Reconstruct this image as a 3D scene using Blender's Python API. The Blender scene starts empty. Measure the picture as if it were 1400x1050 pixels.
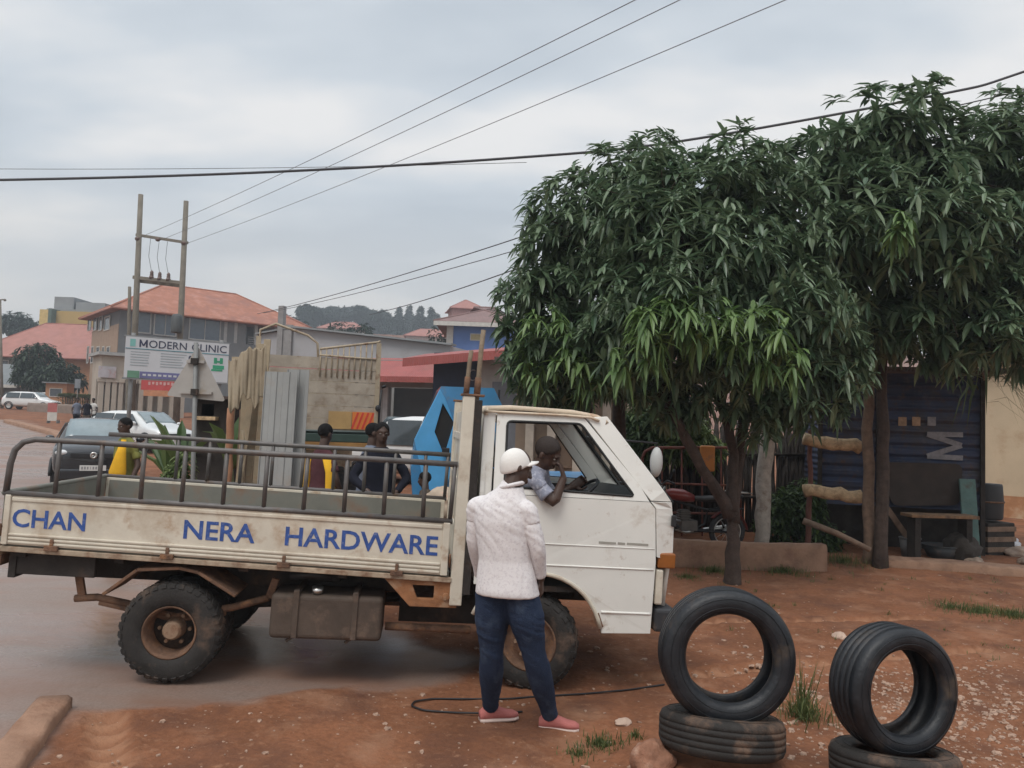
HAZE = True
import bpy, bmesh, math, random
import numpy as np
from mathutils import Vector, Matrix, noise
from mathutils.geometry import tessellate_polygon
R = math.radians; PI = math.pi
V = Vector
random.seed(11); rng = np.random.default_rng(11)
sc = bpy.context.scene; COL = sc.collection

# ------------------------------------------------------------------ camera
CAM_H, PITCH, ROLL, FPX = 1.85, R(3.06), R(1.92), 1050.0
fw = V((0, math.cos(PITCH), math.sin(PITCH))); up0 = V((0, -math.sin(PITCH), math.cos(PITCH))); rt0 = V((1, 0, 0))
rt = rt0*math.cos(ROLL)+up0*math.sin(ROLL); up = up0*math.cos(ROLL)-rt0*math.sin(ROLL)
EYE = V((0, 0, CAM_H))
cd = bpy.data.cameras.new('camera'); cam = bpy.data.objects.new('camera', cd); COL.objects.link(cam)
M4 = Matrix((rt, up, -fw)).transposed().to_4x4(); M4.translation = EYE; cam.matrix_world = M4
cd.sensor_fit = 'HORIZONTAL'; cd.sensor_width = 36; cd.lens = FPX/1400*36; cd.clip_start = .05; cd.clip_end = 3000
sc.camera = cam
def ray(u, v): return rt*((u-700)/FPX)-up*((v-525)/FPX)+fw
def at(u, v, Y):
    d = ray(u, v); return EYE+d*(Y/d.y)
def sstep(a, b, x):
    t = max(0., min(1., (x-a)/(b-a))); return t*t*(3-2*t)
def gbase(x, y):
    z = -0.0316*(max(-4.5, min(.6, x))+3.52)*(1-sstep(8, 16, y))
    if y > 17: z += .034*(min(y, 110)-17)*(1-sstep(-14, 4, x)*.45)
    if y > 150: z += 36*sstep(170, 330, y)*sstep(-185, -120, x)
    return z
MOUNDS = [(1.28, 4.42, .17, .55), (2.15, 4.25, .10, .6), (.84, 4.2, .06, .3)]
def gz(x, y):
    z = gbase(x, y)
    for mx, my, h, r in MOUNDS:
        q = ((x-mx)**2+(y-my)**2)/(r*r)
        if q < 6: z += h*math.exp(-q*1.3)
    return z
def G(u, v, dz=0):
    d = ray(u, v); t = 2.
    for i in range(4000):
        p = EYE+d*t
        if p.z <= gz(p.x, p.y)+dz: break
        t *= 1.003
    return V((p.x, p.y, gz(p.x, p.y)))
def on(u, Y):                       # ground point below pixel column u at depth Y
    p = at(u, 575, Y); return V((p.x, Y, gz(p.x, Y)))

# ------------------------------------------------------------------ materials
MATS = {}
def mat(name, col, rough=.7, metal=0., var=.15, vs=3., dirt=None, bump=0., bs=40., spec=.4, coat=0., trans=0., fine=0.):
    if name in MATS: return MATS[name]
    m = bpy.data.materials.new(name); m.use_nodes = True; nt = m.node_tree; N = nt.nodes; L = nt.links
    b = N['Principled BSDF']; b.inputs['Roughness'].default_value = rough; b.inputs['Metallic'].default_value = metal
    b.inputs['Specular IOR Level'].default_value = spec; b.inputs['Coat Weight'].default_value = coat
    if trans: b.inputs['Transmission Weight'].default_value = trans
    tc = N.new('ShaderNodeTexCoord')
    def nz(scale, detail=5, rgh=.6):
        n = N.new('ShaderNodeTexNoise'); n.inputs['Scale'].default_value = scale; n.inputs['Detail'].default_value = detail
        n.inputs['Roughness'].default_value = rgh; L.new(tc.outputs['Object'], n.inputs['Vector']); return n
    def ramp(src, a, b_, ca, cb):
        r = N.new('ShaderNodeValToRGB'); r.color_ramp.elements[0].position = a; r.color_ramp.elements[1].position = b_
        r.color_ramp.elements[0].color = (*ca, 1); r.color_ramp.elements[1].color = (*cb, 1); L.new(src, r.inputs['Fac']); return r
    def mix(f, a, b_, mode='MIX'):
        x = N.new('ShaderNodeMix'); x.data_type = 'RGBA'; x.blend_type = mode
        for s, q in ((0, f), (6, a), (7, b_)):
            if isinstance(q, (int, float)): x.inputs[s].default_value = q
            elif isinstance(q, tuple): x.inputs[s].default_value = (*q[:3], 1)
            else: L.new(q, x.inputs[s])
        return x.outputs[2]
    lo = tuple(c*(1-var) for c in col); hi = tuple(min(1, c*(1+var)) for c in col)
    c = ramp(nz(vs).outputs['Fac'], .3, .7, lo, hi).outputs['Color']
    if fine:
        c = mix(fine, c, ramp(nz(vs*25, 3).outputs['Fac'], .3, .7, (.35,)*3, (1.,)*3).outputs['Color'], 'MULTIPLY')
    if dirt:
        for dcol, amt, dsc in (dirt if isinstance(dirt, list) else [dirt]):
            k = .72-.32*amt
            f = ramp(nz(dsc, 8, .65).outputs['Fac'], k-.08, k+.12, (0,)*3, (1,)*3)
            c = mix(f.outputs['Color'], c, dcol)
    L.new(c, b.inputs['Base Color'])
    if bump:
        bn = N.new('ShaderNodeBump'); bn.inputs['Strength'].default_value = bump; bn.inputs['Distance'].default_value = .02
        L.new(nz(bs, 6).outputs['Fac'], bn.inputs['Height']); L.new(bn.outputs['Normal'], b.inputs['Normal'])
    m['nz'] = 1; MATS[name] = m; return m
def glass(name, tint=(.8, .85, .85), alpha=.35, rough=.05):   # thin window pane: mix of clear and glossy
    if name in MATS: return MATS[name]
    m = bpy.data.materials.new(name); m.use_nodes = True; N = m.node_tree.nodes; L = m.node_tree.links
    b = N['Principled BSDF']; b.inputs['Base Color'].default_value = (*[c*.12 for c in tint], 1); b.inputs['Roughness'].default_value = rough
    t = N.new('ShaderNodeBsdfTransparent'); t.inputs['Color'].default_value = (*tint, 1); x = N.new('ShaderNodeMixShader')
    x.inputs[0].default_value = alpha; L.new(t.outputs[0], x.inputs[1]); L.new(b.outputs[0], x.inputs[2])
    L.new(x.outputs[0], N['Material Output'].inputs['Surface']); MATS[name] = m; return m
def corr(name, col, axis='X', scale=8., rough=.55, metal=.0, dirt=None, var=.15, strength=.6):
    """corrugated sheet: ribs as bump of a wave texture"""
    if name in MATS: return MATS[name]
    m = mat(name, col, rough, metal, var, 1.2, dirt); N = m.node_tree.nodes; L = m.node_tree.links
    w = N.new('ShaderNodeTexWave'); w.bands_direction = axis; w.inputs['Scale'].default_value = scale; w.inputs['Distortion'].default_value = 0.3
    tc = [n for n in N if n.type == 'TEX_COORD'][0]; L.new(tc.outputs['Object'], w.inputs['Vector'])
    bn = N.new('ShaderNodeBump'); bn.inputs['Strength'].default_value = strength; bn.inputs['Distance'].default_value = .03
    L.new(w.outputs['Fac'], bn.inputs['Height']); L.new(bn.outputs['Normal'], N['Principled BSDF'].inputs['Normal']); return m

# ------------------------------------------------------------------ things, parts
def tag(o, label=None, cat=None, group=None, kind=None):
    for k, v in (('label', label), ('category', cat), ('group', group), ('kind', kind)):
        if v: o[k] = v
    return o
def thing(name, label, cat, loc=(0, 0, 0), rz=0., group=None, rot=None):
    o = bpy.data.objects.new(name, None); COL.objects.link(o); o.location = loc
    o.rotation_euler = rot if rot else (0, 0, rz); o.empty_display_size = .1
    return tag(o, label, cat, group)
def dup(root, loc, rz=None, label=None, scale=None):
    def cp(o, par):
        c = o.copy(); COL.objects.link(c)
        if par: c.parent = par
        for ch in list(o.children): cp(ch, c)
        return c
    r = cp(root, None); r.location = loc
    if rz is not None: r.rotation_euler = (0, 0, rz)
    if label: r['label'] = label
    if scale: r.scale = (scale,)*3
    return r
def perp(d):
    a = V((0, 0, 1)) if abs(d.z) < .9 else V((1, 0, 0))
    s = d.cross(a).normalized(); return s, s.cross(d).normalized()
class MB:
    def __init__(s): s.v = []; s.f = []; s.m = []; s.s = []; s.mi = 0
    def add(s, vs, fs, smooth=False):
        o = len(s.v); s.v += [V(p) for p in vs]
        for f in fs: s.f.append([i+o for i in f]); s.m.append(s.mi); s.s.append(smooth)
        return s
    def box(s, a, b):
        x0, y0, z0 = a; x1, y1, z1 = b
        vs = [(x, y, z) for z in (z0, z1) for x, y in ((x0, y0), (x1, y0), (x1, y1), (x0, y1))]
        return s.add(vs, [(3, 2, 1, 0), (4, 5, 6, 7), (0, 1, 5, 4), (1, 2, 6, 5), (2, 3, 7, 6), (3, 0, 4, 7)])
    def bar(s, p, q, w, h, upv=(0, 0, 1), ends=(1, 1)):
        p = V(p); q = V(q); d = (q-p).normalized(); u = V(upv); a = d.cross(u)
        if a.length < 1e-4: a = perp(d)[0]
        a.normalize(); b = a.cross(d).normalized()
        vs = []
        for c, k in ((p, ends[0]), (q, ends[1])):
            vs += [c-a*w*k/2-b*h*k/2, c+a*w*k/2-b*h*k/2, c+a*w*k/2+b*h*k/2, c-a*w*k/2+b*h*k/2]
        return s.add(vs, [(0, 1, 2, 3), (7, 6, 5, 4), (0, 4, 5, 1), (1, 5, 6, 2), (2, 6, 7, 3), (3, 7, 4, 0)])
    def tube(s, pts, r, n=8, cap=True, closed=False, smooth=True):
        pts = [V(p) for p in pts]; k = len(pts); rr = r if isinstance(r, (list, tuple)) else [r]*k
        a = b = None; vs = []
        for i, p in enumerate(pts):
            if closed: d = pts[(i+1) % k]-pts[i-1]
            else: d = pts[min(i+1, k-1)]-pts[max(i-1, 0)]
            d.normalize()
            if a is None: a, b = perp(d)
            else:
                a = (a-d*a.dot(d))
                if a.length < 1e-5: a = perp(d)[0]
                a.normalize(); b = a.cross(d).normalized()
            for j in range(n):
                t = 2*PI*j/n; vs.append(p+(a*math.cos(t)+b*math.sin(t))*rr[i])
        fs = []
        for i in range(k if closed else k-1):
            i2 = (i+1) % k
            for j in range(n): fs.append((i*n+j, i2*n+j, i2*n+(j+1) % n, i*n+(j+1) % n))
        if cap and not closed: fs += [tuple(range(n)), tuple((k-1)*n+j for j in reversed(range(n)))]
        return s.add(vs, fs, smooth)
    def rings(s, rings, n=14, smooth=True):
        """loft through (centre, half axis a, half axis b[, squareness])"""
        vs = []; k = len(rings)
        for rg in rings:
            c, a, b = V(rg[0]), V(rg[1]), V(rg[2]); e = rg[3] if len(rg) > 3 else 1.
            for j in range(n):
                t = 2*PI*j/n; ct, st = math.cos(t), math.sin(t)
                vs.append(c+a*math.copysign(abs(ct)**e, ct)+b*math.copysign(abs(st)**e, st))
        fs = [(i*n+j, (i+1)*n+j, (i+1)*n+(j+1) % n, i*n+(j+1) % n) for i in range(k-1) for j in range(n)]
        fs += [tuple(reversed(range(n))), tuple((k-1)*n+j for j in range(n))]
        return s.add(vs, fs, smooth)
    def ball(s, c, r, n=12, m=8, smooth=True, rot=None):
        c = V(c); r = (r, r, r) if isinstance(r, (int, float)) else r; vs = []
        for i in range(1, m):
            f = PI*i/m
            for j in range(n):
                t = 2*PI*j/n; q = V((r[0]*math.sin(f)*math.cos(t), r[1]*math.sin(f)*math.sin(t), r[2]*math.cos(f)))
                if rot: q = rot @ q
                vs.append(c+q)
        tp = V((0, 0, r[2])); tp = rot @ tp if rot else tp
        vs += [c+tp, c-tp]; T, B = len(vs)-2, len(vs)-1; fs = []
        for i in range(m-2):
            for j in range(n): fs.append((i*n+j, (i+1)*n+j, (i+1)*n+(j+1) % n, i*n+(j+1) % n))
        for j in range(n): fs += [(T, j, (j+1) % n), (B, (m-2)*n+(j+1) % n, (m-2)*n+j)]
        return s.add(vs, fs, smooth)
    def lathe(s, prof, c, ax, n=32, smooth=True, a=None):
        """closed profile of (radius, offset along axis)"""
        c = V(c); ax = V(ax).normalized(); a, b = perp(ax); k = len(prof); vs = []
        for j in range(n):
            t = 2*PI*j/n; e = a*math.cos(t)+b*math.sin(t)
            vs += [c+e*r+ax*h for r, h in prof]
        fs = [(j*k+i, j*k+(i+1) % k, ((j+1) % n)*k+(i+1) % k, ((j+1) % n)*k+i) for j in range(n) for i in range(k)]
        return s.add(vs, fs, smooth)
    def disc(s, c, ax, r, h, n=20, r2=None):
        c = V(c); ax = V(ax).normalized(); return s.tube([c, c+ax*h], [r, r if r2 is None else r2], n)
    def plate(s, loops, fn, fn2):
        """polygon with holes (2-D loops), mapped by fn (outer skin) and fn2 (inner skin)"""
        tri = tessellate_polygon([[V((p[0], p[1], 0)) for p in lp] for lp in loops]); flat = [p for lp in loops for p in lp]; n = len(flat)
        vs = [fn(*p) for p in flat]+[fn2(*p) for p in flat]; fs = [tuple(t) for t in tri]+[tuple(i+n for i in reversed(t)) for t in tri]
        o = 0
        for lp in loops:
            k = len(lp)
            for i in range(k): j = (i+1) % k; fs.append((o+i, o+j, o+j+n, o+i+n))
            o += k
        return s.add(vs, fs)
    def build(s, name, m, parent=None, origin=(0, 0, 0), bevel=0., bseg=2, smooth=None, norm=True, sub=0):
        me = bpy.data.meshes.new(name); o = V(origin)
        me.from_pydata([p-o for p in s.v], [], s.f)
        for x in (m if isinstance(m, (list, tuple)) else [m]): me.materials.append(x)
        me.polygons.foreach_set('material_index', s.m); me.polygons.foreach_set('use_smooth', s.s if smooth is None else [smooth]*len(s.f))
        me.update()
        if norm:
            bm = bmesh.new(); bm.from_mesh(me); bmesh.ops.recalc_face_normals(bm, faces=bm.faces); bm.to_mesh(me); bm.free()
        ob = bpy.data.objects.new(name, me); COL.objects.link(ob)
        if parent: ob.parent = parent
        else: ob.location = o
        if bevel:
            md = ob.modifiers.new('b', 'BEVEL'); md.width = bevel; md.segments = bseg; md.limit_method = 'ANGLE'; md.angle_limit = R(40)
        if sub:
            md = ob.modifiers.new('s', 'SUBSURF'); md.levels = md.render_levels = sub
        return ob
def bake(o):
    dg = bpy.context.evaluated_depsgraph_get(); dg.update()
    me = bpy.data.meshes.new_from_object(o.evaluated_get(dg)); o.modifiers.clear(); o.data = me; return o
def remesh(o, vox, smooth=4, shade=True):
    md = o.modifiers.new('r', 'REMESH'); md.mode = 'VOXEL'; md.voxel_size = vox; md.use_smooth_shade = shade
    if smooth: md = o.modifiers.new('s', 'SMOOTH'); md.factor = .5; md.iterations = smooth
    return bake(o)
def wrinkle(o, amp, sc_=(9, 9, 22), seed=0., mask=None):
    me = o.data; n = len(me.vertices); 
    for v in me.vertices:
        p = v.co; q = V((p.x*sc_[0]+seed, p.y*sc_[1], p.z*sc_[2]+p.x*11+1.5*math.sin(p.z*9)))
        k = abs(noise.noise(q))*1.4+.5*abs(noise.noise(q*2.1))-.5
        v.co = p+v.normal*(amp*k*(mask(p) if mask else 1))
    me.update()
def text(s, size, m, parent, mtx, ext=.001, bold=0., name='lettering', sx=1., align='LEFT'):
    cu = bpy.data.curves.new('t', 'FONT'); cu.body = s; cu.size = size; cu.extrude = ext; cu.offset = bold; cu.align_x = align; cu.resolution_u = 3
    t = bpy.data.objects.new('t', cu); COL.objects.link(t); dg = bpy.context.evaluated_depsgraph_get(); dg.update()
    me = bpy.data.meshes.new_from_object(t.evaluated_get(dg)); bpy.data.objects.remove(t); bpy.data.curves.remove(cu)
    me.transform(mtx @ Matrix.Diagonal((sx, 1, 1, 1))); me.materials.clear(); me.materials.append(m)
    o = bpy.data.objects.new(name, me); COL.objects.link(o)
    if parent: o.parent = parent
    return o
def np_mesh(name, verts, quads, m, parent=None, smooth=False, origin=None):
    verts = np.asarray(verts, np.float32); quads = np.asarray(quads, np.int32)
    if origin is not None: verts = verts-np.array(origin, np.float32)
    me = bpy.data.meshes.new(name); me.vertices.add(len(verts)); me.vertices.foreach_set('co', verts.ravel()); k = quads.shape[1]
    me.loops.add(quads.size); me.loops.foreach_set('vertex_index', quads.ravel()); me.polygons.add(len(quads))
    me.polygons.foreach_set('loop_start', np.arange(len(quads), dtype=np.int32)*k)
    me.polygons.foreach_set('use_smooth', np.full(len(quads), smooth))
    for x in (m if isinstance(m, (list, tuple)) else [m]): me.materials.append(x)
    me.update(calc_edges=True); me.validate()
    o = bpy.data.objects.new(name, me); COL.objects.link(o)
    if parent: o.parent = parent
    elif origin is not None: o.location = origin
    return o
# ------------------------------------------------------------------ leaves and trees
def leafset(P, D, L, W, droop, fold=.25):
    n = len(P); Z = np.array([0, 0, 1.]); S = np.cross(D, Z); l = np.linalg.norm(S, axis=1, keepdims=True); S = np.where(l < 1e-3, [[1., 0, 0]], S/np.maximum(l, 1e-6))
    Nn = np.cross(S, D); T = [0, .3, .7, 1.]; Wd = [.25, 1., .8, .05]; rows = []
    for t, w in zip(T, Wd):
        mid = P+D*(L*t)[:, None]-Z*(droop*L*t*t)[:, None]; half = S*(W*w*.5)[:, None]
        rows += [mid-half+Nn*(W*w*fold)[:, None]*.5, mid-Nn*(W*w*fold)[:, None]*.3, mid+half+Nn*(W*w*fold)[:, None]*.5]
    verts = np.stack(rows, 1).reshape(-1, 3); q = []
    for r in range(3):
        for c in range(2): q.append([r*3+c, r*3+c+1, r*3+c+4, r*3+c+3])
    quads = (np.array(q)[None]+(np.arange(n)*12)[:, None, None]).reshape(-1, 4)
    return verts, quads
def rosettes(C, A, nl, length, width, elev, droop):
    """leaf whorls at C round axes A"""
    n = len(C); k = nl; t = np.tile(np.arange(k)*2*PI/k*1.0, (n, 1))+rng.uniform(0, 6.3, (n, 1))+rng.normal(0, .18, (n, k))
    ref = np.where(np.abs(A[:, 2:3]) < .9, [[0, 0, 1.]], [[1., 0, 0]]); X = np.cross(A, ref); X /= np.linalg.norm(X, axis=1, keepdims=True); Y = np.cross(A, X)
    el = rng.normal(elev, .22, (n, k)); D = (X[:, None]*np.cos(t)[..., None]+Y[:, None]*np.sin(t)[..., None])*np.cos(el)[..., None]+A[:, None]*np.sin(el)[..., None]
    D = D.reshape(-1, 3); sz = np.repeat(rng.uniform(.68, 1.18, n), k)*rng.uniform(.65, 1.15, n*k)
    P = np.repeat(C, k, 0)+np.repeat(A, k, 0)*rng.uniform(-.06, .04, (n*k, 1))
    return leafset(P, D/np.linalg.norm(D, axis=1, keepdims=True), length*sz, width*sz, droop*rng.uniform(.5, 1.5, n*k))
def leafmat(name, ca, cb, rough=.45, tl=.25):
    if name in MATS: return MATS[name]
    m = bpy.data.materials.new(name); m.use_nodes = True; N = m.node_tree.nodes; L = m.node_tree.links; b = N['Principled BSDF']
    g = N.new('ShaderNodeNewGeometry'); r = N.new('ShaderNodeValToRGB'); r.color_ramp.elements[0].color = (*ca, 1); r.color_ramp.elements[1].color = (*cb, 1)
    L.new(g.outputs['Random Per Island'], r.inputs['Fac']); L.new(r.outputs['Color'], b.inputs['Base Color'])
    b.inputs['Roughness'].default_value = rough; b.inputs['Specular IOR Level'].default_value = .5
    t = N.new('ShaderNodeBsdfTranslucent'); L.new(r.outputs['Color'], t.inputs['Color']); x = N.new('ShaderNodeMixShader'); x.inputs[0].default_value = tl
    L.new(b.outputs[0], x.inputs[1]); L.new(t.outputs[0], x.inputs[2]); L.new(x.outputs[0], N['Material Output'].inputs['Surface'])
    MATS[name] = m; return m
LEAF = leafmat('mango_leaf', (.060, .112, .058), (.180, .242, .140), .38, .27); YOUNG = leafmat('mango_young_leaf', (.09, .165, .052), (.175, .265, .09), .45, .3)
BARK = mat('bark', (.085, .06, .048), .9, var=.35, vs=9, bump=.9, bs=30, fine=.6)
def shell_points(blobs, dens, lo=.78, hi=1.06, keep=.80):
    C = np.array([b[0][:] for b in blobs], float); Rr = np.array([b[1] for b in blobs], float); out = []; nrm = []
    for i in range(len(blobs)):
        n = int(dens*4*PI*(Rr[i].prod())**(2/3)); d = rng.normal(size=(n, 3)); d /= np.linalg.norm(d, axis=1, keepdims=True)
        p = C[i]+d*Rr[i]*rng.uniform(lo, hi, (n, 1)); ok = np.ones(n, bool)
        for j in range(len(blobs)):
            if j != i: ok &= (((p-C[j])/Rr[j])**2).sum(1) > keep**2
        a = d/Rr[i]; a /= np.linalg.norm(a, axis=1, keepdims=True); out.append(p[ok]); nrm.append(a[ok])
    return np.concatenate(out), np.concatenate(nrm)
def limb_path(p, q, n=7, sag=.12):
    p = V(p); q = V(q); d = (q-p).length; a, b = perp(q-p); r1, r2 = random.uniform(-1, 1), random.uniform(-1, 1); r3 = random.uniform(0, 6)
    return [p.lerp(q, i/n)+V((0, 0, 1))*sag*d*math.sin(PI*i/n)+(a*r1+b*r2)*d*.06*math.sin(PI*i/n*1.7+r3*.0) for i in range(n+1)]
def mango(name, label, base, stems, blobs, dens, leaf=(.25, .06), young=(), youngdens=40, group=None, nl=11):
    """base point, stems = [(radius, [points...])], crown blobs = [(centre, (rx,ry,rz))]"""
    root = thing(name, label, 'tree', base, group=group); tb = MB()
    tips = []
    for r, pts in stems:
        pts = [V(p) for p in pts]; k = len(pts); fine = []
        for i in range(k-1):
            for j in range(4):
                t = j/4; fine.append(pts[i].lerp(pts[i+1], t)+V((random.gauss(0, .012), random.gauss(0, .012), 0)))
        fine.append(pts[-1]); m = len(fine)
        tb.tube(fine, [r*(1.25 if i == 0 else 1)*(1-.55*i/m)*random.uniform(.93, 1.07) for i in range(m)], 9); tips.append((pts[-1], r*.45))
    for c, rr in blobs:
        tp, r0 = min(tips, key=lambda t: (t[0]-V(c)).length); path = limb_path(tp, c); tb.tube(path, [r0*(1-.6*i/7) for i in range(8)], 7)
        for q in range(9):
            d = V((random.gauss(0, 1), random.gauss(0, 1), random.gauss(.2, .8))).normalized(); e = V(c)+V((d.x*rr[0], d.y*rr[1], d.z*rr[2]))*.9
            s = path[random.randint(4, 7)]; pp = limb_path(s, e, 5, .1); tb.tube(pp, [r0*.34*(1-.75*i/5) for i in range(6)], 5)
    tb.build('trunk', BARK, root, base)
    sub = []
    for c, rr in blobs:                     # every lobe breaks up into smaller tufts
        for _ in range(9):
            d = V((random.gauss(0, 1), random.gauss(-.25, 1), random.gauss(.15, .9))).normalized(); k = random.uniform(.30, .46); sub.append((V(c)+V((d.x*rr[0], d.y*rr[1], d.z*rr[2]))*random.uniform(.72, .88), tuple(x*k for x in rr)))
    P, A = shell_points(blobs+sub, dens, .86, 1.08, .84); A = A*.95+np.array([0, -.15, .48])+rng.normal(0, .16, A.shape); A /= np.linalg.norm(A, axis=1, keepdims=True)
    # the crown is knotted: whole twigs are missing here and there
    keep = np.array([noise.noise(V(p)*2.1) > -.22 for p in P]); P, A = P[keep], A[keep]
    top = sorted(blobs, key=lambda b: -(b[0].z+b[1][2]))[:7]; SP = []; SA = []
    for c, rr in top*2:                     # upright sprouts break the top outline
        x, y = random.uniform(-.7, .7), random.uniform(-.6, .3); z0 = c.z+rr[2]*math.sqrt(max(.1, 1-x*x-y*y))
        for k in range(random.randint(1, 3)): SP.append((c.x+x*rr[0]+.03*k*random.uniform(-1, 1), c.y+y*rr[1], z0-.05+.08*k)); SA.append(V((random.gauss(0, .2), random.gauss(-.1, .2), 1)).normalized()[:])
    P = np.concatenate([P, np.array(SP)]); A = np.concatenate([A, np.array(SA)])
    v, q = rosettes(P, A, nl+1, leaf[0], leaf[1], .20, .27)
    P2, A2 = shell_points([(c, tuple(x*.80 for x in rr)) for c, rr in blobs], dens*1.9, .40, .97, 0); A2 = A2+np.array([0, 0, .4]); A2 /= np.linalg.norm(A2, axis=1, keepdims=True)
    v2, q2 = rosettes(P2, A2, nl-2, leaf[0]*1.15, leaf[1]*1.5, .1, .5)
    np_mesh('crown', v, q, LEAF, root, origin=base); np_mesh('inner_foliage', v2, q2, LEAF, root, origin=base)
    if young:
        P, A = shell_points(young, youngdens, .85, 1.1, .8); A = A*.8+np.array([0, 0, .6]); A /= np.linalg.norm(A, axis=1, keepdims=True)
        v, q = rosettes(P, A, nl, leaf[0]*1.0, leaf[1]*1.1, .05, .62); np_mesh('young_leaves', v, q, YOUNG, root, origin=base)
    return root
def bush(name, label, base, blobs, dens, leaf, m, cat='bush', stem=True, group=None, nl=6):
    root = thing(name, label, cat, base, group=group)
    P, A = shell_points(blobs, dens, .6, 1.08, .6); A = A*.8+np.array([0, 0, .4])+rng.normal(0, .3, A.shape); A /= np.linalg.norm(A, axis=1, keepdims=True)
    v, q = rosettes(P, A, nl, leaf[0], leaf[1], .35, .4); np_mesh('crown' if cat == 'tree' else 'foliage', v, q, m, root, origin=base)
    t = MB()
    for c, rr in blobs: t.tube(limb_path(base, c, 5), [.12*rr[0]*(1-.5*i/5) for i in range(6)], 6)
    t.build('trunk' if cat == 'tree' else 'stem', BARK, root, base); return root
def S3(u, v, Y, ru, rd=None, rv=None):          # crown lobe: middle by picture column/row at depth Y, radii in picture px there
    k = Y/FPX; return (at(u, v, Y), (ru*k, (rd or ru)*k, (rv or ru)*k))

# ------------------------------------------------------------------ world and light
w = bpy.data.worlds.new('World'); sc.world = w; w.use_nodes = True; N = w.node_tree.nodes; L = w.node_tree.links; N.clear()
SUN_EL, SUN_AZ = R(58), R(205)
out = N.new('ShaderNodeOutputWorld'); bg = N.new('ShaderNodeBackground'); bg.inputs['Strength'].default_value = .1; L.new(bg.outputs[0], out.inputs['Surface'])
sky = N.new('ShaderNodeTexSky'); sky.sky_type = 'NISHITA'; sky.sun_disc = False; sky.sun_elevation = SUN_EL; sky.sun_rotation = SUN_AZ; sky.air_density = 1.5; sky.dust_density = 3
tc = N.new('ShaderNodeTexCoord'); sep = N.new('ShaderNodeSeparateXYZ'); L.new(tc.outputs['Generated'], sep.inputs[0])
def math_(op, a, b=None):
    x = N.new('ShaderNodeMath'); x.operation = op
    for i, q in enumerate((a, b)):
        if q is None: continue
        if isinstance(q, (int, float)): x.inputs[i].default_value = q
        else: L.new(q, x.inputs[i])
    return x.outputs[0]
# clouds as layers seen on a plane overhead
den = math_('ADD', math_('MAXIMUM', sep.outputs['Z'], 0.), .22); cx = math_('DIVIDE', sep.outputs['X'], den); cy = math_('DIVIDE', sep.outputs['Y'], den)
cv = N.new('ShaderNodeCombineXYZ'); L.new(cx, cv.inputs[0]); L.new(cy, cv.inputs[1])
def nzw(scale, det, off):
    n = N.new('ShaderNodeTexNoise'); n.inputs['Scale'].default_value = scale; n.inputs['Detail'].default_value = det; n.inputs['Roughness'].default_value = .5
    mp = N.new('ShaderNodeMapping'); mp.inputs['Location'].default_value = off; mp.inputs['Scale'].default_value = (.75, 1.25, 1); L.new(cv.outputs[0], mp.inputs['Vector']); L.new(mp.outputs[0], n.inputs['Vector']); return n.outputs['Fac']
rp = N.new('ShaderNodeValToRGB'); L.new(nzw(1.5, 4, (3.1, 1.7, 0)), rp.inputs['Fac'])
e = rp.color_ramp.elements; e[0].position = .38; e[0].color = (.43, .478, .53, 1); e[1].position = .64; e[1].color = (.72, .712, .705, 1)
x = e.new(.5); x.color = (.52, .562, .605, 1)
hz = N.new('ShaderNodeValToRGB'); L.new(sep.outputs['Z'], hz.inputs['Fac']); e = hz.color_ramp.elements     # how far the low haze covers the clouds
e[0].position = .02; e[0].color = (1,)*4; e[1].position = .28; e[1].color = (0, 0, 0, 1)
def mixw(f, a, b, mode='MIX'):
    x = N.new('ShaderNodeMix'); x.data_type = 'RGBA'; x.blend_type = mode
    for s, q in ((0, f), (6, a), (7, b)):
        if isinstance(q, (int, float)): x.inputs[s].default_value = q
        elif isinstance(q, tuple): x.inputs[s].default_value = (*q, 1)
        else: L.new(q, x.inputs[s])
    return x.outputs[2]
c1 = mixw(hz.outputs['Color'], rp.outputs['Color'], (.635, .608, .575))
zen = N.new('ShaderNodeValToRGB'); L.new(sep.outputs['Z'], zen.inputs['Fac']); e = zen.color_ramp.elements; e[0].position = .5; e[0].color = (.5, .5, .5, 1); e[1].position = .95; e[1].color = (.95, .95, .95, 1)
c2 = mixw(1., c1, zen.outputs['Color'], 'MULTIPLY')
sc20 = N.new('ShaderNodeVectorMath'); sc20.operation = 'SCALE'; sc20.inputs['Scale'].default_value = 20.; L.new(c2, sc20.inputs[0])
L.new(mixw(.94, sky.outputs['Color'], sc20.outputs[0]), bg.inputs['Color'])
sl = bpy.data.lights.new('sun', 'SUN'); sl.energy = 1.4; sl.angle = R(25); sl.color = (1, .96, .9); so = bpy.data.objects.new('sun', sl); COL.objects.link(so)
sd = V((math.sin(SUN_AZ)*math.cos(SUN_EL), math.cos(SUN_AZ)*math.cos(SUN_EL), math.sin(SUN_EL))); so.rotation_euler = sd.to_track_quat('Z', 'Y').to_euler(); so.location = (0, -5, 20)
sc.view_settings.view_transform = 'Standard'; sc.view_settings.look = 'None'; sc.view_settings.exposure = .40; sc.view_settings.gamma = 1
sc.cycles.max_bounces = 6; sc.cycles.diffuse_bounces = 3; sc.cycles.glossy_bounces = 3; sc.cycles.transparent_max_bounces = 12; sc.cycles.use_denoising = True

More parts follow.
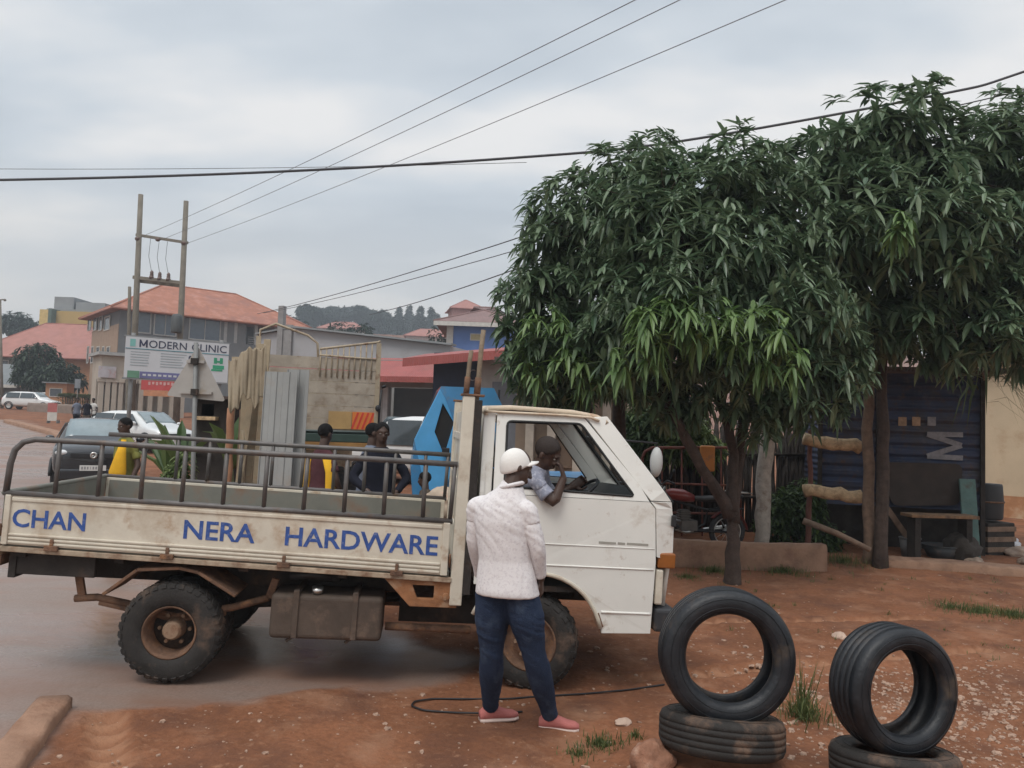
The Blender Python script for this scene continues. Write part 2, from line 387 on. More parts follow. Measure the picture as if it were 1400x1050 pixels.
# ------------------------------------------------------------------ ground, road
def axis(lo, hi, a, b, step, grow=1.06):
    xs = [a]; s = step
    while xs[-1] < b: xs.append(xs[-1]+step)
    while xs[-1] < hi: s *= grow; xs.append(xs[-1]+s)
    s = step; pre = []; x = a
    while x > lo: s *= grow; x -= s; pre.append(x)
    return pre[::-1]+xs
def rough_z(x, y):
    f = 1-sstep(14, 22, y); q = V((x*1.3, y*1.3, 2.7)); z = .026*noise.noise(q)+.014*noise.noise(q*3.7)
    z += .006*noise.noise(q*13)
    return gz(x, y)+z*f
def road_side(x, y): return None
xs = axis(-420, 420, -4.2, 6.5, .05, 1.05); ys = axis(-40, 900, 2.6, 12, .05, 1.045); gv = []; gq = []
ROAD = [G(0, 574), G(30, 580), G(60, 593), G(84, 612), G(97, 635), G(102, 660)]
ROAD = [V((p.x, p.y, 0)) for p in ROAD]+[V((-7.6, 13, 0)), V((-4.6, 10.4, 0)), V((-2.5, 8.7, 0)), V((-.95, 7.2, 0)), V((-.25, 6.5, 0)), V((-.55, 5.85, 0)), V((-1.5, 5.45, 0)), V((-2.1, 5.05, 0)), V((-2.78, 4.98, 0)), V((-2.55, 4.1, 0)), V((-2.2, 2.9, 0)), V((-1.6, 0, 0)), V((-1.5, -40, 0)), V((-420, -40, 0)), V((-420, 74, 0))]
RX = [p.x for p in ROAD]; RY = [p.y for p in ROAD]
def in_road(x, y):
    c = False; j = len(RX)-1
    for i in range(len(RX)):
        if (RY[i] > y) != (RY[j] > y) and x < (RX[j]-RX[i])*(y-RY[i])/(RY[j]-RY[i])+RX[i]: c = not c
        j = i
    return c
def road_dist(x, y):
    d = 1e9; j = len(RX)-1
    for i in range(len(RX)):
        ax, ay, bx, by = RX[j], RY[j], RX[i], RY[i]; ux, uy = bx-ax, by-ay; t = max(0, min(1, ((x-ax)*ux+(y-ay)*uy)/(ux*ux+uy*uy+1e-9)))
        d = min(d, math.hypot(x-ax-ux*t, y-ay-uy*t)); j = i
    return d if in_road(x, y) else -d
TR = [(V((-2.45, 4.9)), V((-1.45, 3.0)), .11), (V((-2.25, 4.2)), V((-1.0, 2.7)), .10), (V((1.0, 6.2)), V((4.6, 7.4)), .09), (V((.9, 7.9)), V((4.8, 8.6)), .09)]
roadw = []; rutw = []
for y in ys:
    for x in xs:
        z = rough_z(x, y); rut = 0.
        near = -60 < x < 2 and -5 < y < 80
        d = road_dist(x, y) if near else (-9. if x > 0 or y > 0 else 9.)
        dd = d+.16*noise.noise(V((x*2.1, y*2.1, 5)))+.07*noise.noise(V((x*7, y*7, 1)))
        f = sstep(-.10, .14, dd)
        if d > 0: z = z*(1-f)+(gbase(x, y)-.02+.004*noise.noise(V((x*9, y*9, 3)))*(1-sstep(8, 14, y)))*f
        if (-3.4 < x < -.6 and 2.6 < y < 5.2) or (.8 < x < 5 and 6 < y < 8.8):            # tread print in the soft dirt
            for a, b, hw in TR:
                ux = (b-a).normalized(); q = V((x, y))-a; s = q.dot(ux); o = q.x*ux.y-q.y*ux.x
                if 0 < s < (b-a).length and abs(o) < hw: z -= (.016+.022*(math.sin(s*34+abs(o)*22) > 0))*min(1, (hw-abs(o))*30)*(1-f); rut = (.85 if math.sin(s*34+abs(o)*22) <= 0 else .25)*min(1, (hw-abs(o))*25)
                elif 0 < s < (b-a).length and abs(o) < hw+.07: z += .014*(1-f)
        gv.append((x, y, z)); roadw.append(f); rutw.append(rut)
nx = len(xs)
ii = np.arange(len(ys)-1)[:, None]*nx+np.arange(nx-1)[None]
gq = np.stack([ii, ii+1, ii+1+nx, ii+nx], -1).reshape(-1, 4)
def ground_mat():
    m = mat('red_earth', (.235, .098, .050), .95, var=.28, vs=1.1, dirt=[((.29, .15, .09), .40, 2.1), ((.115, .052, .033), .46, 1.5), ((.32, .17, .10), .20, 14.)], bump=.8, bs=22, fine=.42, spec=.2)
    N = m.node_tree.nodes; L = m.node_tree.links; b = N['Principled BSDF']; at_ = N.new('ShaderNodeAttribute'); at_.attribute_name = 'paved'
    tc = [n for n in N if n.type == 'TEX_COORD'][0]
    def nz(s, d=6, off=(0, 0, 0), scl=(1, 1, 1)):
        n = N.new('ShaderNodeTexNoise'); n.inputs['Scale'].default_value = s; n.inputs['Detail'].default_value = d
        mp = N.new('ShaderNodeMapping'); mp.inputs['Location'].default_value = off; mp.inputs['Scale'].default_value = scl; L.new(tc.outputs['Object'], mp.inputs[0]); L.new(mp.outputs[0], n.inputs['Vector']); return n.outputs['Fac']
    def rp(f, a, c, ca, cb):
        r = N.new('ShaderNodeValToRGB'); r.color_ramp.elements[0].position = a; r.color_ramp.elements[1].position = c; r.color_ramp.elements[0].color = (*ca, 1); r.color_ramp.elements[1].color = (*cb, 1); L.new(f, r.inputs[0]); return r.outputs[0]
    def mx(f, a, c):
        x = N.new('ShaderNodeMix'); x.data_type = 'RGBA'
        for s, q in ((0, f), (6, a), (7, c)):
            if isinstance(q, tuple): x.inputs[s].default_value = (*q, 1)
            else: L.new(q, x.inputs[s])
        return x.outputs[2]
    dirtc = b.inputs['Base Color'].links[0].from_socket; ar = N.new('ShaderNodeAttribute'); ar.attribute_name = 'rut'; dirtc = mx(ar.outputs['Fac'], dirtc, (.31, .155, .088))     # pressed soil in tyre prints, ridges painted lighter than grooves to imitate shading
    tar = rp(nz(60, 4), .3, .75, (.185, .132, .108), (.275, .205, .17))
    tar = mx(rp(nz(1.1, 8, (4, 2, 0), (.55, 1.6, 1)), .40, .62, (0,)*3, (.85,)*3), tar, (.235, .13, .09))       # mud tracked over the tar
    L.new(mx(at_.outputs['Fac'], dirtc, tar), b.inputs['Base Color'])
    wet = rp(nz(.5, 6, (1, 7, 0), (.5, 1.5, 1)), .36, .60, (.2,)*3, (.5,)*3)
    rr = N.new('ShaderNodeMix'); rr.data_type = 'RGBA'; L.new(at_.outputs['Fac'], rr.inputs[0]); rr.inputs[6].default_value = (.95,)*4; L.new(wet, rr.inputs[7]); L.new(rr.outputs[2], b.inputs['Roughness'])
    sp = N.new('ShaderNodeMath'); sp.operation = 'MULTIPLY_ADD'; L.new(at_.outputs['Fac'], sp.inputs[0]); sp.inputs[1].default_value = .35; sp.inputs[2].default_value = .2; L.new(sp.outputs[0], b.inputs['Specular IOR Level'])
    bn = [n for n in N if n.type == 'BUMP'][0]; st = N.new('ShaderNodeMath'); st.operation = 'MULTIPLY_ADD'; L.new(at_.outputs['Fac'], st.inputs[0]); st.inputs[1].default_value = -.62; st.inputs[2].default_value = .8; L.new(st.outputs[0], bn.inputs['Strength'])
    return m
# the road shares the ground's grid: its faces become a sheet of their own
gvn = np.array(gv); rw = np.array(roadw); rtw = np.array(rutw); fmask = rw[gq].min(1) > .02
def sheet(name, q):
    used = np.unique(q); re = np.full(len(gvn), -1); re[used] = np.arange(len(used)); o = np_mesh(name, gvn[used], re[q], ground_mat(), None, True)
    a = o.data.attributes.new('paved', 'FLOAT', 'POINT'); a.data.foreach_set('value', rw[used].astype(np.float32)); a = o.data.attributes.new('rut', 'FLOAT', 'POINT'); a.data.foreach_set('value', rtw[used].astype(np.float32)); return tag(o, kind='structure')
tag(sheet('ground', gq[~fmask]), 'red earth roadside with stones and tyre prints'); tag(sheet('road', gq[fmask]), 'wet tarmac road smeared with red mud')
# ------------------------------------------------------------------ paints and metals
RUST = (.16, .07, .035)
CREAM = mat('cream_paint', (.60, .545, .45), .5, var=.10, vs=3, dirt=[((.34, .2, .11), .30, 5.), ((.42, .33, .24), .42, 2.2)], bump=.12, bs=14, coat=.1)
WHITE = mat('white_cab_paint', (.735, .715, .665), .38, var=.05, vs=2, dirt=[((.42, .33, .24), .24, 2.6), ((.3, .18, .1), .12, 9.)], bump=.06, bs=9, coat=.25)
ROOFP = mat('sunbleached_roof_paint', (.60, .49, .37), .55, var=.12, vs=5, dirt=[((.36, .19, .10), .42, 6.)], bump=.1, bs=20)
GREYM = mat('worn_grey_pipe', (.12, .11, .105), .5, .3, .25, 6, dirt=[((.13, .075, .045), .28, 9.)], bump=.15, bs=60)
BEDIN = mat('grey_green_bed_paint', (.175, .17, .145), .7, var=.14, vs=4, dirt=[((.2, .13, .09), .4, 4.)], bump=.1, bs=20)
RUSTM = mat('rusty_steel', (.17, .095, .06), .85, .1, .35, 7, dirt=[((.09, .055, .04), .45, 11.), ((.30, .15, .07), .34, 16.)], bump=.5, bs=45)
DARKM = mat('grimy_chassis', (.032, .026, .023), .8, .1, .4, 5, dirt=[((.10, .06, .04), .35, 4.)], bump=.4, bs=30)
TANKM = mat('muddy_tank', (.085, .062, .048), .72, .1, .25, 4, dirt=[((.19, .13, .095), .4, 5.)], bump=.25, bs=25)
RUB = mat('tyre_rubber', (.028, .028, .030), .62, var=.3, vs=8, dirt=[((.13, .09, .065), .36, 5.)], bump=.25, bs=60)
RUBD = mat('dusty_tyre_rubber', (.027, .024, .022), .85, var=.3, vs=8, dirt=[((.13, .085, .06), .40, 5.)], bump=.3, bs=60)
BLUE = mat('blue_sign_paint', (.035, .085, .29), .6, var=.25, vs=20, dirt=((.3, .3, .32), .22, 40.))
BLK = mat('black_plastic', (.02, .02, .022), .5, var=.2)
TRIM = mat('rubber_trim_and_dark_plate', (.018, .018, .018), .6)
AMBER = mat('amber_lens', (.27, .09, .02), .25, var=.15, vs=20, coat=.4)
CHROME = mat('dull_chrome', (.5, .49, .47), .28, .9, .1, 8)
SEATM = mat('dark_seat_vinyl', (.035, .032, .032), .6, var=.3)
GLS = glass('cab_glass', (.85, .9, .9), .18)

def tyre(mb, c, ax, ro, ri, wd, lugs=0, n=48, lug_h=.008):
    """tyre body: lathe with rounded shoulders and bead; lugs as raised blocks"""
    h = wd/2; s = (ro-ri)
    prof = [(ri, -h*.72), (ri+s*.10, -h*.92), (ri+s*.45, -h), (ri+s*.78, -h*.93), (ro-s*.06, -h*.78), (ro, -h*.55), (ro+.004, 0), (ro, h*.55), (ro-s*.06, h*.78), (ri+s*.78, h*.93), (ri+s*.45, h), (ri+s*.10, h*.92), (ri, h*.72), (ri+s*.08, h*.55), (ri+s*.5, h*.8), (ri+s*.8, h*.6), (ri+s*.85, 0), (ri+s*.8, -h*.6), (ri+s*.5, -h*.8), (ri+s*.08, -h*.55)]
    mb.lathe(prof, c, ax, n)
    ax = V(ax).normalized(); a, b = perp(ax); c = V(c)
    for i in range(lugs):
        for sd in (-1, 1):
            t = 2*PI*(i+(.5 if sd > 0 else 0))/lugs; e = a*math.cos(t)+b*math.sin(t); g = ax.cross(e)
            mb.bar(c+e*(ro+.001)+ax*sd*h*.12+g*.012, c+e*(ro-s*.02)+ax*sd*h*.70-g*.012, 2*PI*ro/lugs*.52, lug_h*2, e)
            mb.bar(c+e*(ro-s*.03)+ax*sd*h*.72, c+e*(ro-s*.20)+ax*sd*h*.93, 2*PI*ro/lugs*.5, lug_h*1.6, ax*sd)
def groove_tyre(mb, c, ax, ro, ri, wd, n=72, grooves=(-.5, -.17, .17, .5), gd=.006):
    h = wd/2; s = ro-ri; out = [(ri, -h*.70), (ri+.012, -h*.86), (ri+s*.25, -h*.97), (ri+s*.5, -h), (ri+s*.75, -h*.95), (ro-s*.10, -h*.84), (ro-.008, -h*.72)]
    for g in grooves: out += [(ro, h*(g-.045)), (ro-gd, h*(g-.03)), (ro-gd, h*(g+.03)), (ro, h*(g+.045))]
    out += [(ro-.008, h*.72), (ro-s*.10, h*.84), (ri+s*.75, h*.95), (ri+s*.5, h), (ri+s*.25, h*.97), (ri+.012, h*.86), (ri, h*.70), (ri+.004, h*.52), (ri+s*.4, h*.82), (ri+s*.78, h*.7), (ro-.022, h*.4), (ro-.02, 0), (ro-.022, -h*.4), (ri+s*.78, -h*.7), (ri+s*.4, -h*.82), (ri+.004, -h*.52)]
    mb.lathe(out, c, ax, n)

# ------------------------------------------------------------------ the lorry
TR_O = V((-3.52, 5.335, 0)); TYAW, TPIT = R(6.29), R(1.81)
TK = thing('flatbed_truck', 'cream and white flatbed truck with blue hardware lettering along its side', 'truck', TR_O, rot=(0, TPIT, TYAW))
TM = Matrix.Translation(TR_O) @ Matrix.Rotation(TYAW, 4, 'Z') @ Matrix.Rotation(TPIT, 4, 'Y')
WDT = 1.70
# chassis
m = MB()
for y in (.42, 1.18): m.box((.06, y, .60), (4.55, y+.07, .755))
for x in (.1, .75, 1.6, 2.3, 3.0): m.box((x, .03, .757), (x+.07, WDT-.03, .815))
m.box((.05, .05, .64), (.10, WDT-.05, .80)); m.box((.10, .06, .66), (.62, .10, .80)); m.tube([(1.16, .1, .34), (1.16, 1.6, .34)], .06, 10); m.tube([(3.75, .3, .33), (3.75, 1.4, .33)], .045, 8)
m.ball((1.16, .85, .34), (.17, .14, .17)); m.tube([(1.3, .85, .36), (3.0, .85, .5)], .04, 8); m.box((2.75, .45, .38), (3.5, 1.25, .62)); m.tube([(1.5, 1.3, .5), (2.9, 1.3, .48)], .05, 8)
m.box((.30, .30, .30), (.34, .34, .64)) if 0 else None
m.build('chassis', DARKM, TK, bevel=.006)
m = MB()      # leaf spring, its shackle, under-rail
m.tube([(.45, .2, .52), (.60, .2, .535), (.80, .2, .50), (1.16, .2, .425), (1.55, .2, .50), (1.80, .2, .58)], .027, 8); m.tube([(.62, .2, .50), (1.16, .2, .395), (1.5, .2, .46)], .022, 8)
m.build('leaf_spring', RUSTM, TK); m = MB(); m.bar((.50, .2, .53), (.46, .2, .70), .03, .05); m.build('spring_shackle', RUSTM, TK); m = MB(); m.bar((1.80, .2, .58), (1.84, .2, .72), .03, .05); m.build('spring_shackle', RUSTM, TK); m = MB()
for sx in (-.06, .06): m = MB(); m.tube([(1.16+sx, .2, .34), (1.16+sx, .2, .47)], .012, 6); m.build('spring_bolt', RUSTM, TK)
m = MB(); m.tube([(2.66, .2, .405), (3.30, .2, .40)], .03, 8); m.build('under_rail', RUSTM, TK)
# bed
m = MB(); m.box((.01, .02, .818), (3.10, WDT-.02, .86)); m.build('bed_floor', BEDIN, TK, bevel=.004)
m = MB(); m.box((.0, -.012, .785), (3.12, .03, .822)); m.box((.0, WDT-.03, .785), (3.12, WDT+.012, .822)); m.box((-.015, -.012, .76), (.01, WDT+.012, .84)); m.build('bed_sill', mat('rusty_cream_edge', (.37, .29, .21), .7, var=.3, vs=8, dirt=[(RUST, .5, 7.)], bump=.3, bs=40), TK, bevel=.005)
def gate(y0, sgn, name):
    m = MB(); y = lambda d: y0+sgn*d
    def bx(x0, x1, d0, d1, z0, z1): a, b = sorted((y(d0), y(d1))); m.box((x0, a, z0), (x1, b, z1))
    bx(.02, 3.085, -.030, .004, .835, 1.235)                        # sheet
    for z in (.858, .888, .918): bx(.06, 3.03, .002, .015, z-.010, z+.010)   # pressed ribs
    bx(.06, 3.03, .002, .012, 1.185, 1.215)
    bx(.02, .058, .0, .020, .835, 1.235); bx(3.035, 3.085, .0, .020, .835, 1.235)
    g = m.build(name, CREAM, TK, bevel=.005)
    m = MB(); m.tube([(0, y(-.006), 1.245), (3.10, y(-.006), 1.245)], .021, 10); m.build('top_pipe', GREYM, g)
    for x in (.35, 1.12, 1.92, 2.72): m = MB(); bx(x-.045, x+.045, .004, .030, .812, .850); bx(x-.012, x+.012, .004, .024, .85, .90); m.build('hinge', RUSTM, g, bevel=.004)
    for x in (.012, 3.098): m = MB(); m.tube([(x, y(.012), .90), (x, y(.012), .97), (x, y(.03), 1.0)], .009, 6); m.build('latch', RUSTM, g)
    m = MB(); bx(.05, 3.05, -.036, -.031, .87, 1.21); m.build('inner_face', BEDIN, g)
    return g
g1 = gate(0, -1, 'side_gate'); gate(WDT, 1, 'side_gate')
for s_, x0, x1 in (('CHAN', .075, .555), ('NERA', 1.215, 1.705), ('HARDWARE', 1.915, 3.005)):
    o = text(s_, .195, BLUE, g1, Matrix.Translation((0, 0, 0)) @ Matrix.Rotation(PI/2, 4, 'X'), .0012, .0035)
    xx = [v.co.x for v in o.data.vertices]; a, b = min(xx), max(xx); zz = [v.co.z for v in o.data.vertices]
    for v in o.data.vertices: v.co = (x0+(v.co.x-a)/(b-a)*(x1-x0), -.0055+(v.co.y)*.8, .978+(v.co.z-min(zz))/(max(zz)-min(zz))*.148)
m = MB(); m.box((-.012, .03, .845), (.018, WDT-.03, 1.235)); m.tube([(.003, .0, 1.245), (.003, WDT, 1.245)], .021, 10)
for k in range(3): m.box((-.022, .08, .88+k*.1), (-.010, WDT-.08, .91+k*.1))
m.build('tailgate', BEDIN, TK, bevel=.004)
m = MB(); m.box((-.045, .05, .70), (.0, .19, .785)); m.mi = 1; m.box((-.055, .06, .715), (-.043, .18, .77)); m.build('tail_lamp', [RUSTM, mat('tail_lens', (.45, .07, .03), .3)], TK, bevel=.004)
# rails
def rail(y, rear, name):
    m = MB(); top = 1.645
    if rear: pts = [(.01, y, 1.25), (.02, y, 1.46), (.04, y, 1.56), (.09, y, 1.62), (.17, y, top)]
    else: pts = [(.0, y, top)]
    pts += [(x, y, top+(.004*math.sin(x*3))) for x in (.6, 1.2, 1.8, 2.4, 3.11)]; m.tube(pts, .0215, 10)
    o = m.build(name, GREYM, TK)
    x = .33
    while x < 3.0:
        p = MB(); p.tube([(x+random.uniform(-.006, .006), y, 1.25), (x, y, top)], .0165, 8); p.build('rail_post', GREYM, o); x += .283
    p = MB(); p.tube([(3.08, y, 1.25), (3.09, y, top)], .0165, 8); p.build('rail_post', GREYM, o)
rail(.008, True, 'side_rail'); rail(WDT-.008, False, 'side_rail')
# headboard: end pillars, panel, two pipe stakes
m = MB(); m.box((3.135, .10, .85), (3.17, WDT-.10, 2.05))
for z in (1.15, 1.5, 1.85): m.box((3.12, .12, z-.03), (3.134, WDT-.12, z+.03))
m.build('headboard', CREAM, TK, bevel=.005)
for y in (.0, WDT-.11):
    m = MB(); m.box((3.115, y-.004, .62), (3.205, y+.115, 2.155)); o = m.build('headboard_pillar', CREAM, TK, bevel=.008)
    m = MB(); m.box((3.206, y+.0, .70), (3.262, y+.11, 2.13)); m.build('pillar_gap_shade', DARKM, o, bevel=.004)  # dark strip in place of the shaded gap between pillar and cab
    m = MB(); m.box((3.10, y-.010, 2.156), (3.275, y+.12, 2.172)); m.build('pillar_cap', RUSTM, o, bevel=.003)
for x, y, z, r in ((3.135, .06, 2.50, .017), (3.215, .05, 2.66, .019)):
    m = MB(); m.tube([(x+.0, y, 1.9), (x+.005, y, 2.2), (x+.012, y, z*.6+.9), (x+.02, y, z)], r, 7); m.mi = 1; m.tube([(x+.003, y, 2.17), (x+.006, y, 2.30)], r*1.35, 7); m.build('stake', [mat('weathered_pole', (.22, .17, .12), .85, var=.3, vs=12, bump=.4), RUSTM], TK)
# bracket under the headboard: rusty plate with a slot
m = MB(); sl_ = lambda d: (lambda a, b: V((a, d, b)))
m.plate([[(2.63, .80), (3.17, .80), (3.17, .60), (2.83, .60)], [(2.84, .755), (3.0, .755), (3.0, .66), (2.88, .66)]], sl_(.012), sl_(.06)); m.disc((3.09, .018, .68), (0, -1, 0), .028, .02)
m.build('stay_bracket', mat('rusted_cream', (.30, .135, .06), .8, var=.3, vs=6, dirt=[((.42, .30, .2), .33, 5.), (RUST, .4, 9.)], bump=.3, bs=40), TK, bevel=.004)
# mudguards: bent flat bars over each rear wheel
for y in (.02, WDT-.40):
    m = MB(); pts = [(.70, .595), (.915, .775), (1.20, .80), (1.33, .775), (1.60, .62)]
    for a, b in zip(pts, pts[1:]): m.bar((a[0], y+.19, a[1]), (b[0], y+.19, b[1]), .38, .022)
    m.build('mudguard', RUSTM, TK, bevel=.004)
# tank
m = MB(); m.box((1.84, .05, .325), (2.64, .42, .645)); o = m.build('fuel_tank', TANKM, TK, bevel=.035, bseg=4)
m = MB(); m.disc((2.16, .10, .66), (0, -.3, 1), .042, .035); m.build('filler_cap', CHROME, o)
for x in (2.02, 2.44):
    m = MB(); m.box((x-.02, .038, .335), (x+.02, .43, .675)); m.bar((x, .1, .34), (x-.06, .1, .30), .03, .02); m.build('tank_strap', TANKM, o, bevel=.004)
m = MB(); m.box((1.50, .5, .45), (2.62, .56, .76)); m.box((2.05, .3, .69), (2.3, .5, .78)); m.build('side_box', DARKM, TK, bevel=.01)
m = MB(); m.tube([(2.2, 1.35, .42), (2.9, 1.35, .42)], .13, 14); m.build('exhaust_silencer', RUSTM, TK)
m = MB(); m.tube([(1.95, .14, .76), (2.1, .12, .775), (2.25, .14, .76)], .03, 8); m.build('hose', BLK, TK)
# wheels
def wheel(c, yaw, sgn, r, wd, dish, lugs, dual=False):
    root = thing('wheel', None, None, c, rz=yaw); root.parent = TK; ax = (0, -sgn, 0)
    m = MB(); tyre(m, (0, 0, 0), ax, r, r*(.52 if dish else .58), wd, lugs, 56)
    if dual: tyre(m, V((0, sgn*(wd+.03), 0)), ax, r, r*.60, wd, lugs, 48)
    m.build('tyre', RUBD, root)
    m = MB(); R_ = r*(.53 if dish else .59); h = wd*.5; f = lambda q: -q
    if dish:   # rear: deep dish
        m.lathe([(R_, h*.80), (R_*1.03, h*.86), (R_*.97, h*.88), (R_*.90, h*.55), (R_*.86, -h*.1), (R_*.82, -h*.75), (R_*.82, -h*.85), (R_, -h*.9)], (0, 0, 0), ax, 40)
        o = m.build('rim', RUSTM, root); m = MB(); m.lathe([(R_*.83, -h*.62), (R_*.45, -h*.66), (.01, -h*.66), (.01, -h*.8), (R_*.83, -h*.8)], (0, 0, 0), ax, 32); m.build('wheel_disc', DARKM, root); m = MB(); m.tube([V(ax)*(-h*.64), V(ax)*(h*.30), V(ax)*(h*.48)], [.078, .066, .052], 16)
        for k in range(6): t = k*PI/3; m.disc(V((math.cos(t)*.105, 0, math.sin(t)*.105))+V(ax)*(-h*.69), ax, .014, .035, 6)
    else:      # front: domed outwards
        m.lathe([(R_, h*.80), (R_*1.03, h*.88), (R_*.96, h*.90), (R_*.90, h*.55), (R_*.74, h*.35), (R_*.60, h*.62), (R_*.36, h*.78), (.01, h*.78), (.01, h*.5), (R_*.7, h*.1), (R_, -h*.8)], (0, 0, 0), ax, 40)
        o = m.build('rim', RUSTM, root); m = MB(); m.tube([V(ax)*(h*.7), V(ax)*(h*1.05)], [.062, .05], 16)
        for k in range(6): t = k*PI/3; m.disc(V((math.cos(t)*.098, 0, math.sin(t)*.098))+V(ax)*(h*.70), ax, .014, .03, 6)
    m.build('hub', mat('dusty_hub', (.27, .18, .12), .8, .1, .25, 10, dirt=(RUST, .4, 12.)), root, smooth=False)
RWZ = .345
wheel((1.165, .12, RWZ), 0, 1, .345, .20, True, 34, True); wheel((1.165, WDT-.12, RWZ), 0, -1, .345, .20, True, 34, True)
wheel((3.76, .17, .350), R(-20), 1, .350, .205, False, 24); wheel((3.76, WDT-.17, .35), R(-20), -1, .35, .205, False, 24)
# cab ------------------------------------------------------------
BELT, YT = 1.455, .10
def skin(side, d=0.):            # outer skin of the cab side; leans inwards above the belt, front corner rounds in
    def f(x, z):
        y = d
        if z > BELT: y += YT*(z-BELT)/.6
        if z < .95: y += .012*min(1, (.95-z)/.3)
        if x > 4.64: y += .07*((x-4.64)/.16)**2
        return V((x, y if side == 0 else WDT-y, z))
    return f
ARCH = [(3.76+.515*math.cos(t), .375+.515*math.sin(t)) for t in [R(a) for a in range(160, 14, -8)]]
cabroot = TK
def subdiv(loop, step=.08):
    o = []
    for a, b in zip(loop, loop[1:]+loop[:1]):
        n = max(1, int(math.hypot(b[0]-a[0], b[1]-a[1])/step)); o += [(a[0]+(b[0]-a[0])*i/n, a[1]+(b[1]-a[1])*i/n) for i in range(n)]
    return o
def rnd(loop, r=.05):            # round the corners of a loop
    o = []; n = len(loop)
    for i in range(n):
        a, b, c = V((*loop[i-1], 0)), V((*loop[i], 0)), V((*loop[(i+1) % n], 0)); p = b+(a-b).normalized()*r; q = b+(c-b).normalized()*r
        for t in (0, .33, .67, 1): w_ = p*(1-t)**2+b*2*t*(1-t)+q*t*t; o.append((w_.x, w_.y))
    return o
WIN = rnd([(3.465, 1.99), (4.03, 2.005), (4.455, 1.485), (3.465, 1.505)], .035)
for sd in (0, 1):
    f0, f1 = skin(sd), skin(sd, .035)
    # door: lower panel with the wheel-arch cut, upper frame round the window
    fr = [a for a in ARCH if a[0] > 3.42]; fr = [(3.385, .80)]+[a for a in fr]+[(4.262, .46), (4.635, .47), (4.645, 1.0), (4.62, 1.40), (4.575, 1.448), (3.385, 1.448)]
    fr[0] = (3.385, fr[1][1]-.02) if fr[1][1] > .8 else fr[0]
    g0, g1_ = skin(sd, -.004), skin(sd, .035); door = MB()
    door.plate([fr], g0, g1_)
    door.plate([[(3.385, 1.452), (4.572, 1.452), (4.50, 1.56), (4.06, 2.045), (4.02, 2.055), (3.385, 2.045)], WIN], g0, g1_)
    d = door.build('door', WHITE, cabroot, bevel=.004)
    r_ = MB(); sg = -1 if sd == 0 else 1
    for z, h in ((1.10, .004), (.945, .006), (.615, .011)):
        x0 = 3.40 if z > .9 else 4.25; n = 14; pts = [f0(x0+(4.63-x0)*i/n, z)+V((0, sg*.004, 0)) for i in range(n+1)]; r_.tube(pts, h, 6)
    r_.build('pressed_line', WHITE, d)
    h_ = MB(); p = f0(3.50, 1.30); h_.box((3.46, min(p.y, p.y+sg*.03), 1.28), (3.60, max(p.y, p.y+sg*.03), 1.32)); h_.build('handle', BLK, d, bevel=.008)
    e_ = MB(); pts = [g0(x, z) for x, z in WIN]; e_.tube(pts, .010, 6, closed=True); e_.build('window_seal', TRIM, d)
    if sd == 0:
        k_ = MB(); pl = lambda a, z: f0(a, z)+V((0, -.006, 0))
        for a, b in ((4.20, 4.33), (4.345, 4.40), (4.415, 4.58)): k_.plate([[(a, 1.123), (b, 1.121), (b, 1.137), (a, 1.139)]], pl, f0)
        k_.build('badge', mat('worn_badge', (.33, .31, .27), .5), d)
    # quarter panel behind the door, front corner ahead of it
    q = MB(); q.plate([[(3.285, .78), (3.375, .78), (3.375, 2.045), (3.285, 2.045)]], f0, f1); q.build('quarter_panel', WHITE, cabroot, bevel=.004); q = MB(); q.plate([subdiv([(4.652, 1.04), (4.80, 1.02), (4.795, 1.25), (4.76, 1.452), (4.585, 1.452), (4.628, 1.40)], .05)], f0, f1)
    q.build('corner_panel', WHITE, cabroot, bevel=.004); q = MB(); q.plate([subdiv([(4.585, 1.458), (4.755, 1.458), (4.235, 2.075), (4.07, 2.055)], .1)], f0, f1)     # A pillar
    q.build('windscreen_pillar', WHITE, cabroot, bevel=.004)
    a_ = MB(); a_.tube([f0(x, z)+V((0, sg*.006, 0)) for x, z in [(3.76+.505*math.cos(R(t)), .375+.505*math.sin(R(t))) for t in range(158, 8, -8)]], .016, 6); a_.mi = 1; a_.bar(f0(4.25, .50)+V((0, sg*.004, 0)), f0(4.21, .60)+V((0, sg*.004, 0)), .012, .05)
    a_.build('arch_lip', [CREAM, RUSTM], cabroot)
    l_ = MB(); y = f1(4.7, 1).y; s2 = (lambda t: t) if sd == 0 else (lambda t: WDT-t)
    a, b = sorted((s2(.014), s2(.20))); l_.box((4.668, a, .955), (4.806, b, 1.07)); l_.build('indicator_lamp', AMBER, cabroot, bevel=.012)
    l_ = MB(); l_.lathe([(.11, 0), (.115, .03), (.10, .045), (.05, .055), (.005, .058), (.005, 0)], (4.72, s2(.24), .80), (1, 0, 0), 24); l_.build('headlamp', mat('headlamp_glass', (.55, .53, .48), .15, coat=.5), cabroot)
    l_ = MB(); a, b = sorted((s2(.02), s2(.42))); l_.box((4.66, a, .68), (4.72, b, .945)); l_.build('lamp_surround', CREAM, cabroot, bevel=.015)
    i_ = MB(); a, b = sorted((s2(.045), s2(.065))); i_.plate([[(3.36, .85), (3.40, .85), (4.3, .92), (4.6, .92), (4.6, 1.44), (3.36, 1.44)]], (lambda v_: (lambda x, z: V((x, v_, z))))(a), (lambda v_: (lambda x, z: V((x, v_, z))))(b)); i_.build('door_lining', SEATM, cabroot)
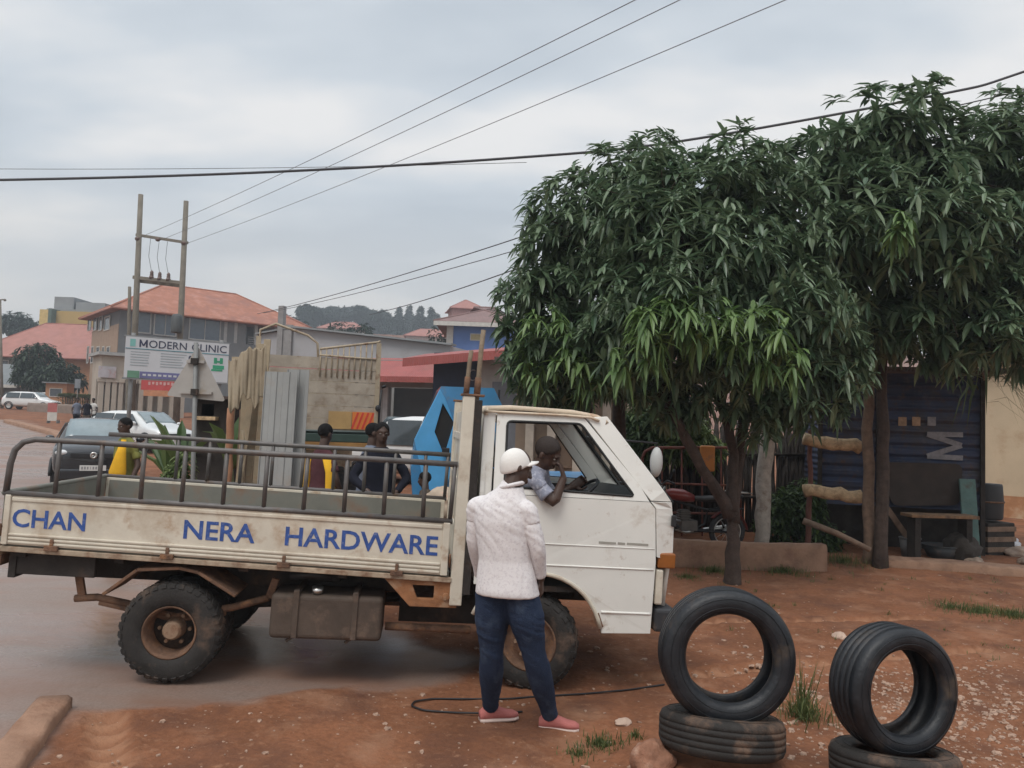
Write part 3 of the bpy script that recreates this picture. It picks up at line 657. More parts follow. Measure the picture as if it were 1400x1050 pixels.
# roof with drip edge, back wall, front panel, windscreen
m = MB(); NR = 9
rg = []
for x, z, k in ((3.285, 2.045, 0), (3.285, 2.075, .012), (3.31, 2.105, .05), (3.5, 2.122, .06), (4.0, 2.118, .06), (4.16, 2.10, .05), (4.225, 2.072, .02), (4.245, 2.05, .01)):
    rg.append([(x, y, z-.03*(abs(y-WDT/2)/(WDT/2))**4) for y in [YT-.02+k+(WDT-2*YT+.04-2*k)*i/(NR-1) for i in range(NR)]])
vs = [p for r0 in rg for p in r0]; m.add(vs, [(i*NR+j, i*NR+j+1, (i+1)*NR+j+1, (i+1)*NR+j) for i in range(len(rg)-1) for j in range(NR-1)], True)
o = m.build('roof', ROOFP, cabroot); md = o.modifiers.new('s', 'SOLIDIFY'); md.thickness = .03; md.offset = -1
for y in (YT-.018, WDT-YT+.018): m = MB(); m.tube([(3.285, y, 2.052), (3.9, y, 2.062), (4.10, y, 2.058), (4.17, y, 2.035)], .011, 6); m.build('gutter', ROOFP, cabroot)
m = MB(); bw = lambda x_: (lambda y, z: V((x_+.0, y, z)))
m.plate([[(.04, .80), (WDT-.04, .80), (WDT-.04, 1.455), (WDT-YT, 2.06), (YT, 2.06), (.04, 1.455)], [(.35, 1.50), (WDT-.35, 1.50), (WDT-.35, 1.95), (.35, 1.95)]], bw(3.288), bw(3.318)); m.build('back_wall', WHITE, cabroot)
def front(y, t):                  # nose: gently bowed in plan
    q = (y-WDT/2)/(WDT/2); return 4.80+.03*(1-q*q)-.02*max(0, abs(q)-.8)
m = MB(); ny = 14; zz = ((.66, -.03), (.95, -.005), (1.03, 0), (1.25, -.01), (1.44, -.045)); vs = [(front(.095+(WDT-.19)*j/ny, 0)+dx-.012, .095+(WDT-.19)*j/ny, z) for z, dx in zz for j in range(ny+1)]
m.add(vs, [(i*(ny+1)+j, i*(ny+1)+j+1, (i+1)*(ny+1)+j+1, (i+1)*(ny+1)+j) for i in range(len(zz)-1) for j in range(ny)], True); o = m.build('front_panel', WHITE, cabroot); md = o.modifiers.new('s', 'SOLIDIFY'); md.thickness = .03
m = MB(); m.box((4.78, .45, .72), (4.835, WDT-.45, .93)); m.build('grille', BLK, cabroot, bevel=.01)
m = MB(); pts = [(4.765, .06, 1.45), (4.80, .45, 1.452), (4.81, WDT/2, 1.455), (4.80, WDT-.45, 1.452), (4.765, WDT-.06, 1.45)]; tp = [(4.235, .13, 2.05), (4.25, .45, 2.062), (4.255, WDT/2, 2.066), (4.25, WDT-.45, 2.062), (4.235, WDT-.13, 2.05)]
m.add(pts+tp, [(i, i+1, i+6, i+5) for i in range(4)], True); m.build('windscreen', GLS, cabroot)
m = MB(); m.tube(pts+tp[::-1], .017, 6, closed=True); m.build('windscreen_seal', TRIM, cabroot)
for y0 in (.45, 1.05):
    m = MB(); m.tube([(4.83, y0, 1.46), (4.80, y0+.02, 1.50), (4.62, y0+.35, 1.70)], .009, 6); m.bar((4.72, y0+.15, 1.60), (4.56, y0+.48, 1.78), .014, .02); m.build('wiper', BLK, cabroot)
m = MB(); m.box((4.665, .02, .475), (4.835, WDT-.02, .655)); m.build('bumper', mat('dark_grey_bumper', (.035, .036, .04), .6, var=.2, dirt=((.2, .14, .1), .4, 4.)), cabroot, bevel=.03, bseg=3)
m = MB(); m.box((4.765, .02, 1.27), (4.80, .10, 1.355)); m.tube([(4.78, .06, 1.31), (4.84, .05, 1.315)], .012, 6); m.build('mirror_mount', BLK, cabroot, bevel=.006)
m = MB(); m.box((3.32, .05, .74), (4.66, WDT-.05, .78)); m.box((3.33, .45, .78), (4.5, 1.25, 1.0)); m.build('cab_floor', DARKM, cabroot)
m = MB(); m.plate([[(4.32, 1.0), (4.72, 1.0), (4.76, 1.46), (4.58, 1.475), (4.36, 1.44), (4.30, 1.30)]], lambda x, z: V((x, .08, z)), lambda x, z: V((x, WDT-.08, z))); m.build('dashboard', BLK, cabroot, bevel=.02)
for y in (.18, .98):
    m = MB(); m.box((3.42, y, 1.0), (3.92, y+.5, 1.13)); m.plate([[(3.36, 1.1), (3.50, 1.1), (3.42, 1.62), (3.32, 1.62)]], (lambda a: (lambda x, z: V((x, a, z))))(y), (lambda a: (lambda x, z: V((x, a, z))))(y+.5)); m.build('seat', SEATM, cabroot, bevel=.03, bseg=3)
m = MB(); sc_ = V((4.10, .42, 1.44)); nrm = V((-.62, 0, .78)).normalized(); a, b = perp(nrm); m.tube([sc_+(a*math.cos(t)+b*math.sin(t))*.20 for t in [2*PI*i/24 for i in range(24)]], .014, 7, closed=True); m.tube([sc_-a*.19, sc_-nrm*.03, sc_+a*.19], .012, 6); m.tube([sc_, sc_-nrm*.35], .025, 8); m.build('steering_wheel', BLK, cabroot)
m = MB(); m.tube([(4.66, WDT-.02, 1.48), (4.95, WDT+.12, 1.47), (5.18, WDT+.22, 1.50), (5.20, WDT+.23, 1.88), (4.40, WDT-.08, 1.90)], .012, 6); m.mi = 1; m.ball((5.20, WDT+.22, 1.69), (.065, .075, .155)); m.build('mirror', [BLK, mat('pale_mirror_shell', (.5, .5, .48), .5)], cabroot)
# the unladen bed rides a little high at the tail
def _pl(z, t):
    for (a, p), (b, q) in zip(t, t[1:]):
        if z <= b: return p+(q-p)*max(0, (z-a))/(b-a)
    return t[-1][1]
TAILUP = [(.3, 0), (.60, .03), (.785, .085), (.835, .085), (1.245, .022), (1.645, 0)]; NOSE = [(.3, 0), (.835, 0), (1.245, -.018), (1.645, 0)]
def lift(o):
    for v in o.data.vertices:
        if v.co.x < 3.14: k = max(0, min(1, v.co.x/3.1)); v.co.z += (1-k)*_pl(v.co.z, TAILUP)+k*_pl(v.co.z, NOSE)
    for c in o.children: lift(c)
for o in TK.children:
    if o.name.split('.')[0] in ('side_gate', 'side_rail', 'tailgate', 'bed_floor', 'bed_sill', 'chassis', 'tail_lamp'): lift(o)
# ------------------------------------------------------------------ people
SKIN = mat('dark_brown_skin', (.062, .034, .024), .5, var=.15, vs=12, bump=.08, bs=120, spec=.45)
HAIR = mat('short_black_hair', (.010, .009, .009), .9, bump=.8, bs=160, spec=.2)
EYEW = mat('eye_white', (.30, .26, .23), .35); 
def cloth(name, col, var=.1, vs=6, **k): return mat(name, col, .9, var=var, vs=vs, bump=.25, bs=90, spec=.15, **k)
def lerp(a, b, t): return V(a)*(1-t)+V(b)*t
def limb(mb, pts, rs, n=12):
    """tube through joints with extra rounded sections so elbows and knees bend softly"""
    P = [V(p) for p in pts]; out = []; rr = []
    for i in range(len(P)-1):
        for k in range(5 if i < len(P)-2 else 6):
            t = k/5; out.append(P[i].lerp(P[i+1], t)); e = t*t*(3-2*t); rr.append(rs[i]*(1-e)+rs[i+1]*e)
    for _ in range(1):
        out = [out[0]]+[(out[i-1]+out[i]*2+out[i+1])/4 for i in range(1, len(out)-1)]+[out[-1]]
    mb.tube(out, rr, n)
def hand(mb, wrist, d, nrm, s=1., curl=.5, thumb=1):
    """palm and five fingers; d = along the hand, nrm = back of hand, thumb = side (+/-) along d x nrm"""
    d = V(d).normalized(); nrm = (V(nrm)-d*V(nrm).dot(d)).normalized(); sd = d.cross(nrm)*thumb; w0 = V(wrist)
    mb.rings([(w0-d*.01*s, sd*.026*s, nrm*.019*s), (w0+d*.03*s, sd*.036*s, nrm*.016*s), (w0+d*.07*s, sd*.041*s, nrm*.014*s), (w0+d*.095*s, sd*.040*s, nrm*.012*s)], 10)
    for i, (off, L_) in enumerate(((.030, .070), (.010, .080), (-.011, .074), (-.031, .058))):
        p = w0+d*.088*s+sd*off*s; c = curl+.08*i; pts = [p]; dd = d
        for k in range(3):
            dd = (Matrix.Rotation(-c*(.7 if k == 0 else 1.), 3, d.cross(nrm)) @ dd); dd = dd.normalized(); pts.append(pts[-1]+dd*L_*s*(.45, .32, .26)[k])
        mb.tube(pts, [.0092*s, .0088*s, .008*s, .0062*s], 7)
    p = w0+d*.028*s+sd*.030*s; dd = (d*.75+sd*.75-nrm*.25).normalized(); mb.tube([p, p+dd*.036*s, p+dd*.036*s+(d*.95+sd*.15-nrm*.3).normalized()*.032*s, p+dd*.036*s+(d-nrm*.5).normalized()*.055*s], [.0125*s, .0105*s, .0095*s, .007*s], 7)
def figure(name, label, base, J, H=1.75, skin=SKIN, legb=None, shirt=None, pants=None, shoe=None, hairm=HAIR, vox=.016, sleeve=1., build=1., handargs=None, group=None, hemdrop=.10, shirtname='shirt', wr=0., hair=True, face=True, pantsname='trousers', belly=1.):
    s = H/1.75; lb_ = legb or build; root = thing(name, label, 'person', base, group=group); B = V(base)
    hip, chest, neck, head = (V(J[k]) for k in ('hip', 'chest', 'neck', 'head')); sd = V(J['side']).normalized(); hs = V(J.get('hipside', J['side'])).normalized(); look = V(J['look']).normalized()
    spine = (chest-hip).normalized(); fwd = spine.cross(-sd).normalized()*1.; fwd = sd.cross(spine).normalized(); hf = hs.cross(V((0, 0, 1))).normalized()
    b = build
    sh = {1: chest+sd*.172*s*b-spine*.015*s, -1: chest-sd*.172*s*b-spine*.015*s}; hj = {1: hip+hs*.088*s*b-V((0, 0, .03*s)), -1: hip-hs*.088*s*b-V((0, 0, .03*s))}
    def torso(mb, g, low=-.10, n=20):
        r = []
        for t, w_, dd, sq in ((low/.45, .172, .115, .9), (-.05, .170, .122, .9), (.12, .164, .112, .92), (.32, .150*belly, .103*belly, .95), (.58, .158, .110, .9), (.80, .160, .112, .88), (.94, .157, .098, .9)):
            q = min(1, max(0, t)); ax = lerp(hs, sd, q).normalized(); fx = lerp(hf, fwd, q).normalized(); c = hip+(chest-hip)*t-fx*.0*s
            r.append((c, ax*(w_*s*b+g), fx*(dd*s*b+g), sq))
        for q, w_, dd in ((.10, .148, .086), (.40, .118, .078), (.68, .086, .070), (.92, .066, .062)): r.append((lerp(chest, neck, q), sd*(w_*s*b+g), fwd*(dd*s*b+g), .95))
        if g > .01: r = [(c, a*(1+.09*max(0, 1-i/4.)), b_*(1+.16*max(0, 1-i/4.)), e) for i, (c, a, b_, e) in enumerate(r)]
        mb.rings(r, n)
    # body
    m = MB(); torso(m, -.010, -.02); m.tube([chest+spine*.0, lerp(chest, neck, .6), neck, lerp(neck, head, .5)], [.07*s, .060*s, .056*s, .056*s], 12)
    upv = (head-neck).normalized(); lk = (look-upv*look.dot(upv)).normalized(); ls = lk.cross(upv); Rm = Matrix((ls, lk, upv)).transposed(); hd = lambda x, y, z: head+Rm @ V((x*s, y*s, z*s))
    m.ball(hd(0, -.012, .028), (.076*s, .094*s, .088*s), 16, 12, rot=Rm); m.ball(hd(0, .018, -.035), (.060*s, .068*s, .080*s), 14, 10, rot=Rm); m.ball(hd(0, .046, -.083), (.034*s, .030*s, .026*s), 10, 8, rot=Rm)
    m.ball(hd(0, .090, -.018), (.014*s, .020*s, .022*s), 8, 6, rot=Rm); m.ball(hd(0, .102, -.030), (.019*s, .013*s, .012*s), 8, 6, rot=Rm); m.tube([hd(0, .084, .02), hd(0, .098, -.02)], [.009*s, .012*s], 6)
    m.ball(hd(0, .084, -.062), (.026*s, .012*s, .008*s), 8, 6, rot=Rm); m.ball(hd(0, .082, -.074), (.022*s, .012*s, .008*s), 8, 6, rot=Rm)
    m.tube([hd(-.045, .072, .022), hd(0, .088, .026), hd(.045, .072, .022)], .010*s, 6)
    for e in (-1, 1): m.ball(hd(e*.077, -.012, -.012), (.010*s, .018*s, .030*s), 8, 8, rot=Rm)
    wrists = {}
    for k, e in (('L', 1), ('R', -1)):
        el, wr_ = V(J['elbow'+k]), V(J['wrist'+k]); limb(m, [sh[e]-sd*e*.02*s, el, wr_], [.044*s*b, .040*s, .027*s]); wrists[e] = (el, wr_)
        ha = (handargs or {}).get(k, {}); d = V(ha.get('d', (wr_-el))); hand(m, wr_, d, ha.get('n', sd*e), s, ha.get('curl', .45), ha.get('thumb', -e))
        if 'knee'+k in J: limb(m, [hj[e], V(J['knee'+k]), V(J['ankle'+k])], [.078*s*b, .052*s, .036*s])
    body = m.build('body', skin, root, B); remesh(body, max(.0065, vox*.6), 3)
    if hair:
        m = MB(); m.ball(hd(0, -.012, .028), (.0780*s, .0960*s, .0900*s), 28, 20, rot=Rm); o = m.build('hair', hairm, root, B)
        bm = bmesh.new(); bm.from_mesh(o.data)
        kill = [f for f in bm.faces if (lambda q: q.z < (.012 if q.y > -.02*s else -.035)*s+.45*max(0, q.y) or q.y > .066*s)(Rm.transposed() @ (f.calc_center_median()+B-head))]
        bmesh.ops.delete(bm, geom=kill, context='FACES'); bm.to_mesh(o.data); bm.free(); md = o.modifiers.new('s', 'SOLIDIFY'); md.thickness = .008*s; md.offset = -1; bake(o)
    if face:
        for e in (-1, 1):
            m = MB(); m.ball(hd(e*.030, .0735, .002), (.012*s, .009*s, .0062*s), 10, 8, rot=Rm); m.mi = 1; m.ball(hd(e*.030, .0800, .002), (.0052*s, .0035*s, .0052*s), 8, 6, rot=Rm); m.build('eye', [EYEW, HAIR], root, B)
    if shirt:
        m = MB(); torso(m, .012, -hemdrop)
        for k, e in (('L', 1), ('R', -1)):
            el, wr_ = wrists[e]
            if sleeve <= 0: continue
            ms = MB(); s0 = sh[e]-sd*e*.075*s+spine*.004*s; s1 = sh[e]-sd*e*.006*s-spine*.016*s
            limb(m, [s0, s1, lerp(sh[e], el, .42)], [.056*s*b, .062*s*b, .056*s*b], 14)
            if sleeve >= 1: limb(ms, [lerp(s1, el, .12), lerp(s1, el, .5), el, lerp(el, wr_, .88)], [.046*s*b, .0575*s*b, .052*s, .040*s], 16)
            else: limb(ms, [lerp(s1, el, .1), lerp(s1, el, .45), lerp(sh[e], el, .72)], [.046*s*b, .060*s*b, .060*s], 14)
            so_ = ms.build('sleeve', shirt, root, B); remesh(so_, vox, 3)
            if wr: wrinkle(so_, wr, (7, 7, 12), seed=e*3.)
        m.tube([lerp(chest, neck, .35), lerp(chest, neck, 1.0)], [.078*s, .066*s], 14)
        o = m.build(shirtname, shirt, root, B); remesh(o, vox, 4)
        if wr: wrinkle(o, wr, (5, 5, 11), seed=len(label))
    if pants:
        m = MB(); r = []
        for t, w_, dd in ((-.12, .150, .110), (-.03, .176, .128), (.10, .172, .120), (.28, .155, .106), (.5, .140, .094)): r.append((hip+spine*t*.5*s, hs*w_*s*b, hf*dd*s*b, .9))
        m.rings(r, 18)
        for k, e in (('L', 1), ('R', -1)):
            kn, an = V(J['knee'+k]), V(J['ankle'+k]); limb(m, [hj[e], lerp(hj[e], kn, .35), kn, lerp(kn, an, .3), an], [.098*s*lb_, .102*s*lb_, .068*s*lb_, .073*s*lb_, .052*s], 14)
        o = m.build(pantsname, pants, root, B); remesh(o, vox, 4)
        if wr: wrinkle(o, wr*.9, (5, 5, 17), 3.3)
    if shoe:
        for k, e in (('L', 1), ('R', -1)):
            an = V(J['ankle'+k]); t = V(J['toe'+k]); t.z = 0; t.normalize(); q = V((0, 0, 1)).cross(t); g = V((an.x, an.y, J.get('floor'+k, B.z))); m = MB()
            rr = [(-.07, .030, .045, .055), (-.045, .038, .055, .075), (.0, .040, .055, .090), (.06, .043, .045, .070), (.11, .048, .035, .050), (.155, .044, .028, .042), (.185, .022, .018, .028)]
            m.rings([(g+t*x*s+V((0, 0, h*.5*s+.012)), q*w_*s, V((0, 0, h*.5*s)), .85) for x, w_, _, h in rr], 14); m.mi = 1
            m.rings([(g+t*x*s+V((0, 0, .010)), q*(w_+.006)*s, V((0, 0, .013)), .7) for x, w_, _, h in rr], 14)
            m.build('shoe', shoe if isinstance(shoe, list) else [shoe, shoe], root, B)
    return root

# man in the white shirt and cap, seen from behind beside the cab
SHIRT = mat('white_patterned_shirt', (.70, .665, .66), .85, var=.05, vs=4, dirt=[((.52, .47, .49), .42, 62.), ((.58, .53, .52), .3, 30.)], bump=.05, bs=70, spec=.15)
JEANS = mat('dark_blue_jeans', (.026, .041, .080), .85, var=.22, vs=4, dirt=((.06, .085, .13), .4, 5.), bump=.4, bs=110, spec=.2, fine=.3)
PINK = mat('faded_red_canvas', (.40, .13, .115), .85, var=.15, vs=9, bump=.2, bs=80); SOLE = mat('dusty_white_sole', (.55, .43, .38), .8, var=.15)
CAPM = mat('white_cap_cloth', (.74, .71, .67), .85, var=.05, vs=7, bump=.15, bs=70)
Yp = 4.86
fl, fr_ = G(672, 986), G(758, 997)
def A_(u, v, dy=0.): return at(u-5, v, Yp+dy)
base = V(((fl.x+fr_.x)/2, (fl.y+fr_.y)/2, min(fl.z, fr_.z)-.004))
sdv = V((-.93, .37, 0))          # his left: he faces the cab and half towards its nose
J = dict(hip=A_(698, 800), chest=A_(690, 688), neck=A_(705, 663), head=A_(712, 639, .03), side=sdv, hipside=V((-.95, .3, 0)), look=(.93, .38, .03),
         elbowL=A_(654, 742, .10), wristL=A_(663, 792, .26), elbowR=A_(740, 750, -.07), wristR=A_(744, 793, .02),
         kneeL=A_(677, 895, .10), ankleL=V((fl.x-.01, fl.y, fl.z+.085)), kneeR=A_(736, 898, .03), ankleR=V((fr_.x-.03, fr_.y, fr_.z+.085)),
         toeL=(.95, .28, 0), toeR=(.93, -.1, 0), floorL=fl.z, floorR=fr_.z)
man = figure('person', 'person in white cap, pale patterned shirt and jeans standing beside the cab door', base, J, 1.80, shirt=SHIRT, pants=JEANS, shoe=[PINK, SOLE], vox=.009, wr=.0055, build=1.01, legb=1.09, hair=False,
             handargs={'L': dict(curl=.3, d=(.3, .2, -1)), 'R': dict(curl=.35, d=(.05, .2, -1))}, hemdrop=.05, face=True)
B = base; hc = J['head']; lk = V((.92, .38, .16)).normalized(); ls = lk.cross(V((0, 0, 1))).normalized(); hu = ls.cross(lk); Rm = Matrix((ls, lk, hu)).transposed()
hp = lambda x, y, z: hc+Rm @ V((x, y, z))
m = MB(); prof = []
for z, k in [(-.042, .95), (-.02, .99), (.002, 1.)]+[(.005+.108*math.sin(R(a)), math.cos(R(a))) for a in (12, 25, 38, 50, 62, 73, 83, 89)]: prof.append((hp(0, -.012, z+.012+.012*(z < 0)), Rm @ V((.087*k, 0, 0)), Rm @ V((0, .103*k, .020 if z < 0 else 0))))
m.rings(prof, 24); o = m.build('cap', CAPM, man, B, sub=1)
m = MB(); top = []; 
for i in range(9):
    t = -1+i/4; x = .078*t; yb = .085*math.sqrt(max(.05, 1-(t*.9)**2)); yf = yb+.066*math.sqrt(max(0, 1-t*t*.92)); top.append((x, yb-.03, yf))
for z in (.012, .020):
    pass
vs = [hp(x, y, .030-.012*abs(x/.078)**2-(.012 if j else 0)) for x, a, b_ in top for j, y in ((0, a), (1, b_))]
m.add(vs, [(i*2, i*2+1, i*2+3, i*2+2) for i in range(8)], True); v_ = m.build('cap_visor', CAPM, man, B); md = v_.modifiers.new('s', 'SOLIDIFY'); md.thickness = .007
m = MB(); nk = J['neck']; c0 = lerp(J['chest'], nk, .92); m.tube([c0+V((.072*math.cos(t), .074*math.sin(t), .006-.02*math.sin(t-1.2))) for t in [2*PI*i/18 for i in range(18)]], .013, 8, closed=True); m.build('collar', SHIRT, man, B)

# driver leaning out of the cab window, chin on hand
DSH = mat('grey_blue_patterned_shirt', (.24, .25, .31), .85, var=.3, vs=14, dirt=((.5, .5, .55), .42, 30.), bump=.25, bs=80)
DT = mat('dark_trousers', (.03, .03, .035), .9, var=.2)
def TP(x, y, z): return TM @ V((x, y, z))
side = (TM.to_3x3() @ V((.28, .96, 0))).normalized()
J = dict(hip=TP(3.68, .42, 1.22), chest=TP(3.73, .13, 1.60), neck=TP(3.735, .065, 1.665), head=TP(3.775, .015, 1.770), side=side, look=(.90, -.42, -.05),
         elbowL=TP(3.90, .42, 1.40), wristL=TP(4.05, .42, 1.50), elbowR=TP(3.83, -.055, 1.40), wristR=TP(3.90, -.03, 1.60),
         kneeL=TP(4.12, .55, 1.20), ankleL=TP(4.25, .55, .86), kneeR=TP(4.12, .33, 1.20), ankleR=TP(4.25, .33, .86), toeL=(1, .1, 0), toeR=(1, .1, 0), floorL=.72, floorR=.72)
figure('person', 'bareheaded driver in grey patterned shirt leaning out of the cab window, chin on hand', TP(3.68, .42, 1.13), J, 1.86, shirt=DSH, pants=DT, shoe=DT, hairm=mat('cropped_hair', (.028, .018, .014), .7, bump=.5, bs=200), vox=.011, wr=.006, sleeve=.5, build=.93, hemdrop=.06,
       handargs={'R': dict(d=(-.3, .12, 1), n=(1, -.2, .3), curl=.75, thumb=1), 'L': dict(curl=.8)})

# people in the street behind the lorry
def stander(label, u, v_head, Y, face, H, shirt, pants, shoe, hairm=HAIR, sleeve=.6, arms=None, lean=0., vox=.02, group=None, hemdrop=.1, shirtname='shirt', build=.95, skin=SKIN, pantsname='trousers', wrk=.008):
    g = on(u, Y); hz = at(u, v_head, Y).z; H = H or (hz-g.z)
    g.z = gz(g.x, g.y); f = V((math.cos(face), math.sin(face), 0)); l = V((-f.y, f.x, 0)); P = lambda a, b, z: g+f*a*H/1.75+l*b*H/1.75+V((0, 0, z*H/1.75))
    a = arms or {}
    J = dict(hip=P(0, 0, .93), chest=P(.02+lean, 0, 1.40), neck=P(.03+lean*1.2, 0, 1.49), head=P(.05+lean*1.5, 0, 1.635), side=l, look=f+V((0, 0, -.1)),
             elbowL=P(*a.get('eL', (-.02, .24, 1.13))), wristL=P(*a.get('wL', (.10, .25, .90))), elbowR=P(*a.get('eR', (-.02, -.24, 1.13))), wristR=P(*a.get('wR', (.10, -.25, .90))),
             kneeL=P(.03, .10, .50), ankleL=P(-.02, .12, .08), kneeR=P(.05, -.09, .50), ankleR=P(.04, -.11, .08), toeL=f+l*.2, toeR=f-l*.2)
    return figure('person', label, g, J, H, shirt=shirt, pants=pants, shoe=shoe, hairm=hairm, vox=vox, sleeve=sleeve, wr=wrk, build=build, face=True, group=group, hemdrop=hemdrop, shirtname=shirtname, skin=skin, pantsname=pantsname), P, g
NAVY = cloth('dark_navy_cloth', (.013, .014, .022), .3); MAROON = cloth('maroon_cloth', (.075, .03, .035), .2); YEL = cloth('bright_yellow_cloth', (.72, .40, .03)); HIVIS = cloth('yellow_green_vest', (.17, .17, .05), .3); SH = mat('dark_shoe', (.03, .027, .025), .6)
BROWNC = cloth('brown_cloth', (.09, .07, .055)); WHT = cloth('off_white_cloth', (.55, .53, .5)); GRYC = cloth('blue_grey_cloth', (.16, .18, .23)); PURP = cloth('purple_cloth', (.09, .03, .25))
p1, P, g = stander('person with short hair in maroon and yellow top, back turned behind the truck bed', 442, 579, 9.2, R(62), None, MAROON, PURP, SH, sleeve=.5, build=.82)
for b in (-.15, .15):                                                    # yellow side panels of the top
    m = MB(); m.rings([(P(-.045, b*.8, 1.38), V((.055, .02, 0)), V((0, .03, 0))), (P(-.03, b*1.15, 1.2), V((.06, .02, 0)), V((0, .05, 0))), (P(-.03, b*1.2, 1.0), V((.06, .02, 0)), V((0, .06, 0))), (P(-.03, b*1.25, .80), V((.062, .02, 0)), V((0, .06, 0)))], 10); m.build('side_panel', YEL, p1, g)
stander('person in black jacket facing the truck between blue cab and yellow-trimmed top', 522, 577, 9.0, R(-70), None, NAVY, NAVY, SH, sleeve=1., build=.98, arms=dict(eL=(.05, .30, 1.15), wL=(.25, .12, 1.0), eR=(.05, -.30, 1.15), wR=(.25, -.15, 1.02)))
stander('person in blue-grey top half hidden behind the one in black jacket', 506, 578, 9.6, R(20), None, GRYC, NAVY, SH)
p2, P, g = stander('person in yellow-green vest carrying a yellow bag near the black car', 176, 571, 10.4, R(-120), None, HIVIS, BROWNC, SH, sleeve=.5, hemdrop=.2)
stander('small person in brown clothes beside the tan sacks behind the bed', 588, 640, 8.9, R(170), 1.36, BROWNC, BROWNC, SH, sleeve=1., vox=.02)
bg_ = at(160, 655, 10.15); m = MB(); c = bg_; m.rings([(c+V((.06, 0, .52)), V((.03, 0, 0)), V((0, .02, 0))), (c+V((.03, 0, .34)), V((.065, 0, 0)), V((0, .05, 0))), (c+V((0, 0, .10)), V((.11, 0, 0)), V((0, .08, 0))), (c, V((.10, 0, 0)), V((0, .06, 0)))], 14); tag(m.build('carrier_bag', YEL, None, c), 'bright yellow carrier bag held by person in yellow-green vest', 'bag')
# ------------------------------------------------------------------ old tyres, stones, grass, kerb, cable
RUB2 = mat('old_black_tyre', (.010, .0115, .0145), .46, var=.35, vs=7, dirt=[((.09, .065, .045), .26, 5.), ((.024, .025, .029), .45, 9.)], bump=.2, bs=50)
RUB3 = mat('muddy_old_tyre', (.024, .021, .019), .8, var=.3, vs=7, dirt=[((.17, .105, .07), .45, 5.)], bump=.35, bs=50)
def loose_tyre(label, c, ax, ro, ri, wd, m_, group='old tyres by the verge'):
    m = MB(); groove_tyre(m, c, ax, ro, ri, wd, gd=.004 if m_ == RUB3 else .006)
    mk = MB(); a, b = perp(V(ax).normalized()); ax = V(ax).normalized(); root = thing('tyre', label, 'tyre', c, group=group)
    m.build('tyre_body', m_, root, c)
    for sgn in (-1, 1):                              # raised rings and small moulded bars on each side wall
        for k in (.30, .66):
            r = ri+(ro-ri)*k; mk.tube([V(c)+(a*math.cos(t)+b*math.sin(t))*r+ax*sgn*wd*.493 for t in [2*PI*i/64 for i in range(64)]], .0022, 5, closed=True)
    mk.build('sidewall_ring', m_, root, c); return root
b1 = at(986, 1000, 4.42); loose_tyre('muddy tyre lying flat at the base of the stack beside the red rock', b1, (.05, .20, 1), .345, .22, .20, RUB3)
c1 = at(992, 889, 4.36); c1.z = b1.z+.085+.358
loose_tyre('black tyre standing upright on the flat muddy tyre close to the truck nose', c1, (-.05, -.99, .06), .366, .235, .25, RUB2)
b2 = at(1222, 1047, 4.22); loose_tyre('tyre lying flat and cut off by the frame beneath a standing tyre', b2, (.02, .17, 1), .325, .21, .19, RUB3)
c2 = at(1221, 940, 4.22); c2.z = b2.z+.085+.327; loose_tyre('black tyre standing upright on a flat tyre above the pale gravel', c2, (.25, -.96, .05), .335, .218, .25, RUB2)
ROCK = mat('red_rock', (.27, .13, .08), .9, var=.3, vs=9, dirt=[((.45, .3, .22), .3, 8.)], bump=.9, bs=25)
def rock(name, label, c, r, m_=ROCK, seed=0, group=None):
    bm = bmesh.new(); bmesh.ops.create_icosphere(bm, subdivisions=4 if max(r) > .08 else 3, radius=1)
    for v in bm.verts:
        p = v.co.copy(); q = p*1.3+V((seed, seed*2.3, 0)); k = 1+.28*noise.noise(q)+.14*noise.noise(q*2.7)+.06*noise.noise(q*6)
        v.co = V((p.x*r[0], p.y*r[1], p.z*r[2]))*k
    me = bpy.data.meshes.new(name); bm.to_mesh(me); bm.free(); me.materials.append(m_); me.polygons.foreach_set('use_smooth', [True]*len(me.polygons))
    o = bpy.data.objects.new(name, me); COL.objects.link(o); o.location = c; o.rotation_euler = (0, 0, seed); return tag(o, label, 'rock', group)
rock('rock', 'rough red rock at the foot of the muddy flat tyre', G(892, 1046)+V((0, 0, .02)), (.125, .12, .105), seed=1.7)
rock('rock', 'flat pinkish stone on the red earth beyond the sneakers', G(852, 988), (.07, .05, .022), mat('pale_stone', (.50, .36, .28), .9, var=.2, bump=.4), 4.1)
rock('rock', 'pale lump of stone between the upright tyres', G(1148, 872), (.10, .07, .05), MATS['pale_stone'], 7.3)
# loose gravel: too many to count
PEB = mat('gravel_stone', (.33, .215, .155), .9, var=.45, vs=40, bump=.3)
def gravel(name, label, spots, m_):
    vs, fs = [], []
    base = [V(p) for p in ((1, 0, -.2), (0, 1, -.2), (-1, 0, -.2), (0, -1, -.2), (.6, .6, .5), (-.6, .5, .6), (-.5, -.6, .5), (.6, -.5, .6))]
    F = [(0, 1, 5, 4), (1, 2, 6, 5), (2, 3, 7, 6), (3, 0, 4, 7), (4, 5, 6, 7)]
    for x, y, r in spots:
        z = rough_z(x, y); o = len(vs); a = random.uniform(0, 6.3); ca, sa = math.cos(a), math.sin(a); sx, sy, sz = r*random.uniform(.7, 1.4), r*random.uniform(.6, 1), r*random.uniform(.45, .8)
        for p in base:
            j = random.uniform(.8, 1.2); X, Y_ = p.x*sx*j, p.y*sy*j; vs.append((x+X*ca-Y_*sa, y+X*sa+Y_*ca, z+p.z*sz*j))
        fs += [[o+i for i in f] for f in F]
    o = np_mesh(name, vs, fs, m_, None, False); return tag(o, label, kind='stuff')
sp = []
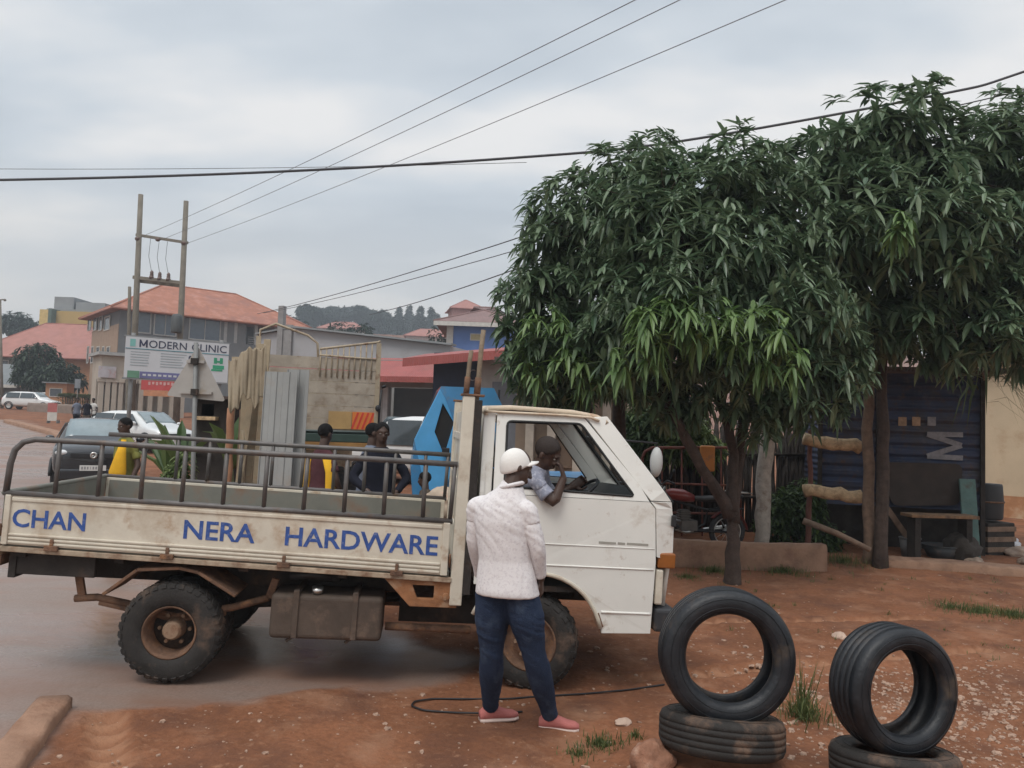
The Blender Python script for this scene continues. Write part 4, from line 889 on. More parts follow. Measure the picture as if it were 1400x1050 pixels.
while len(sp) < 2600:                                                    # thin scatter over all the earth
    x, y = random.uniform(-2.6, 7), 3.0+abs(random.gauss(0, 4))
    if road_dist(x, y) < -.05: sp.append((x, y, min(.03, random.expovariate(1/.0065)+.003)))
while len(sp) < 5600:                                                    # thick patch beyond the second pair of tyres
    x, y = random.gauss(3.4, 1.0), random.gauss(5.3, 1.0)
    if y > 3.4 and x > 1.5: sp.append((x, y, min(.034, random.expovariate(1/.010)+.004)))
gravel('gravel', 'loose pale gravel and small stones on red earth', sp, PEB)
# grass and weeds
GRASS = leafmat('grass_blade', (.05, .075, .02), (.13, .15, .045), .7, .3)
def tuft(name, label, spots, kind=None, cat='weed', lean=.5):
    P = []; D = []; L_ = []; W_ = []; dr = []
    for x, y, r, h, n in spots:
        for _ in range(n):
            a, q = random.uniform(0, 6.3), random.gauss(0, r*.5); px, py = x+math.cos(a)*q, y+math.sin(a)*q; P.append((px, py, gz(px, py)-.01))
            d = V((random.gauss(0, lean*.6), random.gauss(0, lean*.6), 1)).normalized(); D.append(d[:]); L_.append(h*random.uniform(.4, 1.1)); W_.append(random.uniform(.003, .007)*(1+h)); dr.append(random.uniform(.05, .5))
    v, q = leafset(np.array(P), np.array(D), np.array(L_), np.array(W_), np.array(dr)); o = np_mesh(name, v, q, GRASS, None, False, origin=P[0])
    tag(o, label, cat if not kind else None, None, kind); return o
g = G(1098, 985); tuft('weed', 'bushy weed growing between the two tyre stacks', [(g.x, g.y, .20, .27, 240)], lean=.6); tuft('weed', 'tallest thin weed rising behind the bushy one between tyre stacks', [(g.x+.06, g.y+.16, .09, .5, 46)], lean=.35)
gs = []
for u, v, r, h, n in ((822, 1022, .17, .10, 330), (790, 1035, .12, .08, 180), (868, 1010, .06, .1, 60), (975, 782, .35, .13, 500), (1070, 782, .5, .14, 700), (940, 790, .25, .10, 260), (1340, 838, .45, .12, 700), (1385, 842, .4, .12, 500), (1300, 832, .3, .1, 300), (1260, 772, .5, .12, 200), (1150, 770, .6, .2, 500)):
    p = G(u, v); gs.append((p.x, p.y, r, h, n))
for _ in range(60):
    x, y = random.uniform(2, 7.5), random.uniform(7, 11); gs.append((x, y, .08, .08, 14))
tuft('grass', 'short patchy grass on the red earth', gs, kind='stuff')
# kerb
KERB = mat('earth_caked_kerb', (.30, .175, .115), .9, var=.18, vs=5, dirt=[((.22, .115, .07), .5, 4.)], bump=.5, bs=30)
def strip(name, label, pts, w_, h, m_, cat='kerb', z0=-.05, seg=.12):
    P = [V((p[0], p[1], 0)) for p in pts]; f = []
    for a, b in zip(P, P[1:]):
        n = max(1, int((b-a).length/seg)); f += [a.lerp(b, i/n) for i in range(n)]
    f.append(P[-1]); vs = []
    for i, p in enumerate(f):
        d = (f[min(i+1, len(f)-1)]-f[max(i-1, 0)]).normalized(); s = V((d.y, -d.x, 0)); z = gbase(p.x, p.y)
        for o, zz in ((-.5, z0), (-.5, h*.8), (-.38, h), (.38, h), (.5, h*.8), (.5, z0)):
            q = noise.noise(V((p.x*6, p.y*6, o*3)))*.02; vs.append(p+s*(w_*o+q)+V((0, 0, z+zz+(q if zz > 0 else 0))))
    n = len(f); fs = [(i*6+j, (i+1)*6+j, (i+1)*6+j+1, i*6+j+1) for i in range(n-1) for j in range(5)]+[tuple(range(6)), tuple((n-1)*6+j for j in reversed(range(6)))]
    m = MB(); m.add(vs, fs, True); o = m.build(name, m_, None, f[0]); return tag(o, label, cat, None, 'thing')
strip('kerb', 'earth-caked concrete kerb block beside the wet tarmac, near the rear wheel', [(-2.83, 4.97), (-2.66, 4.4), (-2.50, 3.8), (-2.3, 3.0)], .19, .065, KERB)
fk = [G(0, 577), G(62, 594), G(86, 613), G(98, 634)]; strip('kerb', 'long pale roadside kerb running past the far white car', [(p.x+.5, p.y) for p in fk], .5, .18, KERB, seg=1.)
# cable lying on the ground
m = MB(); pts = []
for u, v in ((908, 939), (860, 945), (800, 951), (740, 955), (690, 957), (640, 956), (590, 955), (566, 960), (562, 967), (580, 973), (625, 977), (680, 978), (725, 975)):
    p = G(u, v); pts.append((p.x, p.y, rough_z(p.x, p.y)+.010))
fine = []
for i in range(len(pts)-1):
    for k in range(4): fine.append(V(pts[i]).lerp(V(pts[i+1]), k/4))
for i in range(1, len(fine)-1): fine[i] = (fine[i-1]+fine[i]*2+fine[i+1])/4
m.tube(fine, .0065, 7); tag(m.build('cable', BLK, None, fine[0]), 'thin black cable snaking over the earth behind the standing man', 'cable')

# ------------------------------------------------------------------ mango trees
def stemline(*pts): return [at(u, v, Y) for u, v, Y in pts]
gA = G(1001, 797); YA = gA.y
bl = [S3(955, 305, YA-.2, 85, 90, 80), S3(1005, 245, YA+.2, 62, 80, 62), S3(890, 300, YA-.3, 95, 100, 95), S3(960, 370, YA-.6, 110, 100, 100), S3(1050, 345, YA, 82, 100, 100), S3(1060, 440, YA-.5, 95, 95, 80), S3(900, 420, YA-.9, 95, 95, 90), S3(985, 470, YA-.9, 95, 80, 70), S3(1110, 510, YA-.3, 70, 80, 60), S3(860, 480, YA-.5, 70, 80, 60), S3(930, 540, YA-.2, 60, 70, 40), S3(1050, 540, YA-.2, 70, 70, 55)]
yb = [S3(900, 440, YA-1.75, 42, 30, 34), S3(965, 432, YA-1.75, 45, 30, 34), S3(1030, 448, YA-1.65, 48, 30, 36), S3(868, 478, YA-1.6, 32, 30, 30), S3(1065, 490, YA-1.5, 28, 30, 28)]
mango('mango_tree', 'mango tree with forked trunk and hanging pale young leaves just beyond the cab', gA, [(.115, [gA-V((0, 0, .1)), *stemline((1003, 740, YA), (998, 690, YA))]), (.085, stemline((1000, 705, YA), (960, 640, YA-.2), (915, 560, YA-.4), (890, 470, YA-.5))), (.08, stemline((1000, 700, YA), (1003, 620, YA+.1), (985, 540, YA), (960, 420, YA-.3))), (.07, stemline((1003, 715, YA), (1012, 620, YA+.2), (1015, 540, YA+.2), (1060, 420, YA)))], bl, 12, (.225, .053), yb, 22)
YC = 11.3; gC = on(848, YC)
bl = [S3(855, 275, YC-.4, 85, 80, 80), S3(880, 250, YC, 55, 70, 55), S3(795, 330, YC-.5, 85, 90, 85), S3(750, 410, YC-.7, 62, 80, 75), S3(840, 380, YC-.8, 90, 80, 80), S3(725, 480, YC-.8, 42, 60, 55), S3(790, 470, YC-1., 75, 70, 70), S3(765, 525, YC-.6, 50, 60, 40), S3(850, 500, YC-.6, 55, 60, 45)]
yb = [S3(745, 470, YC-1.5, 40, 30, 50), S3(790, 500, YC-1.5, 35, 30, 40)]
mango('mango_tree', 'leafy mango tree rising behind the cab roof with twin dark trunks', gC, [(.12, [gC-V((0, 0, .1)), *stemline((848, 560, YC), (850, 480, YC), (850, 380, YC-.3))]), (.07, [gC+V((-.25, .1, -.1)), *stemline((805, 560, YC+.1), (795, 480, YC-.2), (770, 420, YC-.5))])], bl, 12, (.22, .052), yb, 16)
YB = 11.6; gB = on(1206, YB)
bl = [S3(1200, 205, YB-.5, 85, 100, 85), S3(1130, 250, YB-.6, 75, 90, 72), S3(1285, 245, YB-.3, 85, 100, 80), S3(1378, 225, YB, 85, 100, 85), S3(1165, 310, YB-1.2, 95, 100, 80), S3(1260, 320, YB-1.2, 95, 95, 85), S3(1355, 320, YB-.6, 90, 100, 85), S3(1120, 390, YB-.7, 90, 90, 70), S3(1390, 405, YB-.6, 85, 90, 80), S3(1300, 420, YB-.5, 80, 90, 60), S3(1210, 430, YB-.5, 80, 90, 55), S3(1320, 465, YB-.9, 70, 80, 45), S3(1450, 300, YB, 100, 100, 110), S3(1155, 455, YB-.2, 70, 80, 50), S3(1395, 460, YB-.7, 50, 60, 45)]
mango('mango_tree', 'tallest mango tree, its broad dark crown spreading over the blue kiosk', gB, [(.105, [gB-V((0, 0, .1)), *stemline((1207, 640, YB), (1206, 540, YB), (1205, 430, YB), (1210, 320, YB-.3))])], bl, 9.5, (.265, .068), [S3(1095, 490, YB-1.2, 30, 30, 30), S3(1215, 300, YB-2.35, 22, 15, 22)], 18)

# ------------------------------------------------------------------ yard on the far side of the trees
MUDW = mat('mud_wall', (.27, .16, .105), .9, var=.2, vs=4, dirt=[((.17, .09, .06), .4, 3.)], bump=.5, bs=25)
wl = [on(868, 11.3), on(960, 11.15), on(1040, 11.1), on(1128, 11.2)]
strip('low_wall', 'low mud-coloured retaining wall behind the forked mango trunk', wl, .22, .37, MUDW, 'low wall')
PALE = mat('bleached_wood', (.42, .38, .33), .85, var=.25, vs=9, dirt=[((.2, .15, .11), .35, 6.)], bump=.5, bs=35); BRWN = mat('brown_pole', (.20, .135, .095), .85, var=.3, vs=9, bump=.5, bs=35); LOG = mat('split_log', (.52, .37, .22), .8, var=.3, vs=12, dirt=[((.2, .12, .07), .35, 9.)], bump=.5, bs=40)
def post(name, label, u, v0, v1, Y, r, m_, du=0, cat='post', group=None, taper=.85):
    b = on(u, Y); b.z -= .1; t = at(u+du, v0, Y); n = 10; m = MB(); m.tube([lerp(b, t, i/n)+V((random.gauss(0, .012), random.gauss(0, .012), 0)) for i in range(n+1)], [r*(1-(1-taper)*i/n)*random.uniform(.92, 1.08) for i in range(n+1)], 10)
    return tag(m.build(name, m_, None, b), label, cat, group)
Yk = 12.4
post('post', 'thick bleached tree-trunk post with forked top beyond the low wall', 1043, 568, 725, 12.3, .125, PALE, 6)
post('post', 'slim reddish post where the log rails begin', 1108, 588, 735, Yk+.02, .045, mat('reddish_pole', (.14, .06, .045), .8, var=.3), 0)
post('post', 'tall brown pole in front of the blue kiosk', 1190, 505, 750, Yk-.6, .085, BRWN, -4)
for v0, v1, lb in ((600, 612, 'upper pale split-log rail fixed before the blue kiosk'), (670, 680, 'lower pale split-log rail fixed before the blue kiosk')):
    m = MB(); a, b = at(1099, v0, Yk-.2), at(1178, v1, Yk-.35); n = 8; m.tube([lerp(a, b, i/n)+V((0, 0, random.gauss(0, .012))) for i in range(n+1)], [.105*random.uniform(.85, 1.05) for i in range(n+1)], 10); tag(m.build('log_rail', LOG, None, a), lb, 'log')
m = MB(); a, b = at(1098, 712, Yk-.8), at(1190, 752, Yk-1.1); a.z = max(a.z, .2); m.tube([a, lerp(a, b, .5)+V((0, 0, .03)), b], [.05, .045, .04], 8); tag(m.build('fallen_branch', BRWN, None, a), 'grey-brown branch slanting down to the low wall', 'branch')
# blue corrugated kiosk
KB = corr('blue_sheet', (.045, .06, .115), 'Z', 3.2, .7, dirt=[((.07, .06, .052), .50, 1.3), ((.10, .105, .13), .35, 4.), ((.10, .06, .04), .33, 6.)], var=.35); KD = mat('dark_timber', (.035, .028, .024), .85, var=.4, vs=6, bump=.4)
kA, kB = on(1118, 13.4), on(1344, 12.9); kx = V((kB.x-kA.x, kB.y-kA.y, 0)); KW = kx.length; kz = min(kA.z, kB.z)
KK = thing('kiosk', 'shabby dark blue corrugated kiosk under the tallest mango tree', 'kiosk', V((kA.x, kA.y, kz)), math.atan2(kx.y, kx.x)); KH = at(1250, 508, 13.1).z-kz
m = MB(); zz = []; z = .72
for i in range(int((KH-.72)/.03)): zz.append(.72+i*.03)
for i, (z0, z1) in enumerate(zip(zz, zz[1:])):           # horizontal ribs
    y0 = .02*math.sin(z0*2*PI/.19); y1 = .02*math.sin(z1*2*PI/.19); m.add([(0, y0, z0), (KW, y0, z0), (KW, y1, z1), (0, y1, z1)], [(0, 1, 2, 3)], True)
    m.add([(KW, y0, z0), (KW+.02, 2.2, z0), (KW+.02, 2.2, z1), (KW, y1, z1)], [(0, 1, 2, 3)])
    m.add([(0, y0, z0), (0, 2.2, z0), (0, 2.2, z1), (0, y1, z1)], [(3, 2, 1, 0)])
m.build('wall', KB, KK, norm=False)
m = MB(); m.box((-.25, -.35, KH-.02), (KW+.3, 2.5, KH+.05)); m.build('roof', corr('rusty_sheet', (.10, .07, .06), 'X', 6, .7), KK)
for x in (.0, KW*.36, KW-.06): m = MB(); m.box((x, -.07, -.15), (x+.07, -.025, KH-.03)); m.build('frame_post', KD, KK)
m = MB(); m.box((.0, .3, -.1), (KW, 2.1, .71)); m.build('base', KD, KK)
def kx_(u, v): p = at(u, v, 12.95)-KK.location; return p.x*math.cos(KK.rotation_euler.z)+p.y*math.sin(KK.rotation_euler.z), p.z
LETM = mat('faded_white_paint', (.26, .255, .27), .8, var=.25, vs=12); SQM = mat('faded_orange_paint', (.38, .26, .17), .8, var=.3, vs=14)
for u, mm in ((1238, SQM), (1256, SQM), (1276, LETM)):
    x, z = kx_(u, 576); m = MB(); m.box((x-.065, -.032, z-.075), (x+.065, -.022, z+.075)); m.build('painted_square', mm, KK)
x0, z0 = kx_(1270, 628); x1, z1 = kx_(1316, 592); m = MB(); w_ = .085
zp = [(x0, z0), (x1, z0+.03), (x0+.16, (z0+z1)/2-.03), (x1, (z0+z1)/2+.04), (x0, z1)]
zp = [(x1, z0+.04), (x0, z0+.05), (x1-.02, (z0+z1)/2+.02), (x0, z1-.04), (x1, z1-.03)]
for i, (a, b) in enumerate(zip(zp, zp[1:])): m.bar((a[0], -.027-.001*i, a[1]), (b[0], -.027-.001*i, b[1]), .008, w_, (0, 0, 1))
m.build('painted_mark', LETM, KK)
m = MB(); m.plate([rnd([(kx_(1205, 632)[0], kx_(1205, 632)[1]), (kx_(1312, 634)[0], kx_(1312, 634)[1]), (kx_(1308, 690)[0], kx_(1308, 690)[1]), (kx_(1222, 692)[0], kx_(1222, 692)[1])], .12)], lambda a, b: V((a, -.16, b)), lambda a, b: V((a, -.10, b))); m.build('counter_board', mat('brown_board', (.055, .042, .036), .8, var=.25, vs=4), KK)
# bench, crates and clutter before the kiosk
gb = on(1285, 12.3); bz = at(1285, 703, 12.3).z-gb.z; BN = thing('bench', 'plank bench with worn orange-brown edge before the kiosk', 'bench', gb, R(3))
m = MB(); m.box((-.55, -.17, bz-.05), (.55, .17, bz)); m.build('seat', mat('worn_bench_plank', (.24, .14, .075), .85, var=.3, vs=8, dirt=[((.08, .06, .05), .45, 5.)]), BN, bevel=.008)
for x in (-.42, .42): m = MB(); m.box((x-.05, -.12, -.08), (x+.05, .12, bz-.051)); m.build('leg', KD, BN, bevel=.01)
TEM = mat('faded_teal', (.10, .18, .165), .7, var=.25, dirt=((.1, .08, .06), .4, 5.)); m = MB(); a, b = on(1330, 12.55), at(1322, 655, 12.7); m.bar(a-V((0, 0, .05)), b, .26, .035, (0, 1, 0)); tag(m.build('board', TEM, None, a, bevel=.004), 'narrow faded teal board leaning at the corner of the kiosk', 'board')
for i, (u, Y, s_, zz_, lb) in enumerate(((1352, 13.2, .30, .0, 'dark crate at the bottom of the pile beside the beige wall'), (1350, 13.2, .27, .56, 'dark drum on top of the crate beside the beige wall'))):
    g = on(u, Y); g.z += zz_; c = thing('crate' if i == 0 else 'drum', lb, 'crate' if i == 0 else 'drum', g, .3)
    m = MB()
    if i == 0:
        m.box((-s_, -s_*.8, -.05), (s_, s_*.8, .52)); m.build('box', KD, c, bevel=.02); m = MB()
        for z in (.08, .25, .42): m.box((-s_-.012, -s_*.8-.012, z-.04), (s_+.012, s_*.8+.012, z+.04))
        m.build('slat', BRWN, c)
    else:
        m.lathe([(.01, 0), (s_*.8, 0), (s_*.86, .04), (s_*.9, .3), (s_*.84, .56), (s_*.8, .6), (.01, .6)], (0, 0, 0), (0, 0, 1), 24); m.build('shell', mat('dark_drum', (.04, .04, .042), .6), c); m = MB(); m.tube([(s_*.9*math.cos(t), s_*.9*math.sin(t), .3) for t in [2*PI*k/24 for k in range(24)]], .018, 6, closed=True); m.build('hoop', RUSTM, c)
rock('sack', 'crumpled white plastic sack on rubble near the beige wall', on(1372, 13.4)+V((0, 0, .1)), (.26, .2, .16), mat('white_plastic', (.5, .5, .52), .5, var=.15, bump=.6, bs=12), 2.2)['category'] = 'sack'
for i, (u, Y, r, lb) in enumerate(((1395, 13.0, .28, 'largest broken concrete lump at the foot of the beige wall'), (1330, 12.2, .16, 'dusty stone under the plank bench end'), (1385, 11.6, .13, 'small dusty stone before the rubble'), (1412, 12.2, .2, 'dusty stone at the end of the rubble'))): rock('rubble_stone', lb, on(u, Y), (r, r*.8, r*.55), mat('dusty_rubble', (.36, .27, .21), .95, var=.3, vs=6, bump=.6), i*1.9+.3, 'rubble by the beige wall')
strip('ledge', 'low earth ledge running in front of the kiosk and bench', [on(1205, 11.8), on(1290, 11.7), on(1400, 11.4), on(1500, 11.2)], .5, .10, MUDW, 'ledge')
# clutter in the shade of the kiosk
def lathe_thing(name, label, cat, c, prof, m_, tilt=(0, 0, 1), rim=None):
    r = thing(name, label, cat, c); b = MB(); b.lathe(prof, (0, 0, 0), tilt, 28); b.build('shell', m_, r); k = max(prof, key=lambda p: p[1]); b = MB(); a, e = perp(V(tilt).normalized())
    b.tube([V(tilt).normalized()*k[1]+(a*math.cos(t)+e*math.sin(t))*k[0] for t in [2*PI*i/28 for i in range(28)]], .012, 6, closed=True); b.build('rim', rim or m_, r); return r
DKP = mat('dark_basin_plastic', (.05, .055, .06), .6, var=.2, dirt=[((.12, .09, .07), .4, 5.)])
lathe_thing('basin', 'dark plastic basin pushed under the plank bench', 'basin', on(1288, 12.5), [(.01, 0), (.2, 0), (.29, .2), (.28, .2), (.19, .015), (.01, .015)], DKP)
lathe_thing('bucket', 'dull grey bucket standing against the brown board of the kiosk', 'bucket', on(1245, 12.5), [(.01, 0), (.12, 0), (.16, .3), (.15, .3), (.11, .015), (.01, .015)], mat('dull_grey_plastic', (.11, .11, .11), .6, dirt=[((.12, .09, .07), .4, 5.)]))
rock('sack', 'dark stuffed sack slumped at the end of the plank bench', on(1316, 12.35)+V((0, 0, .18)), (.24, .2, .24), mat('dark_sack', (.05, .042, .036), .9, bump=.5, bs=25), 6.1)['category'] = 'sack'
m = MB(); a = on(1222, 12.6); m.bar(a+V((-.1, 0, .75)), a+V((.5, .1, -.02)), .09, .03, (0, 1, 0)); tag(m.build('plank', BRWN, None, a), 'brown plank slanting down before the kiosk counter board', 'plank')
# beige wall and hanging plant
BEI = mat('beige_render', (.50, .40, .275), .9, var=.08, vs=1.5, dirt=[((.38, .25, .15), .3, 1.2)], bump=.1)
wa, wb = at(1335, 690, 19.), at(1560, 690, 17.); wa.z = wb.z = 0; d = (wb-wa); Wn = thing('house', 'plain beige rendered house with mud-splashed foot beyond the kiosk', 'house', V((wa.x, wa.y, -.2)), math.atan2(d.y, d.x))
hh = at(1370, 492, 19).z+.2; m = MB(); m.box((0, 0, 0), (d.length, 5, hh)); m.build('wall', BEI, Wn); m = MB(); m.box((-.01, -.015, 0), (d.length, -.002, .75)); m.build('splashed_foot', mat('splashed_render', (.40, .20, .10), .95, var=.25, vs=2, dirt=[((.5, .38, .26), .5, 2.)]), Wn); m = MB(); m.box((-.4, -.4, hh+.002), (d.length+.3, 5.4, hh+.12)); m.build('roof', corr('rusty_sheet', (.1, .07, .06)), Wn)
HP = leafmat('hanging_leaf', (.06, .085, .03), (.12, .15, .055), .6, .25); P = []; D = []; L_ = []; W_ = []; dr = []
hb = at(1346, 520, 12.6)
for i in range(26): P.append(hb+V((random.gauss(0, .10), random.gauss(0, .1), random.gauss(.05, .2)))); t = random.uniform(-1.2, 2.6); D.append(V((math.cos(t)*.8, -.3, .25+.5*random.random())).normalized()); L_.append(random.uniform(.7, 1.35)); W_.append(random.uniform(.03, .05)); dr.append(random.uniform(1.1, 1.9))
v, q = leafset(np.array([p[:] for p in P]), np.array([p[:] for p in D]), np.array(L_), np.array(W_), np.array(dr)); rt_ = thing('hanging_plant', 'strap-leaved plant trailing down beside the kiosk corner', 'plant', hb); np_mesh('leaves', v, q, HP, rt_, origin=hb)
m = MB(); m.tube([hb+V((-.12, .1, .45)), hb+V((-.05, 0, .2)), hb], [.02, .018, .02], 6); m.build('stem', BRWN, rt_, hb)
# stick fence, undergrowth, rack and motorbike behind the trees
SF = thing('stick_fence', 'dark fence of uneven upright sticks behind the trees', 'fence', on(1000, 14.6)); b0 = SF.location
m = MB()
for i in range(170):
    u = 858+i*1.6+random.uniform(-1, 1); p = on(u, 14.6+random.uniform(-.05, .05)); h = random.uniform(1.7, 2.25); m.tube([p-V((0, 0, .1)), p+V((random.gauss(0, .05), 0, h*.5)), p+V((random.gauss(0, .08), 0, h))], random.uniform(.018, .04), 6)
m.build('stick', KD, SF, b0); m = MB(); m.tube([on(858, 14.52)+V((0, 0, .6)), on(1125, 14.52)+V((0, 0, .7))], .03, 6); m.tube([on(858, 14.52)+V((0, 0, 1.4)), on(1125, 14.52)+V((0, 0, 1.5))], .03, 6); m.build('rail', KD, SF, b0)
UG = leafmat('undergrowth_leaf', (.025, .055, .018), (.09, .14, .035), .55, .3); UG2 = leafmat('light_undergrowth_leaf', (.07, .12, .03), (.16, .21, .06), .55, .3)
bush('bush', 'light green bush glimpsed between the forked trunks', on(935, 14.2), [S3(935, 590, 14.0, 32, 40, 30), S3(915, 610, 14., 25, 30, 22), S3(960, 615, 14.1, 28, 30, 25)], 120, (.14, .05), UG2)
bush('bush', 'dark low bush at the foot of the bleached post', on(1075, 13.2), [S3(1080, 700, 13.2, 35, 40, 30), S3(1060, 725, 13.2, 25, 30, 20), S3(1100, 690, 13.4, 25, 30, 35), S3(1120, 735, 12.9, 30, 30, 18)], 130, (.13, .05), UG)
bush('bush', 'dark shrub beside the cab windscreen beyond the trees', on(878, 14.), [S3(880, 590, 14, 30, 40, 45), S3(865, 630, 14, 22, 30, 30)], 120, (.15, .05), UG)
REDM = mat('rusty_red_frame_paint', (.17, .055, .04), .7, var=.35, vs=8, dirt=[(RUST, .4, 10.)], bump=.2)
RK = thing('metal_rack', 'rusty red tube rack with rounded end frames behind the forked trunk', 'rack', on(940, 12.9)); b0 = RK.location
def loop_frame(u0, u1, v0, v1, Y, r=.02): return [at(u0, v1, Y), at(u0, v0+14, Y), at(u0+4, v0+5, Y), at(u0+14, v0, Y), at(u1-14, v0, Y), at(u1-4, v0+5, Y), at(u1, v0+14, Y), at(u1, v1, Y)]
for Y in (12.7, 13.3):
    m = MB(); m.tube(loop_frame(878, 1012, 612, 735, Y), .024, 7); m.tube([at(878, 660, Y), at(1012, 664, Y)], .02, 6); m.tube([at(878, 700, Y), at(1012, 703, Y)], .02, 6)
    for u in (905, 932, 960, 986): m.tube([at(u, 613, Y), at(u, 733, Y)], .015, 6)
    m.build('end_frame', REDM, RK, b0)
m = MB()
for u, v in ((878, 660), (1012, 664), (878, 700), (1012, 703), (945, 612)): m.tube([at(u, v, 12.7), at(u, v, 13.3)], .02, 6)
m.build('cross_bar', REDM, RK, b0)
m = MB(); p = at(967, 626, 12.6); m.box((p.x-.12, p.y-.05, p.z-.22), (p.x+.12, p.y+.05, p.z+.2)); tag(m.build('jerrycan', mat('orange_plastic', (.50, .19, .04), .5, var=.15, dirt=((.2, .12, .07), .35, 6.)), None, p, bevel=.03, bseg=3), 'small orange jerrycan hung on the rusty rack', 'jerrycan')
# ------------------------------------------------------------------ motorbikes
def motorbike(label, loc, rz, tankm, s=1., group=None):
    r = thing('motorbike', label, 'motorbike', loc, rz, group); r.scale = (s,)*3
    for x in (-.62, .66):
        m = MB(); tyre(m, (x, 0, .29), (0, 1, 0), .29, .225, .085, 0, 36); o = m.build('wheel', RUB, r)
        m = MB(); m.lathe([(.222, -.03), (.228, 0), (.222, .03), (.205, .02), (.205, -.02)], (x, 0, .29), (0, 1, 0), 32); m.tube([(x, -.07, .29), (x, .07, .29)], .045, 12)
        for k in range(12): t = k*PI/6; m.tube([(x, .02*(-1)**k, .29), (x+.21*math.cos(t), 0, .29+.21*math.sin(t))], .004, 4)
        m.build('rim', CHROME, o)
    m = MB(); m.tube([(.42, 0, .95), (.50, 0, .80), (.30, 0, .38), (-.05, 0, .30), (-.25, 0, .40), (-.30, 0, .62), (.38, 0, .78)], .02, 8); m.tube([(-.05, .08, .30), (-.62, .08, .29)], .018, 6); m.tube([(-.05, -.08, .30), (-.62, -.08, .29)], .018, 6); m.tube([(-.30, .1, .62), (-.85, .1, .66)], .014, 6); m.tube([(-.30, -.1, .62), (-.85, -.1, .66)], .014, 6)
    for y in (-.1, .1): m.tube([(-.5, y, .66), (-.62, y, .32)], .02, 6)
    m.build('frame', BLK, r)
    m = MB(); 
    for y in (-.08, .08): m.tube([(.43, y, .98), (.50, y, .75), (.66, y, .29)], .02, 8)
    m.build('fork', CHROME, r)
    m = MB(); m.tube([(.38, -.36, 1.04), (.44, -.22, 1.08), (.46, 0, 1.0), (.44, .22, 1.08), (.38, .36, 1.04)], .013, 6); m.tube([(.38, -.38, 1.04), (.38, -.26, 1.05)], .018, 6); m.tube([(.38, .38, 1.04), (.38, .26, 1.05)], .018, 6); h = m.build('handlebar', BLK, r)
    for y in (-.3, .3):
        m = MB(); m.tube([(.42, y*.8, 1.07), (.38, y, 1.20)], .006, 5); m.ball((.37, y, 1.23), (.012, .055, .035)); m.build('mirror', BLK, h)
    m = MB(); m.rings([((.40, 0, .86), V((0, .05, 0)), V((0, 0, .05))), ((.30, 0, .86), V((0, .11, 0)), V((0, 0, .09))), ((.12, 0, .84), V((0, .13, 0)), V((0, 0, .10))), ((-.06, 0, .80), V((0, .08, 0)), V((0, 0, .06)))], 14); m.build('fuel_tank', tankm, r)
    m = MB(); m.rings([((-.04, 0, .80), V((0, .08, 0)), V((0, 0, .03)), .8), ((-.2, 0, .79), V((0, .12, 0)), V((0, 0, .045)), .8), ((-.5, 0, .81), V((0, .13, 0)), V((0, 0, .05)), .8), ((-.80, 0, .84), V((0, .12, 0)), V((0, 0, .045)), .8), ((-.86, 0, .85), V((0, .06, 0)), V((0, 0, .02)), .8)], 12); m.build('saddle', SEATM, r)
    m = MB(); m.box((-.10, -.11, .30), (.16, .11, .46)); m.box((.02, -.08, .46), (.16, .08, .62)); 
    for k in range(4): m.box((.0, -.1, .48+k*.035), (.18, .1, .495+k*.035))
    m.build('engine', mat('engine_metal', (.12, .11, .1), .5, .6, .2, 8), r, bevel=.01)
    m = MB(); m.tube([(.14, -.12, .45), (.22, -.13, .30), (.0, -.15, .24), (-.3, -.16, .28)], .02, 8); m.tube([(-.3, -.16, .28), (-.85, -.16, .36)], .042, 10); m.build('exhaust', CHROME, r)
    m = MB(); m.lathe([(.01, 0), (.085, 0), (.09, .03), (.07, .10), (.01, .12)], (.60, 0, .88), (-1, 0, 0), 16); m.build('headlamp', CHROME, r)
    for cx, a0, a1 in ((.66, 20, 130), (-.62, 40, 175)):
        m = MB(); n = 10; P_ = [(cx+.325*math.cos(R(a0+(a1-a0)*i/n)), .29+.325*math.sin(R(a0+(a1-a0)*i/n))) for i in range(n+1)]; m.add([(x, y, z) for x, z in P_ for y in (-.06, .06)], [(i*2, i*2+1, i*2+3, i*2+2) for i in range(n)], True); o = m.build('mudguard', tankm, r); md = o.modifiers.new('s', 'SOLIDIFY'); md.thickness = .006
    m = MB(); m.tube([(-.62, -.1, .92), (-.98, -.1, .90), (-.98, .1, .90), (-.62, .1, .92)], .012, 6); m.build('carrier', CHROME, r)
    return r
REDT = mat('dark_red_tank', (.20, .03, .025), .35, var=.2, coat=.3); BLKT = mat('black_tank', (.02, .02, .022), .35, coat=.3)
mb1 = motorbike('dusty motorbike parked before the rusty rack, its dark saddle behind the forked trunk', on(945, 12.15)+V((0, 0, .06)), PI+.12, REDT)
mb2 = motorbike('motorbike standing at the far roadside by the colonnade', on(122, 41), R(-60), BLKT, 1., 'motorbikes at the far roadside')
mb3 = motorbike('red-tanked motorbike waiting beside another by the colonnade hedge', on(110, 42.5), R(-75), REDT, 1., 'motorbikes at the far roadside')

